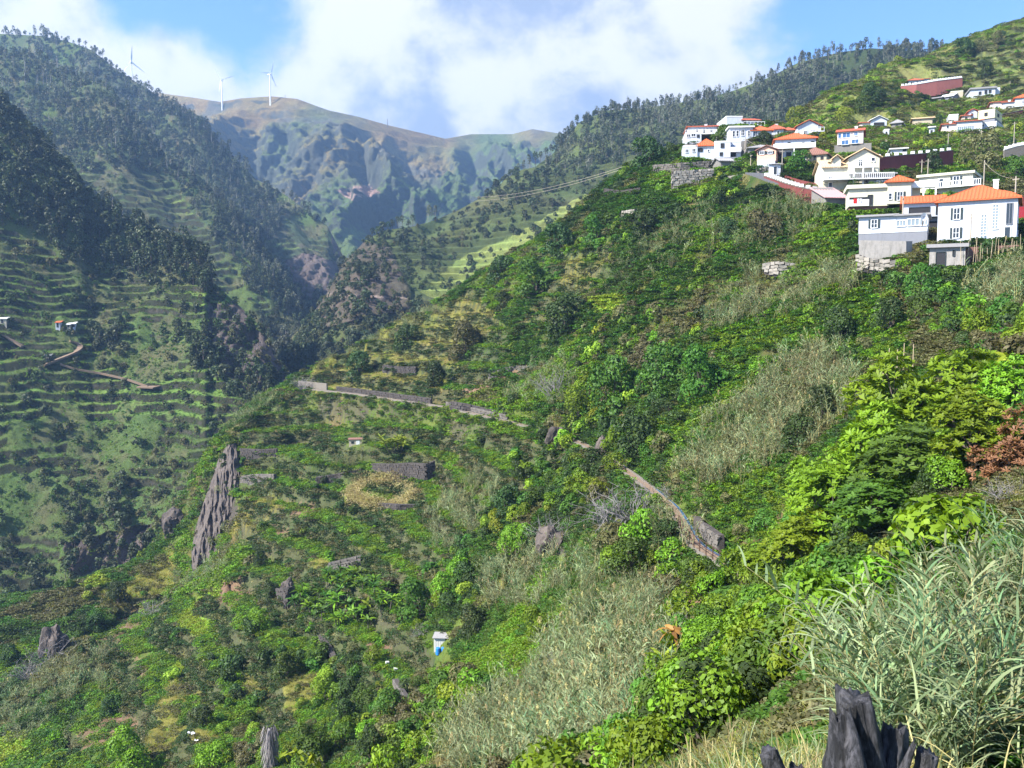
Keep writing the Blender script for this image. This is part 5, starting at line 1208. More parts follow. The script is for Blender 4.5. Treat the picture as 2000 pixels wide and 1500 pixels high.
plain('red_plaster_pale', (.34, .12, .10), .9, .2, 1.2, .3, 9, dirt=(.16, .08, .07, .6))
plain('asphalt', (.10, .10, .105), .95, .15, 2)
plain('stone_grey', (.14, .125, .11), .95, .5, 3, .8, 9)
plain('stone_pale', (.31, .28, .24), .95, .3, 3, .6, 9, dirt=(.2, .17, .14, .5))
plain('stone_dark', (.07, .06, .055), .95, .5, 3, .9, 7)
plain('path_earth', (.20, .14, .095), .95, .2, 1.5, .4, 12)
plain('concrete_edge', (.17, .15, .125), .9, .2, 3, .3, 15, dirt=(.2, .18, .15, .4))
plain('iron_rust', (.08, .045, .035), .7, .3)
plain('wood_pole', (.36, .31, .25), .85, .2, 8)
plain('bamboo', (.42, .34, .22), .7, .2, 8)
plain('barrel_blue', (.03, .19, .55), .4, .08)
plain('plastic_white', (.50, .50, .47), .5, .05)
plain('turbine_white', (.80, .81, .82), .5, .02)
plain('fence_red', (.42, .04, .05), .6, .15)
plain('cloth_red', (.55, .03, .03), .9, .1); plain('cloth_white', (.75, .74, .78), .9, .05)
plain('straw', (.48, .30, .14), .95, .3, 4, .8, 12)
def glassmat(name, col, rough=.12):
    m, t, b = new_mat(name); b.inputs['Base Color'].default_value = col + (1,); b.inputs['Roughness'].default_value = rough
    b.inputs['Specular IOR Level'].default_value = .6; MAT[name] = m
glassmat('glass_dark', (.025, .032, .04)); glassmat('glass_blue', (.05, .12, .26)); glassmat('glass_pale', (.20, .24, .27)); glassmat('dark_room_paint', (.018, .018, .022), .9)
glassmat('water', (.05, .12, .22), .08)

class MB:
    def __init__(s): s.v = []; s.f = []
    def box(s, x0, x1, y0, y1, z0, z1):
        n = len(s.v); s.v += [(x0, y0, z0), (x1, y0, z0), (x1, y1, z0), (x0, y1, z0), (x0, y0, z1), (x1, y0, z1), (x1, y1, z1), (x0, y1, z1)]
        s.f += [(n, n + 3, n + 2, n + 1), (n + 4, n + 5, n + 6, n + 7), (n, n + 1, n + 5, n + 4), (n + 1, n + 2, n + 6, n + 5), (n + 2, n + 3, n + 7, n + 6), (n + 3, n, n + 4, n + 7)]
        return s
    def poly(s, pts, faces):
        n = len(s.v); s.v += [tuple(p) for p in pts]; s.f += [tuple(i + n for i in f) for f in faces]; return s
    def slab(s, top, th):
        """a sheet given by its outline, with thickness th downwards"""
        k = len(top); n = len(s.v); s.v += [tuple(p) for p in top] + [(p[0], p[1], p[2] - th) for p in top]
        s.f += [tuple(range(n, n + k)), tuple(range(n + 2 * k - 1, n + k - 1, -1))] + [(n + i, n + k + i, n + k + (i + 1) % k, n + (i + 1) % k) for i in range(k)]
        return s
    def bar(s, a, b, w, h=None):
        a = Vector(a); b = Vector(b); d = (b - a); h = h or w
        if d.length < 1e-6: return s
        d.normalize(); u = d.cross(Vector((0, 0, 1)))
        if u.length < 1e-3: u = Vector((1, 0, 0))
        u.normalize(); v = u.cross(d); n = len(s.v)
        for p in (a, b):
            for i, j in ((-1, -1), (1, -1), (1, 1), (-1, 1)): s.v.append(tuple(p + u * (w / 2 * i) + v * (h / 2 * j)))
        s.f += [(n + 3, n + 2, n + 1, n), (n + 4, n + 5, n + 6, n + 7)] + [(n + i, n + (i + 1) % 4, n + 4 + (i + 1) % 4, n + 4 + i) for i in range(4)]
        return s
    def cyl(s, x, y, z0, z1, r0, r1=None, k=12):
        r1 = r0 if r1 is None else r1; n = len(s.v)
        for z, r in ((z0, r0), (z1, r1)):
            for i in range(k): s.v.append((x + r * math.cos(6.2832 * i / k), y + r * math.sin(6.2832 * i / k), z))
        s.f += [tuple(range(n + k - 1, n - 1, -1)), tuple(range(n + k, n + 2 * k))] + [(n + i, n + (i + 1) % k, n + k + (i + 1) % k, n + k + i) for i in range(k)]
        return s
    def mesh(s, name, mat):
        me = bpy.data.meshes.new(name); me.from_pydata(s.v, [], s.f); me.materials.append(MAT[mat]); me.update(); return me
    def obj(s, name, mat, parent=None, **kw): return link(name, s.mesh(name, mat), parent, **kw)

def rib_face(m, pts, sp=.42, r=.07):
    """rows of half-round tiles running up a roof plane whose first edge is the eave"""
    p = [Vector(q) for q in pts]; e = (p[1] - p[0]); L = e.length; e.normalize()
    nrm = (p[1] - p[0]).cross(p[-1] - p[0]).normalized()
    if nrm.z < 0: nrm = -nrm
    up = nrm.cross(e).normalized()
    if up.z < 0: up = -up
    P2 = [((q - p[0]).dot(e), (q - p[0]).dot(up)) for q in p]
    k = max(2, int(L / sp))
    for i in range(k):
        a = (i + .5) * L / k; hi = 0
        for (x0, y0), (x1, y1) in zip(P2, P2[1:] + P2[:1]):
            if (x0 - a) * (x1 - a) < 0: hi = max(hi, y0 + (y1 - y0) * (a - x0) / (x1 - x0))
        if hi < .3: continue
        A = p[0] + e * a; B = A + up * hi; w = e * (sp * .3)
        n = len(m.v)
        for q in (A, B): m.v += [tuple(q - w + nrm * .003), tuple(q + nrm * r), tuple(q + w + nrm * .003)]
        m.f += [(n, n + 1, n + 4, n + 3), (n + 1, n + 2, n + 5, n + 4), (n, n + 2, n + 1)]
def roof(m, kind, x0, x1, y0, y1, z, rh, oh=.45):
    th = .16
    if kind == 'par':
        for a in ((x0 - .05, x1 + .05, y0 - .05, y0 + .15), (x0 - .05, x1 + .05, y1 - .15, y1 + .05), (x0 - .05, x0 + .15, y0 + .15, y1 - .15), (x1 - .15, x1 + .05, y0 + .15, y1 - .15)):
            m.box(a[0], a[1], a[2], a[3], z, z + rh + .25)
        m.box(x0 + .15, x1 - .15, y0 + .15, y1 - .15, z, z + .08); return
    if kind == 'flat': m.box(x0 - .35, x1 + .35, y0 - .45, y1 + .35, z, z + rh + .12); return
    X0, X1, Y0, Y1 = x0 - oh, x1 + oh, y0 - oh, y1 + oh; z += .1
    if kind == 'hip':
        w, d = X1 - X0, Y1 - Y0; h = rh
        if w >= d: a = (X0 + d / 2, (Y0 + Y1) / 2, z + h); b = (X1 - d / 2, (Y0 + Y1) / 2, z + h)
        else: a = ((X0 + X1) / 2, Y0 + w / 2, z + h); b = ((X0 + X1) / 2, Y1 - w / 2, z + h)
        c = [(X0, Y0, z), (X1, Y0, z), (X1, Y1, z), (X0, Y1, z)]
        if w >= d: fs = [[c[0], c[1], b, a], [c[1], c[2], b], [c[2], c[3], a, b], [c[3], c[0], a]]
        else: fs = [[c[0], c[1], a], [c[1], c[2], b, a], [c[2], c[3], b], [c[3], c[0], a, b]]
        for f in fs: m.poly(f, [tuple(range(len(f)))]); rib_face(m, f)
        m.box(X0, X1, Y0, Y1, z - th, z - .002)
        m.bar(a, b, .16); [m.bar(q, t, .14) for q, t in ((c[0], a), (c[3], a if w >= d else b), (c[1], b if w >= d else a), (c[2], b))]
    elif kind == 'gx':
        r0 = (X0, (Y0 + Y1) / 2, z + rh); r1 = (X1, (Y0 + Y1) / 2, z + rh)
        for f in ([(X0, Y0, z), (X1, Y0, z), r1, r0], [(X1, Y1, z), (X0, Y1, z), r0, r1]): m.slab(f, .12); rib_face(m, f)
        m.bar(r0, r1, .16)
    elif kind == 'gy':
        r0 = ((X0 + X1) / 2, Y0, z + rh); r1 = ((X0 + X1) / 2, Y1, z + rh)
        for f in ([(X0, Y1, z), (X0, Y0, z), r0, r1], [(X1, Y0, z), (X1, Y1, z), r1, r0]): m.slab(f, .12); rib_face(m, f)
    elif kind == 'shed':
        f = [(X0, Y0, z), (X1, Y0, z), (X1, Y1, z + rh), (X0, Y1, z + rh)]; m.slab(f, .1); rib_face(m, f, .5, .04)
def gable_fill(m, kind, x0, x1, y0, y1, z, rh, oh=.45):
    if kind == 'gx':
        for x in (x0, x1 - .2): 
            m.poly([(x, y0, z), (x + .2, y0, z), (x + .2, y1, z), (x, y1, z), (x, (y0 + y1) / 2, z + rh * .93), (x + .2, (y0 + y1) / 2, z + rh * .93)], [(0, 4, 3), (1, 2, 5), (0, 1, 5, 4), (2, 3, 4, 5)])
    if kind == 'gy':
        for y in (y0, y1 - .2):
            m.poly([(x0, y, z), (x1, y, z), (x1, y + .2, z), (x0, y + .2, z), ((x0 + x1) / 2, y, z + rh * .93), ((x0 + x1) / 2, y + .2, z + rh * .93)], [(0, 1, 4), (3, 5, 2), (0, 4, 5, 3), (1, 2, 5, 4)])
    if kind == 'shed': m.poly([(x0, y0, z), (x1, y0, z), (x1, y1, z), (x0, y1, z), (x1, y1, z + rh), (x0, y1, z + rh)], [(0, 5, 3), (1, 2, 4), (2, 3, 5, 4), (0, 1, 4, 5)])
def opening(root, side, x0, x1, fy, u, z0, z1, w, kind, y0, y1):
    """one window or door with its own frame, panes and shutters"""
    T = (lambda a, b, c: (a, b, c)) if side == 'F' else (lambda a, b, c: (x1 - b, fy + a, c))
    def bx(m, a0, a1, o0, o1, c0, c1):       # a along wall, o outwards
        if side == 'F': m.box(a0, a1, fy - o1, fy - o0, c0, c1)
        else: m.box(x1 + o0, x1 + o1, fy + a0, fy + a1, c0, c1)
    a0, a1 = u - w / 2, u + w / 2
    if kind in 'dD' and z1 - z0 > 1.7 and kind == 'd': nm = 'door'
    elif kind == 'D': nm = 'painted_opening'
    else: nm = 'window'
    f = MB(); t = .09 if kind != 'D' else .06
    bx(f, a0 - t, a0, .002, .10, z0 - t, z1 + t); bx(f, a1, a1 + t, .002, .10, z0 - t, z1 + t); bx(f, a0, a1, .002, .10, z1, z1 + t); bx(f, a0, a1, .002, .14, z0 - t, z0)
    if kind in 'wsbta' and w > .6: bx(f, u - .03, u + .03, .03, .075, z0, z1)
    if kind in 'ws' and z1 - z0 > .9: bx(f, a0, u - .03, .03, .07, (z0 + z1) / 2 - .02, (z0 + z1) / 2 + .02); bx(f, u + .03, a1, .03, .07, (z0 + z1) / 2 - .02, (z0 + z1) / 2 + .02)
    if kind == 't':
        n = 8
        for i in range(1, n): zz = z0 + (z1 - z0) * i / n; bx(f, a0, u - .03, .03, .07, zz - .03, zz + .03); bx(f, u + .03, a1, .03, .07, zz - .03, zz + .03)
    if kind == 'g':
        n = max(3, int(w / .45))
        for i in range(1, n): aa = a0 + w * i / n; bx(f, aa - .035, aa + .035, .03, .08, z0, z1)
    fo = f.obj(nm, 'wall_grey' if kind in 'a' else ('shutter_dark' if kind == 'D' else 'trim_white'), root)
    p = MB(); bx(p, a0, a1, .004, .028, z0, z1)
    p.obj('pane' if nm == 'window' or kind == 'b' else 'panel', {'b': 'glass_blue', 'g': 'glass_pale', 'D': 'dark_room_paint', 'd': 'glass_dark', 't': 'glass_pale'}.get(kind, 'glass_dark'), fo)  # openings are flat near-black sheets, the shade inside put into their colour
    if kind == 's':
        for a in (a0 - t - w * .42, a1 + t):
            q = MB(); bx(q, a, a + w * .42, .03, .085, z0 - .05, z1 + .05)
            for i in range(6): zz = z0 + (z1 - z0) * (i + .5) / 6; bx(q, a + .05, a + w * .42 - .05, .085, .10, zz - .03, zz + .03)
            q.obj('shutter', 'shutter_dark', fo)
def house(h):
    root = empty(h['name'], h['loc'], R(h['yaw']), label=h['label'], cat=h['cat'], group=h.get('group'))
    Y, mid, base = h['Y'], h['mid'], h['base']; k = Y / F; w, d = h['size']
    lx = lambda px: (px - mid) * k; lz = lambda py: (base - py) * k
    for bi, (a, b, top, bs, sb, dp, rk, rh, wm, rm, ops) in enumerate(h['blocks']):
        x0, x1, z0, z1 = lx(a), lx(b), lz(bs), lz(top)
        if bi and z0 > .05: z0 += .003
        y0, y1 = sb, sb + dp
        x0 += .004 * bi; x1 -= .004 * bi; y1 -= .006 * bi
        m = MB(); m.box(x0, x1, y0, y1, z0, z1); gable_fill(m, rk, x0, x1, y0, y1, z1, rh)
        m.obj('wall' if rk != 'none' else 'lower_wall', wm, root)
        if rk != 'none':
            r_m = MB(); roof(r_m, rk, x0, x1, y0, y1, z1 + .003, rh); r_m.obj('roof', rm, root)
            if rk in ('hip', 'gx', 'gy') and dp > 7.5 and bi == 0 and w > 6:
                c = MB(); cx = x0 + (x1 - x0) * .7; cy = (y0 + y1) / 2 + 1; c.box(cx - .3, cx + .3, cy - .3, cy + .3, z1 + .3, z1 + rh + .7); c.box(cx - .38, cx + .38, cy - .38, cy + .38, z1 + rh + .7, z1 + rh + .82); c.obj('chimney', 'trim_white', root)
        for (sd, px, t, bb, wpx, kd) in ops:
            if sd == 'F': opening(root, 'F', x0, x1, y0, lx(px), lz(bb), lz(t), wpx * k, kd, y0, y1)
            else: opening(root, 'R', x0, x1, y0, px, lz(bb), lz(t), wpx, kd, y0, y1)
    for (a, b, py, dy, kd) in h.get('balcony', []):
        x0, x1, z = lx(a), lx(b), lz(py); yb = dy
        m = MB(); m.box(x0, x1, yb, -.01 if yb < -.3 else yb + 1.2, z - .18, z); bo = m.obj('balcony', 'trim_white', root)
        r = MB(); n = max(3, int((x1 - x0) / (.35 if kd == 'posts' else .8)))
        if kd == 'slab': r.box(x0, x1, yb, yb + .12, z + .003, z + .85)
        else:
            r.box(x0, x1, yb + .02, yb + .12, z + .85, z + .95)
            for i in range(n + 1): xx = x0 + .05 + (x1 - x0 - .1) * i / n; r.box(xx - .04, xx + .04, yb + .03, yb + .11, z + .002, z + .85)
        r.obj('railing', 'trim_white', bo)
        if z > 2.2 and x1 - x0 > 3:
            for i in range(3):
                xx = x0 + .15 + (x1 - x0 - .3) * i / 2; q = MB(); q.box(xx - .1, xx + .1, yb + .05, yb + .25, -.5, z - .19); q.obj('post', 'trim_white', root)
    if h['fnd']:
        m = MB(); m.box(-w / 2 - .12, w / 2 + .12, min(b[4] for b in h['blocks']) - .12, d, -h['fnd'], -.004); m.obj('foundation', 'wall_stone', root)
    return root
for h_ in HOUSES: house(h_)

# satellite dish and laundry on the nearest houses
def at(px, py, Y): return Vector(P(px, py, Y))
d_ = MB(); c0 = (0, 0, 0); ring = []
for i in range(16): a = 6.2832 * i / 16; ring.append((.55 * math.cos(a), -.18, .55 * math.sin(a)))
d_.poly([(0, 0, 0)] + ring, [(0, 1 + i, 1 + (i + 1) % 16) for i in range(16)] + [(0, 1 + (i + 1) % 16, 1 + i) for i in range(0)])
e_ = empty('satellite_dish', at(1803, 424, 115.5), .3, label='white satellite dish between the veranda house and the big white house', cat='satellite dish')
d_.obj('dish', 'trim_white', e_); MB().bar((0, 0, 0), (0, .1, -1.2), .07).obj('stand', 'iron_rust', e_); MB().bar((0, -.05, 0), (0, -.6, .05), .04).obj('arm', 'iron_rust', e_)
def cloth(px, py, Y, w, h, mat, lab):
    nx, nz = 8, 5; v = [(w * i / nx, .06 * math.sin(i * 1.7 + j * .4), -h * j / nz) for j in range(nz + 1) for i in range(nx + 1)]
    f = [(j * (nx + 1) + i, j * (nx + 1) + i + 1, (j + 1) * (nx + 1) + i + 1, (j + 1) * (nx + 1) + i) for j in range(nz) for i in range(nx)]
    me = bpy.data.meshes.new('laundry'); me.from_pydata(v, [], f); me.materials.append(MAT[mat]); link('laundry', me, None, at(px, py, Y), label=lab, cat='laundry')
cloth(1667, 388, 139, .6, .8, 'cloth_red', 'red cloth hanging in the open bay of the long cream house'); cloth(1674, 388, 139, .9, .7, 'cloth_white', 'white sheet hanging next to the red cloth in the open bay')

# ------------------------------------------------------------------ retaining walls, road, path
def ribbon_wall(name, pts, th, mat, label, cat='retaining wall', coping=None, posts=0, pm='trim_white', down=1.5, stones=None, pw=.35, ph=.55, group=None):
    """pts: (px, top, base, Y) along the wall; thickness th away from the camera"""
    A = [(at(px, t, Y), at(px, b, Y)) for px, t, b, Y in pts]
    root = empty(name, A[0][1], 0, label=label, cat=cat, group=group); o = A[0][1]
    m = MB(); cp = MB()
    tops = [a[0] - o for a in A]; bots = [a[1] - o - Vector((0, 0, down)) for a in A]
    back = []
    for i in range(len(A)):
        d = (tops[min(i + 1, len(A) - 1)] - tops[max(i - 1, 0)]); n = Vector((-d.y, d.x, 0)).normalized()
        if n.y < 0: n = -n
        back.append(n * th)
    n = len(A)
    v = tops + bots + [t + b for t, b in zip(tops, back)] + [t + b for t, b in zip(bots, back)]
    f = []
    for i in range(n - 1):
        f += [(i, i + 1, n + i + 1, n + i), (2 * n + i + 1, 2 * n + i, 3 * n + i, 3 * n + i + 1), (i + 1, i, 2 * n + i, 2 * n + i + 1)]
    f += [(0, n, 3 * n, 2 * n), (n - 1, 3 * n - 1, 4 * n - 1, 2 * n - 1)]
    m.poly(v, f); m.obj('wall_face' if stones is None else 'wall_core', mat if stones is None else 'stone_dark', root)
    if coping:
        for i in range(n - 1): cp.slab([tops[i] - back[i] * .15 + Vector((0, 0, .16)), tops[i + 1] - back[i + 1] * .15 + Vector((0, 0, .16)), tops[i + 1] + back[i + 1] * 1.15 + Vector((0, 0, .16)), tops[i] + back[i] * 1.15 + Vector((0, 0, .16))], .156)
        cp.obj('coping', coping, root)
    L = [0]
    for i in range(n - 1): L.append(L[-1] + (tops[i + 1] - tops[i]).length)
    def along(s, arr):
        i = min(max(0, int(np.searchsorted(L, s)) - 1), n - 2); t = (s - L[i]) / max(1e-6, L[i + 1] - L[i]); return arr[i].lerp(arr[i + 1], t)
    if posts:
        pmesh = MB().box(-pw, pw, -.18, .18, 0, ph).mesh('post', pm)
        for i in range(posts):
            s = L[-1] * (i + .5) / posts; p = along(s, tops) + along(s, back) * .5 + Vector((0, 0, .165 if coping else .003))
            link('post', pmesh, root, p)
    if stones:
        sz, smat, sep = stones; r = np.random.RandomState(int(pts[0][0]))
        if sep: protos = [stone_mesh(r.randint(999), smat) for _ in range(6)]
        else: V = []; Fc = []
        s = 0; row = 0
        H_ = max((t - b).length for t, b in zip(tops, bots)); nr = int(H_ / sz)
        for row in range(nr):
            s = r.rand() * sz
            while s < L[-1] - sz * .3:
                wd = sz * (.8 + 1.1 * r.rand()); tp = along(min(s, L[-1]), tops); bt = along(min(s, L[-1]), bots); hh = tp.z - bt.z
                z = tp.z - (row + .5) * sz
                if z > bt.z + .2:
                    p = Vector((tp.x, tp.y, z)) - along(min(s, L[-1]), back).normalized() * .02
                    sc = (wd * .52, sz * .35, sz * (.42 + .14 * r.rand())); rz = r.normal(0, .12)
                    d = along(min(s + .3, L[-1]), tops) - along(max(s - .3, 0), tops); ang = math.atan2(d.y, d.x)
                    if sep: link('stone', protos[r.randint(6)], root, p, (r.normal(0, .1), r.normal(0, .12), ang + rz), sc)
                    else:
                        M_ = Matrix.Translation(p) @ Euler((r.normal(0, .1), r.normal(0, .12), ang + rz)).to_matrix().to_4x4() @ Matrix.Diagonal((*sc, 1))
                        b0 = len(V); 
                        for q in STV[r.randint(6)]: V.append(tuple(M_ @ Vector(q)))
                        Fc += [tuple(i + b0 for i in q) for q in STF]
                s += wd
        if not sep:
            me = bpy.data.meshes.new('stones'); me.from_pydata(V, [], Fc); me.materials.append(MAT[smat]); link('stones', me, root, kind='stuff')
    return root
_r = np.random.RandomState(5)
STF = [(0, 3, 2, 1), (4, 5, 6, 7), (0, 1, 5, 4), (1, 2, 6, 5), (2, 3, 7, 6), (3, 0, 4, 7)]
def stv(r):
    return [tuple(np.array(q, float) * (1 - .25 * r.rand(3)) + r.normal(0, .06, 3)) for q in [(-1, -1, -1), (1, -1, -1), (1, 1, -1), (-1, 1, -1), (-1, -1, 1), (1, -1, 1), (1, 1, 1), (-1, 1, 1)]]
STV = [stv(_r) for _ in range(6)]
def stone_mesh(seed, mat):
    me = bpy.data.meshes.new('stone'); me.from_pydata(stv(np.random.RandomState(seed)), [], STF); me.materials.append(MAT[mat]); return me
ribbon_wall('red_retaining_wall', [(1492,344,362,173.5),(1510,350,376,169.5),(1535,359,386,163),(1560,366,392,158.6),(1590,372,393,157),(1626,377,388,155.5)], .5, 'red_plaster', 'dark red retaining wall with white posts under the curved village road', coping='concrete_edge', posts=17)
ribbon_wall('red_retaining_wall', [(1533,343,352,174),(1560,351,363,170),(1606,361,371,166)], .5, 'red_plaster', 'low dark red wall on the uphill side of the curved village road')
ribbon_wall('red_retaining_wall', [(1709,309,338,174),(1760,304,336,177),(1810,300,330,181),(1862,294,325,186)], .5, 'red_plaster', 'long dark red retaining wall above the cream flat-roofed house', coping='concrete_edge', posts=10)
ribbon_wall('red_retaining_wall', [(1760,168,186,305),(1790,165,183,304),(1830,158,178,305),(1880,152,166,307)], .6, 'red_plaster_pale', 'highest red retaining wall on the terraces with a white-posted coping', coping='roof_white', posts=20)
ribbon_wall('red_retaining_wall', [(1953,224,238,252),(1980,219,234,253),(2012,212,232,254)], .5, 'red_plaster', 'dark red wall right of the cream cube house', coping='concrete_edge')
ribbon_wall('red_retaining_wall', [(1960,136,142,370),(2012,133,140,370)], .5, 'red_plaster_pale', 'short faded red wall near the skyline at the right border')
ribbon_wall('red_retaining_wall', [(1960,385,402,128),(2015,384,404,128)], .4, 'red_plaster', 'dark red wall behind the fence right of the large white house')
ribbon_wall('pale_stone_wall', [(1313,335,374,191),(1350,332,364,191.5),(1393,329,355,192)], .8, 'stone_pale', 'big sloping pale stone retaining wall left of the village', stones=(.55, 'stone_pale', False))
ribbon_wall('terrace_wall', [(1276,322,332,211),(1330,318,333,201),(1388,314,330,201)], .6, 'stone_grey', 'long grey stone wall under the lowest white house at the left end', stones=(.5, 'stone_grey', False))
ribbon_wall('terrace_wall', [(1415,345,352,186),(1450,340,348,185),(1490,338,345,182)], .5, 'stone_pale', 'light concrete wall leading to the curved road')
ribbon_wall('concrete_wall', [(1678,469,492,114),(1720,470,496,113),(1770,471,496,112),(1782,471,494,113)], 1.2, 'wall_concrete', 'weathered concrete wall under the glazed veranda house', down=1.0)
ribbon_wall('ruined_wall', [(1674,496,520,111),(1700,505,524,110),(1740,507,530,109),(1762,512,526,109)], .8, 'stone_pale', 'broken pale masonry at the foot of the concrete wall', stones=(.5, 'stone_pale', True), down=.6)
ribbon_wall('brown_wall', [(1880,483,512,106),(1910,482,512,106),(1950,480,508,106),(1990,478,502,106)], .5, 'wall_brick', 'rusty brown wall behind the bamboo poles beside the concrete shed', down=.6)
ribbon_wall('white_stone_wall', [(1492,514,528,134),(1520,510,534,133),(1562,516,530,133)], .8, 'stone_pale', 'white stone wall fragment in the middle of the slope under the village', stones=(.5, 'stone_pale', True), down=.6)
ribbon_wall('grey_stone_wall', [(1962,293,304,196),(1985,286,300,196),(2012,281,296,196)], .5, 'stone_grey', 'grey stone wall with pale coping at the right border above the orange roof', coping='roof_white', posts=6)
ribbon_wall('fence', [(1972,404,430,124),(2012,404,430,124)], .08, 'fence_red', 'red fence beside the large white house at the right border', cat='fence', down=.1)
def tw(pts, label, sz=.42, mat='stone_grey', down=.8, sep=False, name='terrace_wall'):
    q = []
    for px, t, b in pts:
        h_ = hit(px, b)
        if h_: q.append((px, t, b, h_[1] - .6))
    if len(q) > 1: ribbon_wall(name, q, .6, mat, label, stones=(sz, mat, sep), down=down, cat='stone wall')
tw([(618,932,948),(660,925,938),(705,915,930)], 'dark stone terrace wall left of the straw ring', mat='stone_dark')
tw([(728,905,925),(760,906,932),(800,904,938),(830,906,940),(850,900,925)], 'dry stone wall curving behind the little round garden', .45, 'stone_dark')
tw([(470,876,892),(510,878,892),(540,876,886)], 'short dark stone wall near the top of the rock face', mat='stone_dark')
tw([(470,930,942),(500,926,942),(535,926,938)], 'lower short stone wall beside the rock face')
tw([(740,982,996),(775,985,1000),(812,986,996)], 'small stone wall below the straw ring', mat='stone_dark')
tw([(880,784,800),(905,788,804),(940,796,810),(985,806,816)], 'rough boulder wall above the path near the bare plots', .6, 'stone_dark')
tw([(955,730,738),(985,718,728),(1010,713,722),(1045,717,724)], 'pale rubble wall behind the bare soil plots', .4, 'stone_grey')
tw([(748,712,728),(780,716,730),(812,716,730)], 'dark wall on the yellow terrace above the path', mat='stone_dark')
tw([(542,1150,1172),(560,1148,1182),(572,1146,1165)], 'small dark grey rock wall on the lower left slope', .6, 'stone_dark')
tw([(768,1326,1338),(780,1346,1362),(795,1370,1388)], 'grey stacked stone wall left of the big tree at the bottom', .4)
tw([(622,1240,1254),(640,1262,1278),(650,1285,1300)], 'crumbling grey wall left of the bare earth', .4, 'stone_dark')
tw([(1180,368,380),(1215,372,384),(1250,366,380)], 'dark wall on the skyline shoulder left of the pale stone wall', mat='stone_dark')
tw([(1215,412,426),(1240,408,424)], 'small pale wall on the skyline shoulder', mat='stone_pale')
tw([(705,1085,1098),(640,1100,1112)], 'low terrace edge of stones on the grassy slope')

def strip(name, pts, offs, zoff, mat, label=None, th=.3, parent=None, kind='structure', uniform=True):
    """band following pts between sideways offsets offs, th thick"""
    p = np.array([list(q) for q in pts]); s = np.concatenate([[0], np.cumsum(np.hypot(*np.diff(p[:, :2], axis=0).T))])
    t = np.linspace(0, s[-1], int(s[-1] / 1.2) + 2); q = np.stack([np.interp(t, s, p[:, i]) for i in range(3)], 1)
    for _ in range(3): q[1:-1] = (q[:-2] + 2 * q[1:-1] + q[2:]) / 4
    d = np.gradient(q[:, :2], axis=0); n = np.stack([-d[:, 1], d[:, 0]], 1) / np.hypot(*d.T)[:, None]
    m = MB(); V = []
    for i in range(len(q)):
        a = q[i, :2] + n[i] * offs[0]; b = q[i, :2] + n[i] * offs[1]; z = q[i, 2] + zoff
        V += [(a[0], a[1], z), (b[0], b[1], z), (b[0], b[1], z - th), (a[0], a[1], z - th)]
    Fc = [(0, 3, 2, 1), (len(V) - 4, len(V) - 3, len(V) - 2, len(V) - 1)]
    for i in range(len(q) - 1):
        for k in range(4): Fc.append((4 * i + k, 4 * i + 4 + k, 4 * i + 4 + (k + 1) % 4, 4 * i + (k + 1) % 4))
    m.poly(V, Fc); o = m.obj(name, mat, parent, label=label, kind=kind); return q, n, o
# along PATH the normal n points downhill-left or uphill? the path runs towards the camera from far left: +n is to its left = uphill side
pq, pn, _ = strip('path', PATH, (-.5, .38), 0.0, 'path_earth', 'narrow earth path along the water channel')
strip('water_channel', PATH, (.38, .70), .04, 'concrete_edge', 'concrete channel beside the path', .3)
strip('channel_water', PATH[7:], (.44, .64), .05, 'water', 'water in the channel', .05)
strip('path_edge', PATH, (-.72, -.502), .10, 'concrete_edge', 'pale outer edge of the path', .4)
strip('road', ROAD, (-2.6, 2.6), .05, 'asphalt', 'curved grey village road', .4)
r = np.random.RandomState(90); PP = []; 
for i in range(len(pq)):
    for s__ in range(9):
        side = -1 if s__ < 7 else 1; o__ = (1.0 + 1.9 * r.rand() ** 1.3) * side + (.5 if side > 0 else 0)
        x_, y_ = pq[i][0] + pn[i][0] * o__, pq[i][1] + pn[i][1] * o__; PP.append((x_, y_, 0))
XY = np.array([(a, b) for a, b, c in PP]); ZZ = H(XY[:, 0], XY[:, 1]); n = len(XY)
scatter('path_side_growth', np.stack([XY[:, 0], XY[:, 1], ZZ - .15], 1), np.stack([r.normal(0, .2, n), r.normal(0, .2, n), r.rand(n) * 6.28], 1), (.75 + .6 * r.rand(n))[:, None] * np.ones((1, 3)) * np.array([1, 1, .9]), r.choice(7, n, p=[.2, .08, .07, .2, .2, .15, .1]),
        PROTO['tuft'][:3] + PROTO['creep'][:3] + PROTO['creep'][4:5], 'weeds and creepers growing along both sides of the path')
# railing on the near bend
s_ = [i for i in range(len(pq)) if 62.5 < pq[i][1] < 77]
e_ = empty('path_railing', tuple(pq[s_[0]]), 0, label='rusty iron railing along the outer edge of the path at the bend', cat='railing'); o_ = Vector(pq[s_[0]])
rp_ = [Vector((pq[i][0] - pn[i][0] * .61, pq[i][1] - pn[i][1] * .61, pq[i][2] + .10)) - o_ for i in s_]
post_m = MB().box(-.035, .035, -.035, .035, 0, 1.05).mesh('post', 'iron_rust')
for i, p in enumerate(rp_):
    if i % 1 == 0: link('post', post_m, e_, p)
for hgt in (.55, 1.03):
    m = MB()
    for a, b in zip(rp_[:-1], rp_[1:]): m.bar(a + Vector((0, 0, hgt)), b + Vector((0, 0, hgt)), .045)
    m.obj('rail', 'iron_rust', e_)
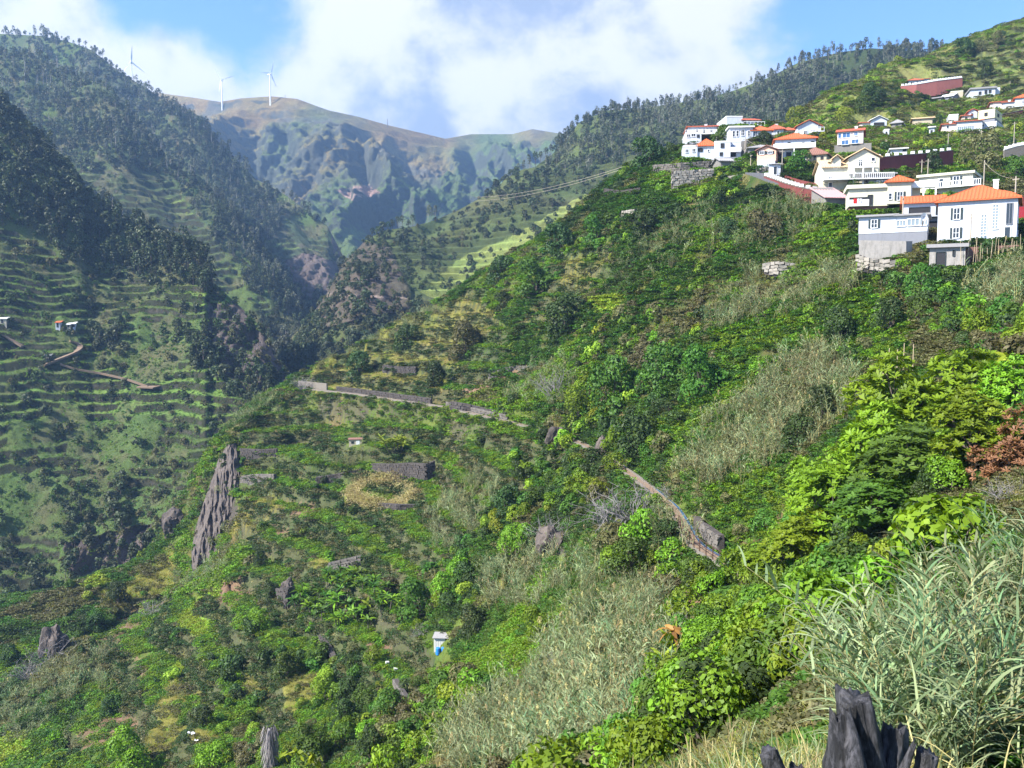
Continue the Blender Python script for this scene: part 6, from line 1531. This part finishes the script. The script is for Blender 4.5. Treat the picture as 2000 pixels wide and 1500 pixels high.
# stone wall above the bend, stones one by one
qs = [(1368,1030,1058),(1385,1036,1078),(1400,1046,1090),(1420,1066,1104),(1438,1084,1116)]
idx = [i for i in range(len(pq)) if 66.5 < pq[i][1] < 76]
q = []
for i in idx[::3]:
    w_ = np.array([pq[i][0] + pn[i][0] * 1.05, pq[i][1] + pn[i][1] * 1.05]); z_ = pq[i][2]
    tpx, tpy = proj(w_[0], w_[1], z_ + 1.35); bpx, bqy = proj(w_[0], w_[1], z_)
    q.append((float(bpx), float(tpy), float(bqy), float(w_[1])))
ribbon_wall('path_wall', q, .5, 'stone_grey', 'dry stone wall above the railed bend of the path', cat='stone wall', stones=(.42, 'stone_grey', True), down=.3)
idx = [i for i in range(len(pq)) if 222 < pq[i][1] < 236]
def path_wall(y0, y1, hgt, mat, lab, st):
    idx = [i for i in range(len(pq)) if y0 < pq[i][1] < y1][::6]; q = []
    for i in idx:
        w_ = (pq[i][0] + pn[i][0] * 1.1, pq[i][1] + pn[i][1] * 1.1); tpx, tpy = proj(w_[0], w_[1], pq[i][2] + hgt); bpx, bqy = proj(w_[0], w_[1], pq[i][2])
        q.append((float(bpx), float(tpy), float(bqy), float(w_[1])))
    if len(q) > 1: ribbon_wall('path_wall', q, .4, mat, lab, stones=st, cat='stone wall', down=.2)
path_wall(223, 236, 1.7, 'concrete_edge', 'plastered pale wall at the far left end of the path', None)
path_wall(187, 222, 1.2, 'stone_dark', 'long dark stone wall above the far stretch of the path', (.4, 'stone_dark', False))
path_wall(158, 184, .9, 'stone_dark', 'stone wall above the middle stretch of the path', (.45, 'stone_grey', False))

# ------------------------------------------------------------------ rocks
m_, t_, b_ = new_mat('stone_cliff'); tcn = N(t_, 'ShaderNodeTexCoord'); mpn = N(t_, 'ShaderNodeMapping'); mpn.inputs['Scale'].default_value = (1, 1, .35); mpn.inputs['Rotation'].default_value = (0, .5, 0)
t_.links.new(tcn.outputs['Object'], mpn.inputs['Vector']); rp2 = N(t_, 'ShaderNodeValToRGB'); t_.links.new(noise(t_, mpn.outputs[0], .9, 10, .8), rp2.inputs[0])
rp2.color_ramp.elements[0].position = .35; rp2.color_ramp.elements[0].color = (.035, .03, .03, 1); rp2.color_ramp.elements[1].position = .68; rp2.color_ramp.elements[1].color = (.16, .13, .11, 1)
t_.links.new(rp2.outputs[0], b_.inputs['Base Color']); b_.inputs['Roughness'].default_value = .95; MAT['stone_cliff'] = m_
def rock(name, px, py, w, h, lab, seed, mat='stone_dark', Y=None):
    mat = 'stone_cliff'
    r = np.random.RandomState(seed); q = hit(px, py) if Y is None else P(px, py, Y)
    if not q: return
    import bmesh
    bm = bmesh.new(); bmesh.ops.create_icosphere(bm, subdivisions=4, radius=1)
    co = np.array([v.co[:] for v in bm.verts]); n = 1 + .45 * fbm(co[:, 0] * 1.6 + seed, co[:, 2] * .9 + co[:, 1] * 1.6, seed, 4) * 1.4 + .18 * np.abs(fbm(co[:, 0] * 5 + co[:, 1] * 4, co[:, 2] * 1.5, seed + 3, 3)) 
    for v, k in zip(bm.verts, n): v.co = v.co * k
    me = bpy.data.meshes.new(name); bm.to_mesh(me); bm.free(); me.materials.append(MAT[mat])
    k = q[1] / F; link(name, me, None, (q[0], q[1] + .3 * w * k, q[2] + h * k * .3), (0, 0, seed), (w * k / 2, w * k / 2, h * k * .62), label=lab, cat='rock')
rock('boulder', 1087, 872, 36, 36, 'big dark boulder standing on the outer side of the path', 1)
rock('rock_outcrop', 1080, 1082, 60, 50, 'dark rock outcrop in the hollow below the light green tree', 2)
rock('rock_outcrop', 100, 1285, 44, 60, 'grey rock knob on the spur at the lower left', 3, 'stone_grey')
rock('rock_outcrop', 560, 1170, 30, 36, 'small dark rock standing beside the banana grove', 4)
rock('boulder', 1178, 885, 26, 34, 'pale boulder beside the path among creepers', 5, 'stone_grey')
rock('rock_outcrop', 335, 1050, 50, 50, 'grey crag on the edge left of the rock face', 6, 'stone_grey')
rock('rock_outcrop', 1315, 1125, 50, 16, 'flat dark slab on the brown earth below the railing', 7)
rock('rock_outcrop', 620, 1560, 60, 60, 'rock at the bottom edge', 8) if False else None
# rock face: a buttress of rough columns
def cliff():
    r = np.random.RandomState(3); pl = [(452,868,490,1010),(440,885,470,1040),(425,905,450,1060),(412,930,432,1085),(398,965,415,1105),(470,930,486,1000)]
    root = None
    nu, nv = 90, 150
    L = [(438,868),(425,900),(412,940),(398,980),(382,1030),(374,1075),(374,1110)]; Rr = [(462,868),(478,900),(490,950),(494,990),(470,1030),(440,1075),(412,1118)]
    la = np.array(L, float); ra = np.array(Rr, float); t = np.linspace(0, 1, nv); tk = np.linspace(0, 1, 7)
    lx, ly = np.interp(t, tk, la[:, 0]), np.interp(t, tk, la[:, 1]); rx, ry = np.interp(t, tk, ra[:, 0]), np.interp(t, tk, ra[:, 1])
    u = np.linspace(0, 1, nu)[None]; PX = lx[:, None] * (1 - u) + rx[:, None] * u; PY = ly[:, None] * (1 - u) + ry[:, None] * u
    Yc = (216 - 30 * t)[:, None] + 0 * PX; Yc = Yc - 4.5 * np.sin(np.pi * u) ** .5 - 3.0
    PXw = PX + 4 * fbm(PX / 15, PY / 30, 3)
    rel = 1.6 * np.abs(fbm(PXw / 16, PY / 60, 7, 4)) * 2 + 1.2 * fbm(PXw / 5, PY / 22, 9, 4)
    X, Y, Z = Pn(PX, PY, Yc + rel); Y = Y + 0 * X
    back = 7.0
    X = np.vstack([X[:1], X, X[-1:]]); Z = np.vstack([Z[:1] - .5, Z, Z[-1:] - 3]); Y = np.vstack([Y[:1] + back, Y, Y[-1:] + 3])
    X = np.hstack([X[:, :1] , X, X[:, -1:] + 2]); Z = np.hstack([Z[:, :1], Z, Z[:, -1:]]); Y = np.hstack([Y[:, :1] + back, Y, Y[:, -1:] + back])
    me = grid_mesh('rock_face', X, Y, Z); me.materials.append(MAT['stone_cliff']); link('rock_face', me, kind='structure', label='furrowed brown-grey rock face on the edge of the hillside')
cliff()
r = np.random.RandomState(44); PP = []
for i in range(95):
    t = r.rand(); e = r.rand()
    if e < .5: px = np.interp(t, [0, .3, .6, 1], [470, 492, 480, 420]); py = 868 + 245 * t
    elif e < .75: px = np.interp(t, [0, .3, .6, 1], [436, 405, 385, 372]); py = 868 + 245 * t
    else: px = np.interp(t, [0, .3, .6, 1], [452, 450, 432, 396]) + r.normal(0, 14); py = 868 + 245 * t
    PP.append(P(px + r.normal(0, 5), py + r.normal(0, 5), 216 - 30 * t - (6.5 if e > .75 else 3.5) * 1.0))
n = len(PP); scatter('rock_face_growth', PP, np.stack([0 * np.ones(n), 0 * np.ones(n), r.rand(n) * 6.28], 1), (.3 + .55 * r.rand(n))[:, None] * np.ones((1, 3)), r.randint(0, 8, n), PROTO['dark_f'] + PROTO['mid_f'] + PROTO['olive_f'] + PROTO['cane'][:2], 'bushes clinging to the rock face')

# ------------------------------------------------------------------ small huts and things on the terraces
q = hit(694, 869); e_ = empty('garden_shed', (q[0], q[1], q[2]), .15, label='little stone shed with a flat reddish roof on the terraces below the path', cat='shed')
MB().box(-1.4, 1.4, 0, 2.4, -.8, 1.15).obj('wall', 'wall_beige', e_); MB().box(-1.6, 1.6, -.15, 2.6, 1.153, 1.3).obj('roof', 'roof_brown', e_)
d0 = MB().box(.2, .95, -.05, -.002, -.2, .9).obj('door', 'trim_white', e_); MB().box(-.9, -.3, -.05, -.002, .3, .8).obj('window', 'glass_dark', e_)
q = hit(858, 1276); bx, by, bz = q[0], q[1], q[2]
e_ = empty('booth', (bx, by + .6, bz - .25), -.1, label='white panelled booth with a slanted grey roof behind the blue barrels', cat='hut')
MB().box(-.75, .75, 0, 1.2, -.9, 2.0).obj('wall', 'plastic_white', e_)
for i in range(5): MB().box(-.73 + i * .30, -.48 + i * .30, -.03, -.002, 0, 1.9).obj('panel', 'plastic_white', e_)
MB().slab([(-.9, -.3, 2.08), (1.4, -.3, 2.12), (1.4, 1.4, 2.30), (-.9, 1.4, 2.26)], .07).obj('roof', 'roof_grey', e_); MB().box(1.25, 1.33, -.2, -.12, -.9, 2.03).obj('post', 'wood_pole', e_)
bq = MB(); 
for z0, z1, r0, r1 in ((0, .06, .28, .3), (.06, .3, .3, .3), (.3, .34, .32, .32), (.34, .62, .3, .3), (.62, .66, .32, .32), (.66, .86, .3, .3), (.86, .92, .3, .24)): bq.cyl(0, 0, z0 + .001, z1, r0, r1, 16)
bmsh = bq.mesh('blue_barrel', 'barrel_blue')
link('blue_barrel', bmsh, None, (bx - .12, by - .5, bz + .0), label='left one of the two blue barrels in front of the white booth', cat='barrel')
link('blue_barrel', bmsh, None, (bx + .58, by - .42, bz + .0), label='right one of the two blue barrels in front of the white booth', cat='barrel')
for px, py, lab in ((772,1312,'small white crate left of the blue barrels'),(756,1300,'pale bucket-sized box above the small white crate')):
    q = hit(px, py); 
    if q: MB().box(-.22, .22, -.2, .2, -.1, .38).obj('crate', 'plastic_white', None, loc=q, rot=(0.1, .15, .4), label=lab, cat='crate')
for i in range(3):
    q = hit(366 + i * 7, 1446 + i * 5)
    if q: rs = np.random.RandomState(i); me = bpy.data.meshes.new('plastic_sheet'); v = [(x * .17 + rs.normal(0, .04), y * .14, .5 + .3 * rs.rand()) for y in range(4) for x in range(4)]; me.from_pydata(v, [], [(j * 4 + k, j * 4 + k + 1, j * 4 + k + 5, j * 4 + k + 4) for j in range(3) for k in range(3)]); me.materials.append(MAT['cloth_white']); link('plastic_sheet', me, None, q, label=['crumpled white sheet in the bushes at the bottom left, leftmost of three', 'middle one of three crumpled white sheets at the bottom left', 'lowest of the three crumpled white sheets at the bottom left'][i], cat='plastic sheet')
# straw ring round the little garden
ring = [(690,968),(705,955),(740,945),(790,938),(820,944)], [(690,968),(700,978),(720,985),(745,990),(760,988)]
V = []; Fc = []; r = np.random.RandomState(8); c_px, c_py = 752, 966
for k in range(900):
    a = 6.283 * r.rand()
    if 0.0 < a < 1.0 and r.rand() < .8: continue
    px = c_px + 62 * math.cos(a) * (1 + r.normal(0, .05)); py = c_py - 24 * math.sin(a) * (1 + r.normal(0, .12)) + (px - c_px) * -.02
    V.append((px, py))
pts = []
for px, py in V[:600]:
    q = hit(px, py)
    if q: pts.append((q[0], q[1], q[2] + .4))
if pts:
    n = len(pts); st = [tuft_mesh('straw_%d' % i, 750 + i, 'leaf_straw', n=40, ln=.7, wd=.05, rad=.8, droop=.9) for i in range(2)]
    scatter('straw_ring', pts, np.stack([r.normal(0, .5, n), r.normal(0, .5, n), r.rand(n) * 6], 1), (1.2 + .8 * r.rand(n))[:, None] * np.ones((1, 3)), r.randint(0, 2, n), st, 'ring of dry straw round a small garden on the terrace')
# hanging dead trunk at the bottom
q = hit(528, 1500) or P(528, 1500, 90)
g = Geo(); r = np.random.RandomState(4)
g.tube([(0, 0, -2), (.1, 0, 1.5), (0, 0, 3.6), (.1, 0, 4.6)], [.55, .5, .45, .2], 0, 9)
zb = r.rand(420) * 5; an = r.rand(420) * 6.283; g.blades(np.stack([.6 * np.cos(an), .6 * np.sin(an), zb], 1), np.stack([np.cos(an) * .5, np.sin(an) * .5, -1 + 0 * an], 1), 1.1, .09, .3, r, 2)
link('dead_trunk', g.mesh('dead_trunk', ['twig_grey']), None, q, (0, 0, 0), label='tall grey dead trunk with hanging fibres at the bottom edge', cat='tree trunk')

# ------------------------------------------------------------------ poles and wires
pole_m = {}
def pole(px, top, base, Y, lab, mat='wood_pole', r=.11, arm=True, group=None, name='utility_pole', cat='utility pole'):
    b = at(px, base, Y); h = at(px, top, Y).z - b.z
    e = empty(name, b, px % 3, label=lab, cat=cat, group=group)
    MB().cyl(0, 0, -1, h, r, r * .7, 8).obj('pole', mat, e)
    if arm: MB().box(-.5, .5, -.05, .05, h - .5, h - .4).obj('crossarm', mat, e)
    return b + Vector((0, 0, h - .3))
PL = [(1455,268,302,200,'wooden utility pole in front of the long white house'),(1527,292,346,178,'pale utility pole at the corner of the curved road'),(1466,300,325,190,'thin pole left of the peach house'),(1982,344,402,122,'utility pole right of the big orange roof'),
      (1921,313,365,158,'utility pole in the yellow grass above the orange roofs'),(1980,238,282,208,'tall pale pole at the right border above the grey stone wall'),(1916,254,286,222,'light pole under the cream cube house'),(1851,260,300,205,'grey pole above the upper red wall'),
      (1812,310,340,168,'pole on the roof edge of the cream flat-roofed house'),(1730,272,290,212,'thin pole on the terraces right of the pink house'),(1972,158,182,290,'pole on the high terraces near the right border'),(1977,95,118,370,'pole just below the skyline at the right border'),(1794,118,136,352,'pole in front of the dark woods near the top cottages'),
      (1895,417,473,110,'slim dark pole in front of the large white house'),(1827,145,160,330,'pole behind the highest red wall'),(1762,382,452,118,'slim pole in front of the glazed veranda'),(1800,312,340,172,'thin grey mast above the cream house')]
tops = [pole(*p) for p in PL]
def wire(a, b, sag, lab, r=.03):
    m = MB(); n = 24; pr = None
    for i in range(n + 1):
        t = i / n; p = a.lerp(b, t) - Vector((0, 0, sag * 4 * t * (1 - t)))
        if pr is not None: m.bar(pr, p, r)
        pr = p
    m.obj('cable', 'wood_pole', None, label=lab, cat='cable')
wire(at(1240, 318, 330), at(930, 385, 560), 3, 'power cable crossing in front of the blue mountain, upper one', .10)
wire(at(1240, 322, 330), at(930, 392, 560), 3, 'power cable crossing in front of the blue mountain, lower one', .10)
wire(at(80, 272, 420), at(360, 345, 520), 8, 'aerial cable stretched across the left woods', .14)
wire(tops[0], tops[1], .8, 'cable between the pole at the long white house and the road corner pole', .03); wire(tops[4], tops[3], .8, 'cable running down to the pole beside the big orange roof', .03)
rp = np.random.RandomState(12)
bm_ = MB().cyl(0, 0, -.5, 1, .03, .022, 6).mesh('bamboo_pole', 'bamboo')
for i in range(22):
    px = 1876 + i * 5.6; b = at(px + rp.normal(0, 1.5), 516 - i * .4, 102.5 + rp.rand() * 1.5); link('bamboo_pole', bm_, None, b, (rp.normal(0, .07), rp.normal(0, .07), 0), (1, 1, 1.7 + 1.5 * rp.rand()), label='bamboo pole in the upright row beside the concrete shed', cat='pole', group='bamboo poles beside the concrete shed')
for i, (px, t, b, Y) in enumerate([(1725,692,732,66),(1732,680,728,67),(1752,682,720,68),(1765,670,705,69),(1783,672,712,70)]):
    g0 = at(px, b, Y); link('garden_stake', bm_, None, g0, (0, .08 * (i == 1), 0), (1.3, 1.3, (b - t) / F * Y), label='thin wooden stake among the creepers above the leafy trees', cat='stake', group='stakes among the creepers')

# ------------------------------------------------------------------ wind turbines
def turbine(px, hub, base, Y, blade, ang, lab, yaw=.3, vis=3):
    b = at(px, base + 6, Y); h = at(px, hub, Y).z - b.z
    e = empty('wind_turbine', b, yaw, label=lab, cat='wind turbine')
    MB().cyl(0, 0, -15, h, h * .030, h * .017, 12).obj('tower', 'turbine_white', e)
    k = blade / 30.0
    MB().box(-1.7 * k, 1.7 * k, -3.2 * k, 5 * k, h - .1, h + 3.4 * k).obj('nacelle', 'turbine_white', e)
    hb = MB(); hb.poly([(1.6 * k * math.cos(a * .785), -3.3 * k, h + 1.7 * k + 1.6 * k * math.sin(a * .785)) for a in range(8)] + [(0, -5.2 * k, h + 1.7 * k)], [(i, (i + 1) % 8, 8) for i in range(8)]); hb.obj('hub', 'turbine_white', e)
    for a in ang:
        r = R(a); d = Vector((math.sin(r), 0, math.cos(r))); s = Vector((math.cos(r), 0, -math.sin(r))); o = Vector((0, -4 * k, h + 1.7 * k)); m = MB(); v = []
        for t, w in ((.03, .9), (.12, 1.4), (.22, 1.9), (.6, 1.1), (1, .25)):
            c = o + d * blade * t; v += [c - s * w * k * .45 + Vector((0, -.3 * k, 0)), c + s * w * k + Vector((0, .1, 0)), c + Vector((0, .5 * k * (1.1 - t), 0))]
        f = []
        for i in range(4):
            for j in range(3): f.append((3 * i + j, 3 * i + (j + 1) % 3, 3 * i + 3 + (j + 1) % 3, 3 * i + 3 + j))
        m.poly(v, f + [(12, 13, 14)]); m.obj('blade', 'turbine_white', e)
turbine(258, 123, 165, 1500, 27, (5, 128, 215), 'leftmost wind turbine, half hidden behind the wooded shoulder', .35)
turbine(434, 158, 200, 1930, 26, (-28, 72, 192), 'wind turbine with its blades spread in a wide V, left one on the bare ridge', .1)
turbine(528, 146, 190, 1880, 29, (16, 150, 262), 'wind turbine seen from the side, right one on the bare ridge', 1.0)
pole(757, 232, 248, 1960, 'thin mast on the far bare ridge', 'stone_grey', .8, False, name='mast', cat='mast')
pole(1004 if False else 557, 185, 196, 1900, 'tiny mast right of the turbines on the bare ridge', 'stone_grey', .6, False, name='mast', cat='mast')

# ------------------------------------------------------------------ far left farm and tracks
def left_hit(px, py, G=LEFT3):
    X, Y, Z = G[:3]; qx, qy = proj(X, Y, Z); i = np.argmin((qx - px) ** 2 + (qy - py) ** 2); return X.flat[i], Y.flat[i], Z.flat[i]
def mini(px, py, w, h, d, mat, rm, lab, nm='farm_hut', cat='hut'):
    q = left_hit(px, py); k = q[1] / F; e = empty(nm, (q[0], q[1] - 1, q[2] + .2), .2, label=lab, cat=cat); w *= k; h *= k
    MB().box(-w / 2, w / 2, 0, d, -2, h).obj('wall', mat, e); m = MB(); m.slab([(-w / 2 - .3, -.3, h + .15), (w / 2 + .3, -.3, h + .15), (w / 2 + .3, d + .3, h + .9), (-w / 2 - .3, d + .3, h + .9)], .15); m.obj('roof', rm, e)
    MB().box(-.5, .3, -.06, -.004, 0, min(h - .2, 1.9)).obj('door', 'dark_room_paint', e)
mini(116, 641, 8, 9, 4, 'wall_white', 'roof_orange', 'small white and orange farmhouse on the left terraces')
mini(137, 641, 6, 5, 3, 'wall_beige', 'roof_white', 'white lean-to right of the orange farmhouse on the left')
mini(146, 640, 4, 6, 3, 'wall_white', 'roof_white', 'narrow white hut at the right end of the left farm')
mini(96, 700, 10, 5, 4, 'wall_grey', 'roof_white', 'small white shelter beside the dirt track on the left')
mini(8, 632, 14, 8, 4, 'wall_beige', 'roof_white', 'pale hut at the left border on the terraces')
def track(pp, w, lab, name='dirt_track'):
    pts = []
    for px, py in pp: q = left_hit(px, py); pts.append((q[0], q[1] - .8, q[2] + .75))
    strip(name, pts, (-w, w), .0, 'path_earth', lab, .8)
track([(88,715),(110,706),(135,697),(155,686),(163,678),(155,671),(138,668)], 1.1, 'pinkish dirt track climbing round a bend on the left terraces')
track([(0,652),(20,662),(45,678)], 1.0, 'earth track at the left border'); track([(120,712),(150,722),(200,730),(250,742),(290,757)], .4, 'faint earth path running down the left terraces')
q = left_hit(290, 757); me = MB().slab([(-4, -2, .4), (3, -3, .2), (5, 2, .8), (-3, 2.5, .9)], .5).obj('bare_earth', 'path_earth', None, loc=q, kind='structure', label='bare reddish earth scar on the left terraces')

# ------------------------------------------------------------------ charred stump in the foreground
m_, t_, b_ = new_mat('char'); tcn = N(t_, 'ShaderNodeTexCoord'); mpn = N(t_, 'ShaderNodeMapping'); mpn.inputs['Scale'].default_value = (1, 1, .28); t_.links.new(tcn.outputs['Object'], mpn.inputs['Vector'])
cr = N(t_, 'ShaderNodeValToRGB'); t_.links.new(noise(t_, mpn.outputs[0], 26, 9, .75, .6), cr.inputs[0])
for p_, c_ in ((.0, (.006, .006, .008, 1)), (1.0, (.16, .15, .17, 1))): pass
cr.color_ramp.elements[0].position = .46; cr.color_ramp.elements[0].color = (.007, .007, .009, 1); cr.color_ramp.elements[1].position = .74; cr.color_ramp.elements[1].color = (.14, .135, .15, 1)
t_.links.new(cr.outputs[0], b_.inputs['Base Color']); b_.inputs['Roughness'].default_value = .55; b_.inputs['Specular IOR Level'].default_value = .5
bp = N(t_, 'ShaderNodeBump'); bp.inputs['Strength'].default_value = .9; bp.inputs['Distance'].default_value = .02; t_.links.new(noise(t_, mpn.outputs[0], 45, 8, .8), bp.inputs['Height']); t_.links.new(bp.outputs[0], b_.inputs['Normal']); MAT['char'] = m_
def limb(pts, rad, seed, k=44, rings=70, flat=.0, jag=.05):
    """a burnt limb: lengthwise fissures, knots, a broken ragged top"""
    pts = np.array(pts, float); t = np.linspace(0, 1, rings); tk = np.linspace(0, 1, len(pts))
    c = np.stack([np.interp(t, tk, pts[:, i]) for i in range(3)], 1)
    for _ in range(4): c[1:-1] = (c[:-2] + 2 * c[1:-1] + c[2:]) / 4
    rr = np.interp(t, np.linspace(0, 1, len(rad)), rad); d = unit(np.gradient(c, axis=0))
    a = unit(np.cross(d, np.array([0, 1., 0.05]))); b = np.cross(d, a); an = np.linspace(0, 2 * np.pi, k, endpoint=False)
    ca, sa = np.cos(an)[None], np.sin(an)[None]; tt = t[:, None]
    f = 1 + .16 * fbm(ca * 2.2 + seed, sa * 2.2 + tt * 1.6, seed, 3) * 2 - .16 * np.abs(fbm(ca * 5 + tt * .8, sa * 5 + seed, seed + 4, 3)) * 2 + .07 * fbm(ca * 9, sa * 9 + tt * 7, seed + 8, 3)
    f = f + .10 * np.exp(-((ca - .6) ** 2 + (tt - .45) ** 2 * 30) * 3) * 2
    rad_ = rr[:, None] * f
    V = c[:, None] + rad_[..., None] * (ca[..., None] * a[:, None] + sa[..., None] * b[:, None])
    V[-5:] += (jag * (fbm(ca * 1.6, sa * 1.6 + seed, seed + 9, 3) * 1.1 + .5 * fbm(ca * 6, sa * 6 + seed, seed + 11, 2))[..., None] * d[-5:][:, None]) * np.linspace(0, 1, 5)[:, None, None]
    V = V.reshape(-1, 3); top = c[-1] - d[-1] * rr[-1] * .15; n = len(V); V = np.vstack([V, top[None]])
    i = np.arange(rings * k).reshape(rings, k); j = np.roll(i, -1, 1)
    q = np.stack([i[:-1], j[:-1], j[1:], i[1:]], -1).reshape(-1, 4).tolist() + [(int(i[-1, z]), int(j[-1, z]), n) for z in range(k)]
    me = bpy.data.meshes.new('limb'); me.from_pydata(V.tolist(), [], q); me.materials.append(MAT['char']); me.polygons.foreach_set('use_smooth', [True] * len(q)); return me
SY = 4.0
def sp(px, py, dy=0): return tuple(Vector(P(px, py, SY + dy)) - Vector(P(1700, 1500, SY)))
st = empty('charred_stump', P(1700, 1500, SY), 0, label='charred black tree stump with broken limbs in the right foreground', cat='stump')
link('trunk', limb([sp(1700,1800), sp(1698,1620), sp(1688,1500), sp(1680,1440), sp(1672,1398), sp(1668,1358)], [.22, .165, .112, .098, .092, .085], 3), st)
link('limb', limb([sp(1700,1640,.05), sp(1728,1540,.0), sp(1744,1480,.02), sp(1750,1424,.04)], [.11, .075, .062, .058], 5, jag=.05), st)
link('limb', limb([sp(1650,1640,-.1), sp(1642,1520,-.12), sp(1636,1450,-.12), sp(1634,1398,-.1)], [.12, .085, .05, .034], 6, k=30), st)
link('limb', limb([sp(1640,1680,-.1), sp(1560,1590,-.15), sp(1516,1510,-.2), sp(1500,1466,-.2)], [.12, .075, .055, .05], 7, k=30), st)
link('limb', limb([sp(1750,1680,.1), sp(1788,1580,.05), sp(1804,1510,.05), sp(1814,1468,.05)], [.10, .055, .048, .047], 9, k=30), st)
link('limb', limb([sp(1720,1620,-.1), sp(1745,1550,-.16), sp(1764,1505,-.2), sp(1786,1452,-.22)], [.09, .05, .026, .012], 10, k=20), st)
link('limb', limb([sp(1678,1580,-.12), sp(1672,1500,-.2), sp(1664,1440,-.14), sp(1652,1385,-.1)], [.06, .05, .036, .022], 11, k=20), st)
link('limb', limb([sp(1600,1640,-.1), sp(1562,1550,-.15), sp(1554,1500,-.2)], [.07, .045, .032], 12, k=20), st)

# ------------------------------------------------------------------ close growth on the right and along the bottom
V_ = [shrub_mesh('vine_%d' % i, 800 + i, m, n=1300, rad=1.0, hgt=1.2, k=9, leaf=.115) for i, m in enumerate(['leaf_bright', 'leaf_mid', 'leaf_lime'])]
V_.append(shrub_mesh('vine_3', 803, 'leaf_orange', n=40, rad=1.0, hgt=1.2, k=9, leaf=.10, stem=False))
r = np.random.RandomState(60); pts = []; pid_ = []
for i in range(420):
    px, py = 1830 + 220 * r.rand(), 1190 + 520 * r.rand()
    if px < 1930 - (py - 1190) * .12 + 30 * math.sin(py / 50): continue
    Yv = 13.5 - (py - 1190) / 520 * 7.5; x, y, z = P(px, py, Yv); g0 = float(H(np.array([x]), np.array([y]))[0])
    pts.append((x, y, z - .3)); pid_.append(r.choice(4, p=[.42, .25, .18, .15]))
n = len(pts); scatter('vine_thicket', pts, np.stack([0 * np.ones(n), 0 * np.ones(n), r.rand(n) * 6.28], 1), (.38 + .25 * r.rand(n))[:, None] * np.ones((1, 3)), pid_, V_, 'broad-leaved vines with a few orange leaves in the lower right corner')
gx, gy, gz, gpx, gpy = slope_pts(9000, 5, 40, 26, 1.0); r2 = np.random.RandomState(37); n = len(gx)
sel = soft(gpx, gpy, [[(1170,1430),(1290,1400),(1340,1470),(1480,1430),(1560,1490),(1640,1520),(1700,1780),(1150,1700)]], 17, 5) & (r2.rand(n) < .8)
ST_ = [tuft_mesh('straw_tuft_%d' % i, 820 + i, m, n=70, ln=.5, wd=.012, rad=.35, droop=.4, seg=3) for i, m in enumerate(['leaf_straw', 'leaf_ygrass', 'leaf_cane'])]
do_scatter('straw_grass', sel, r2.choice(3, n, p=[.45, .3, .25]), .6 + .6 * r2.rand(n), ST_, 'dry straw-coloured grass at the bottom edge', 47)
sel = (gpx > 1380) & (gpy > 1480) & ((gpx < 1840)) & (r2.rand(n) < .35)
do_scatter('foreground_grass', sel, r2.choice(3, n, p=[.15, .25, .6]), .8 + .5 * r2.rand(n), ST_, 'long thin grass blades round the charred stump', 48)
# a few yellow-green vine shoots reaching into the frame at the bottom
for i, (px, py, w_, lab) in enumerate([(600,1478,70,'yellow-green curling vine shoot at the bottom edge, left one'),(742,1490,14,'single yellow leaf tip at the bottom edge'),(640,1490,50,'thin shoot with small leaves at the bottom edge')]):
    g = Geo(); r = np.random.RandomState(70 + i); Yv = 5.0; c = Vector(P(px, py, Yv)); k = Yv / F
    T = np.linspace(0, 1, 12); pp = np.stack([(T - .5) * w_ * k * 1.4, 0 * T, 25 * k * np.sin(T * 4 + i) - 40 * k * T], 1); g.tube(pp, np.linspace(.006, .003, 12), 0, 4)
    v, qq = leaves(np.repeat(pp, 2, 0) + r.normal(0, .02, (24, 3)), r.normal(0, 1, (24, 3)), .05, .02, r); g.add(v, qq, r.rand(len(v)))
    link('vine_shoot', g.mesh('vine_shoot', ['leaf_lime']), None, c, label=lab, cat='vine')
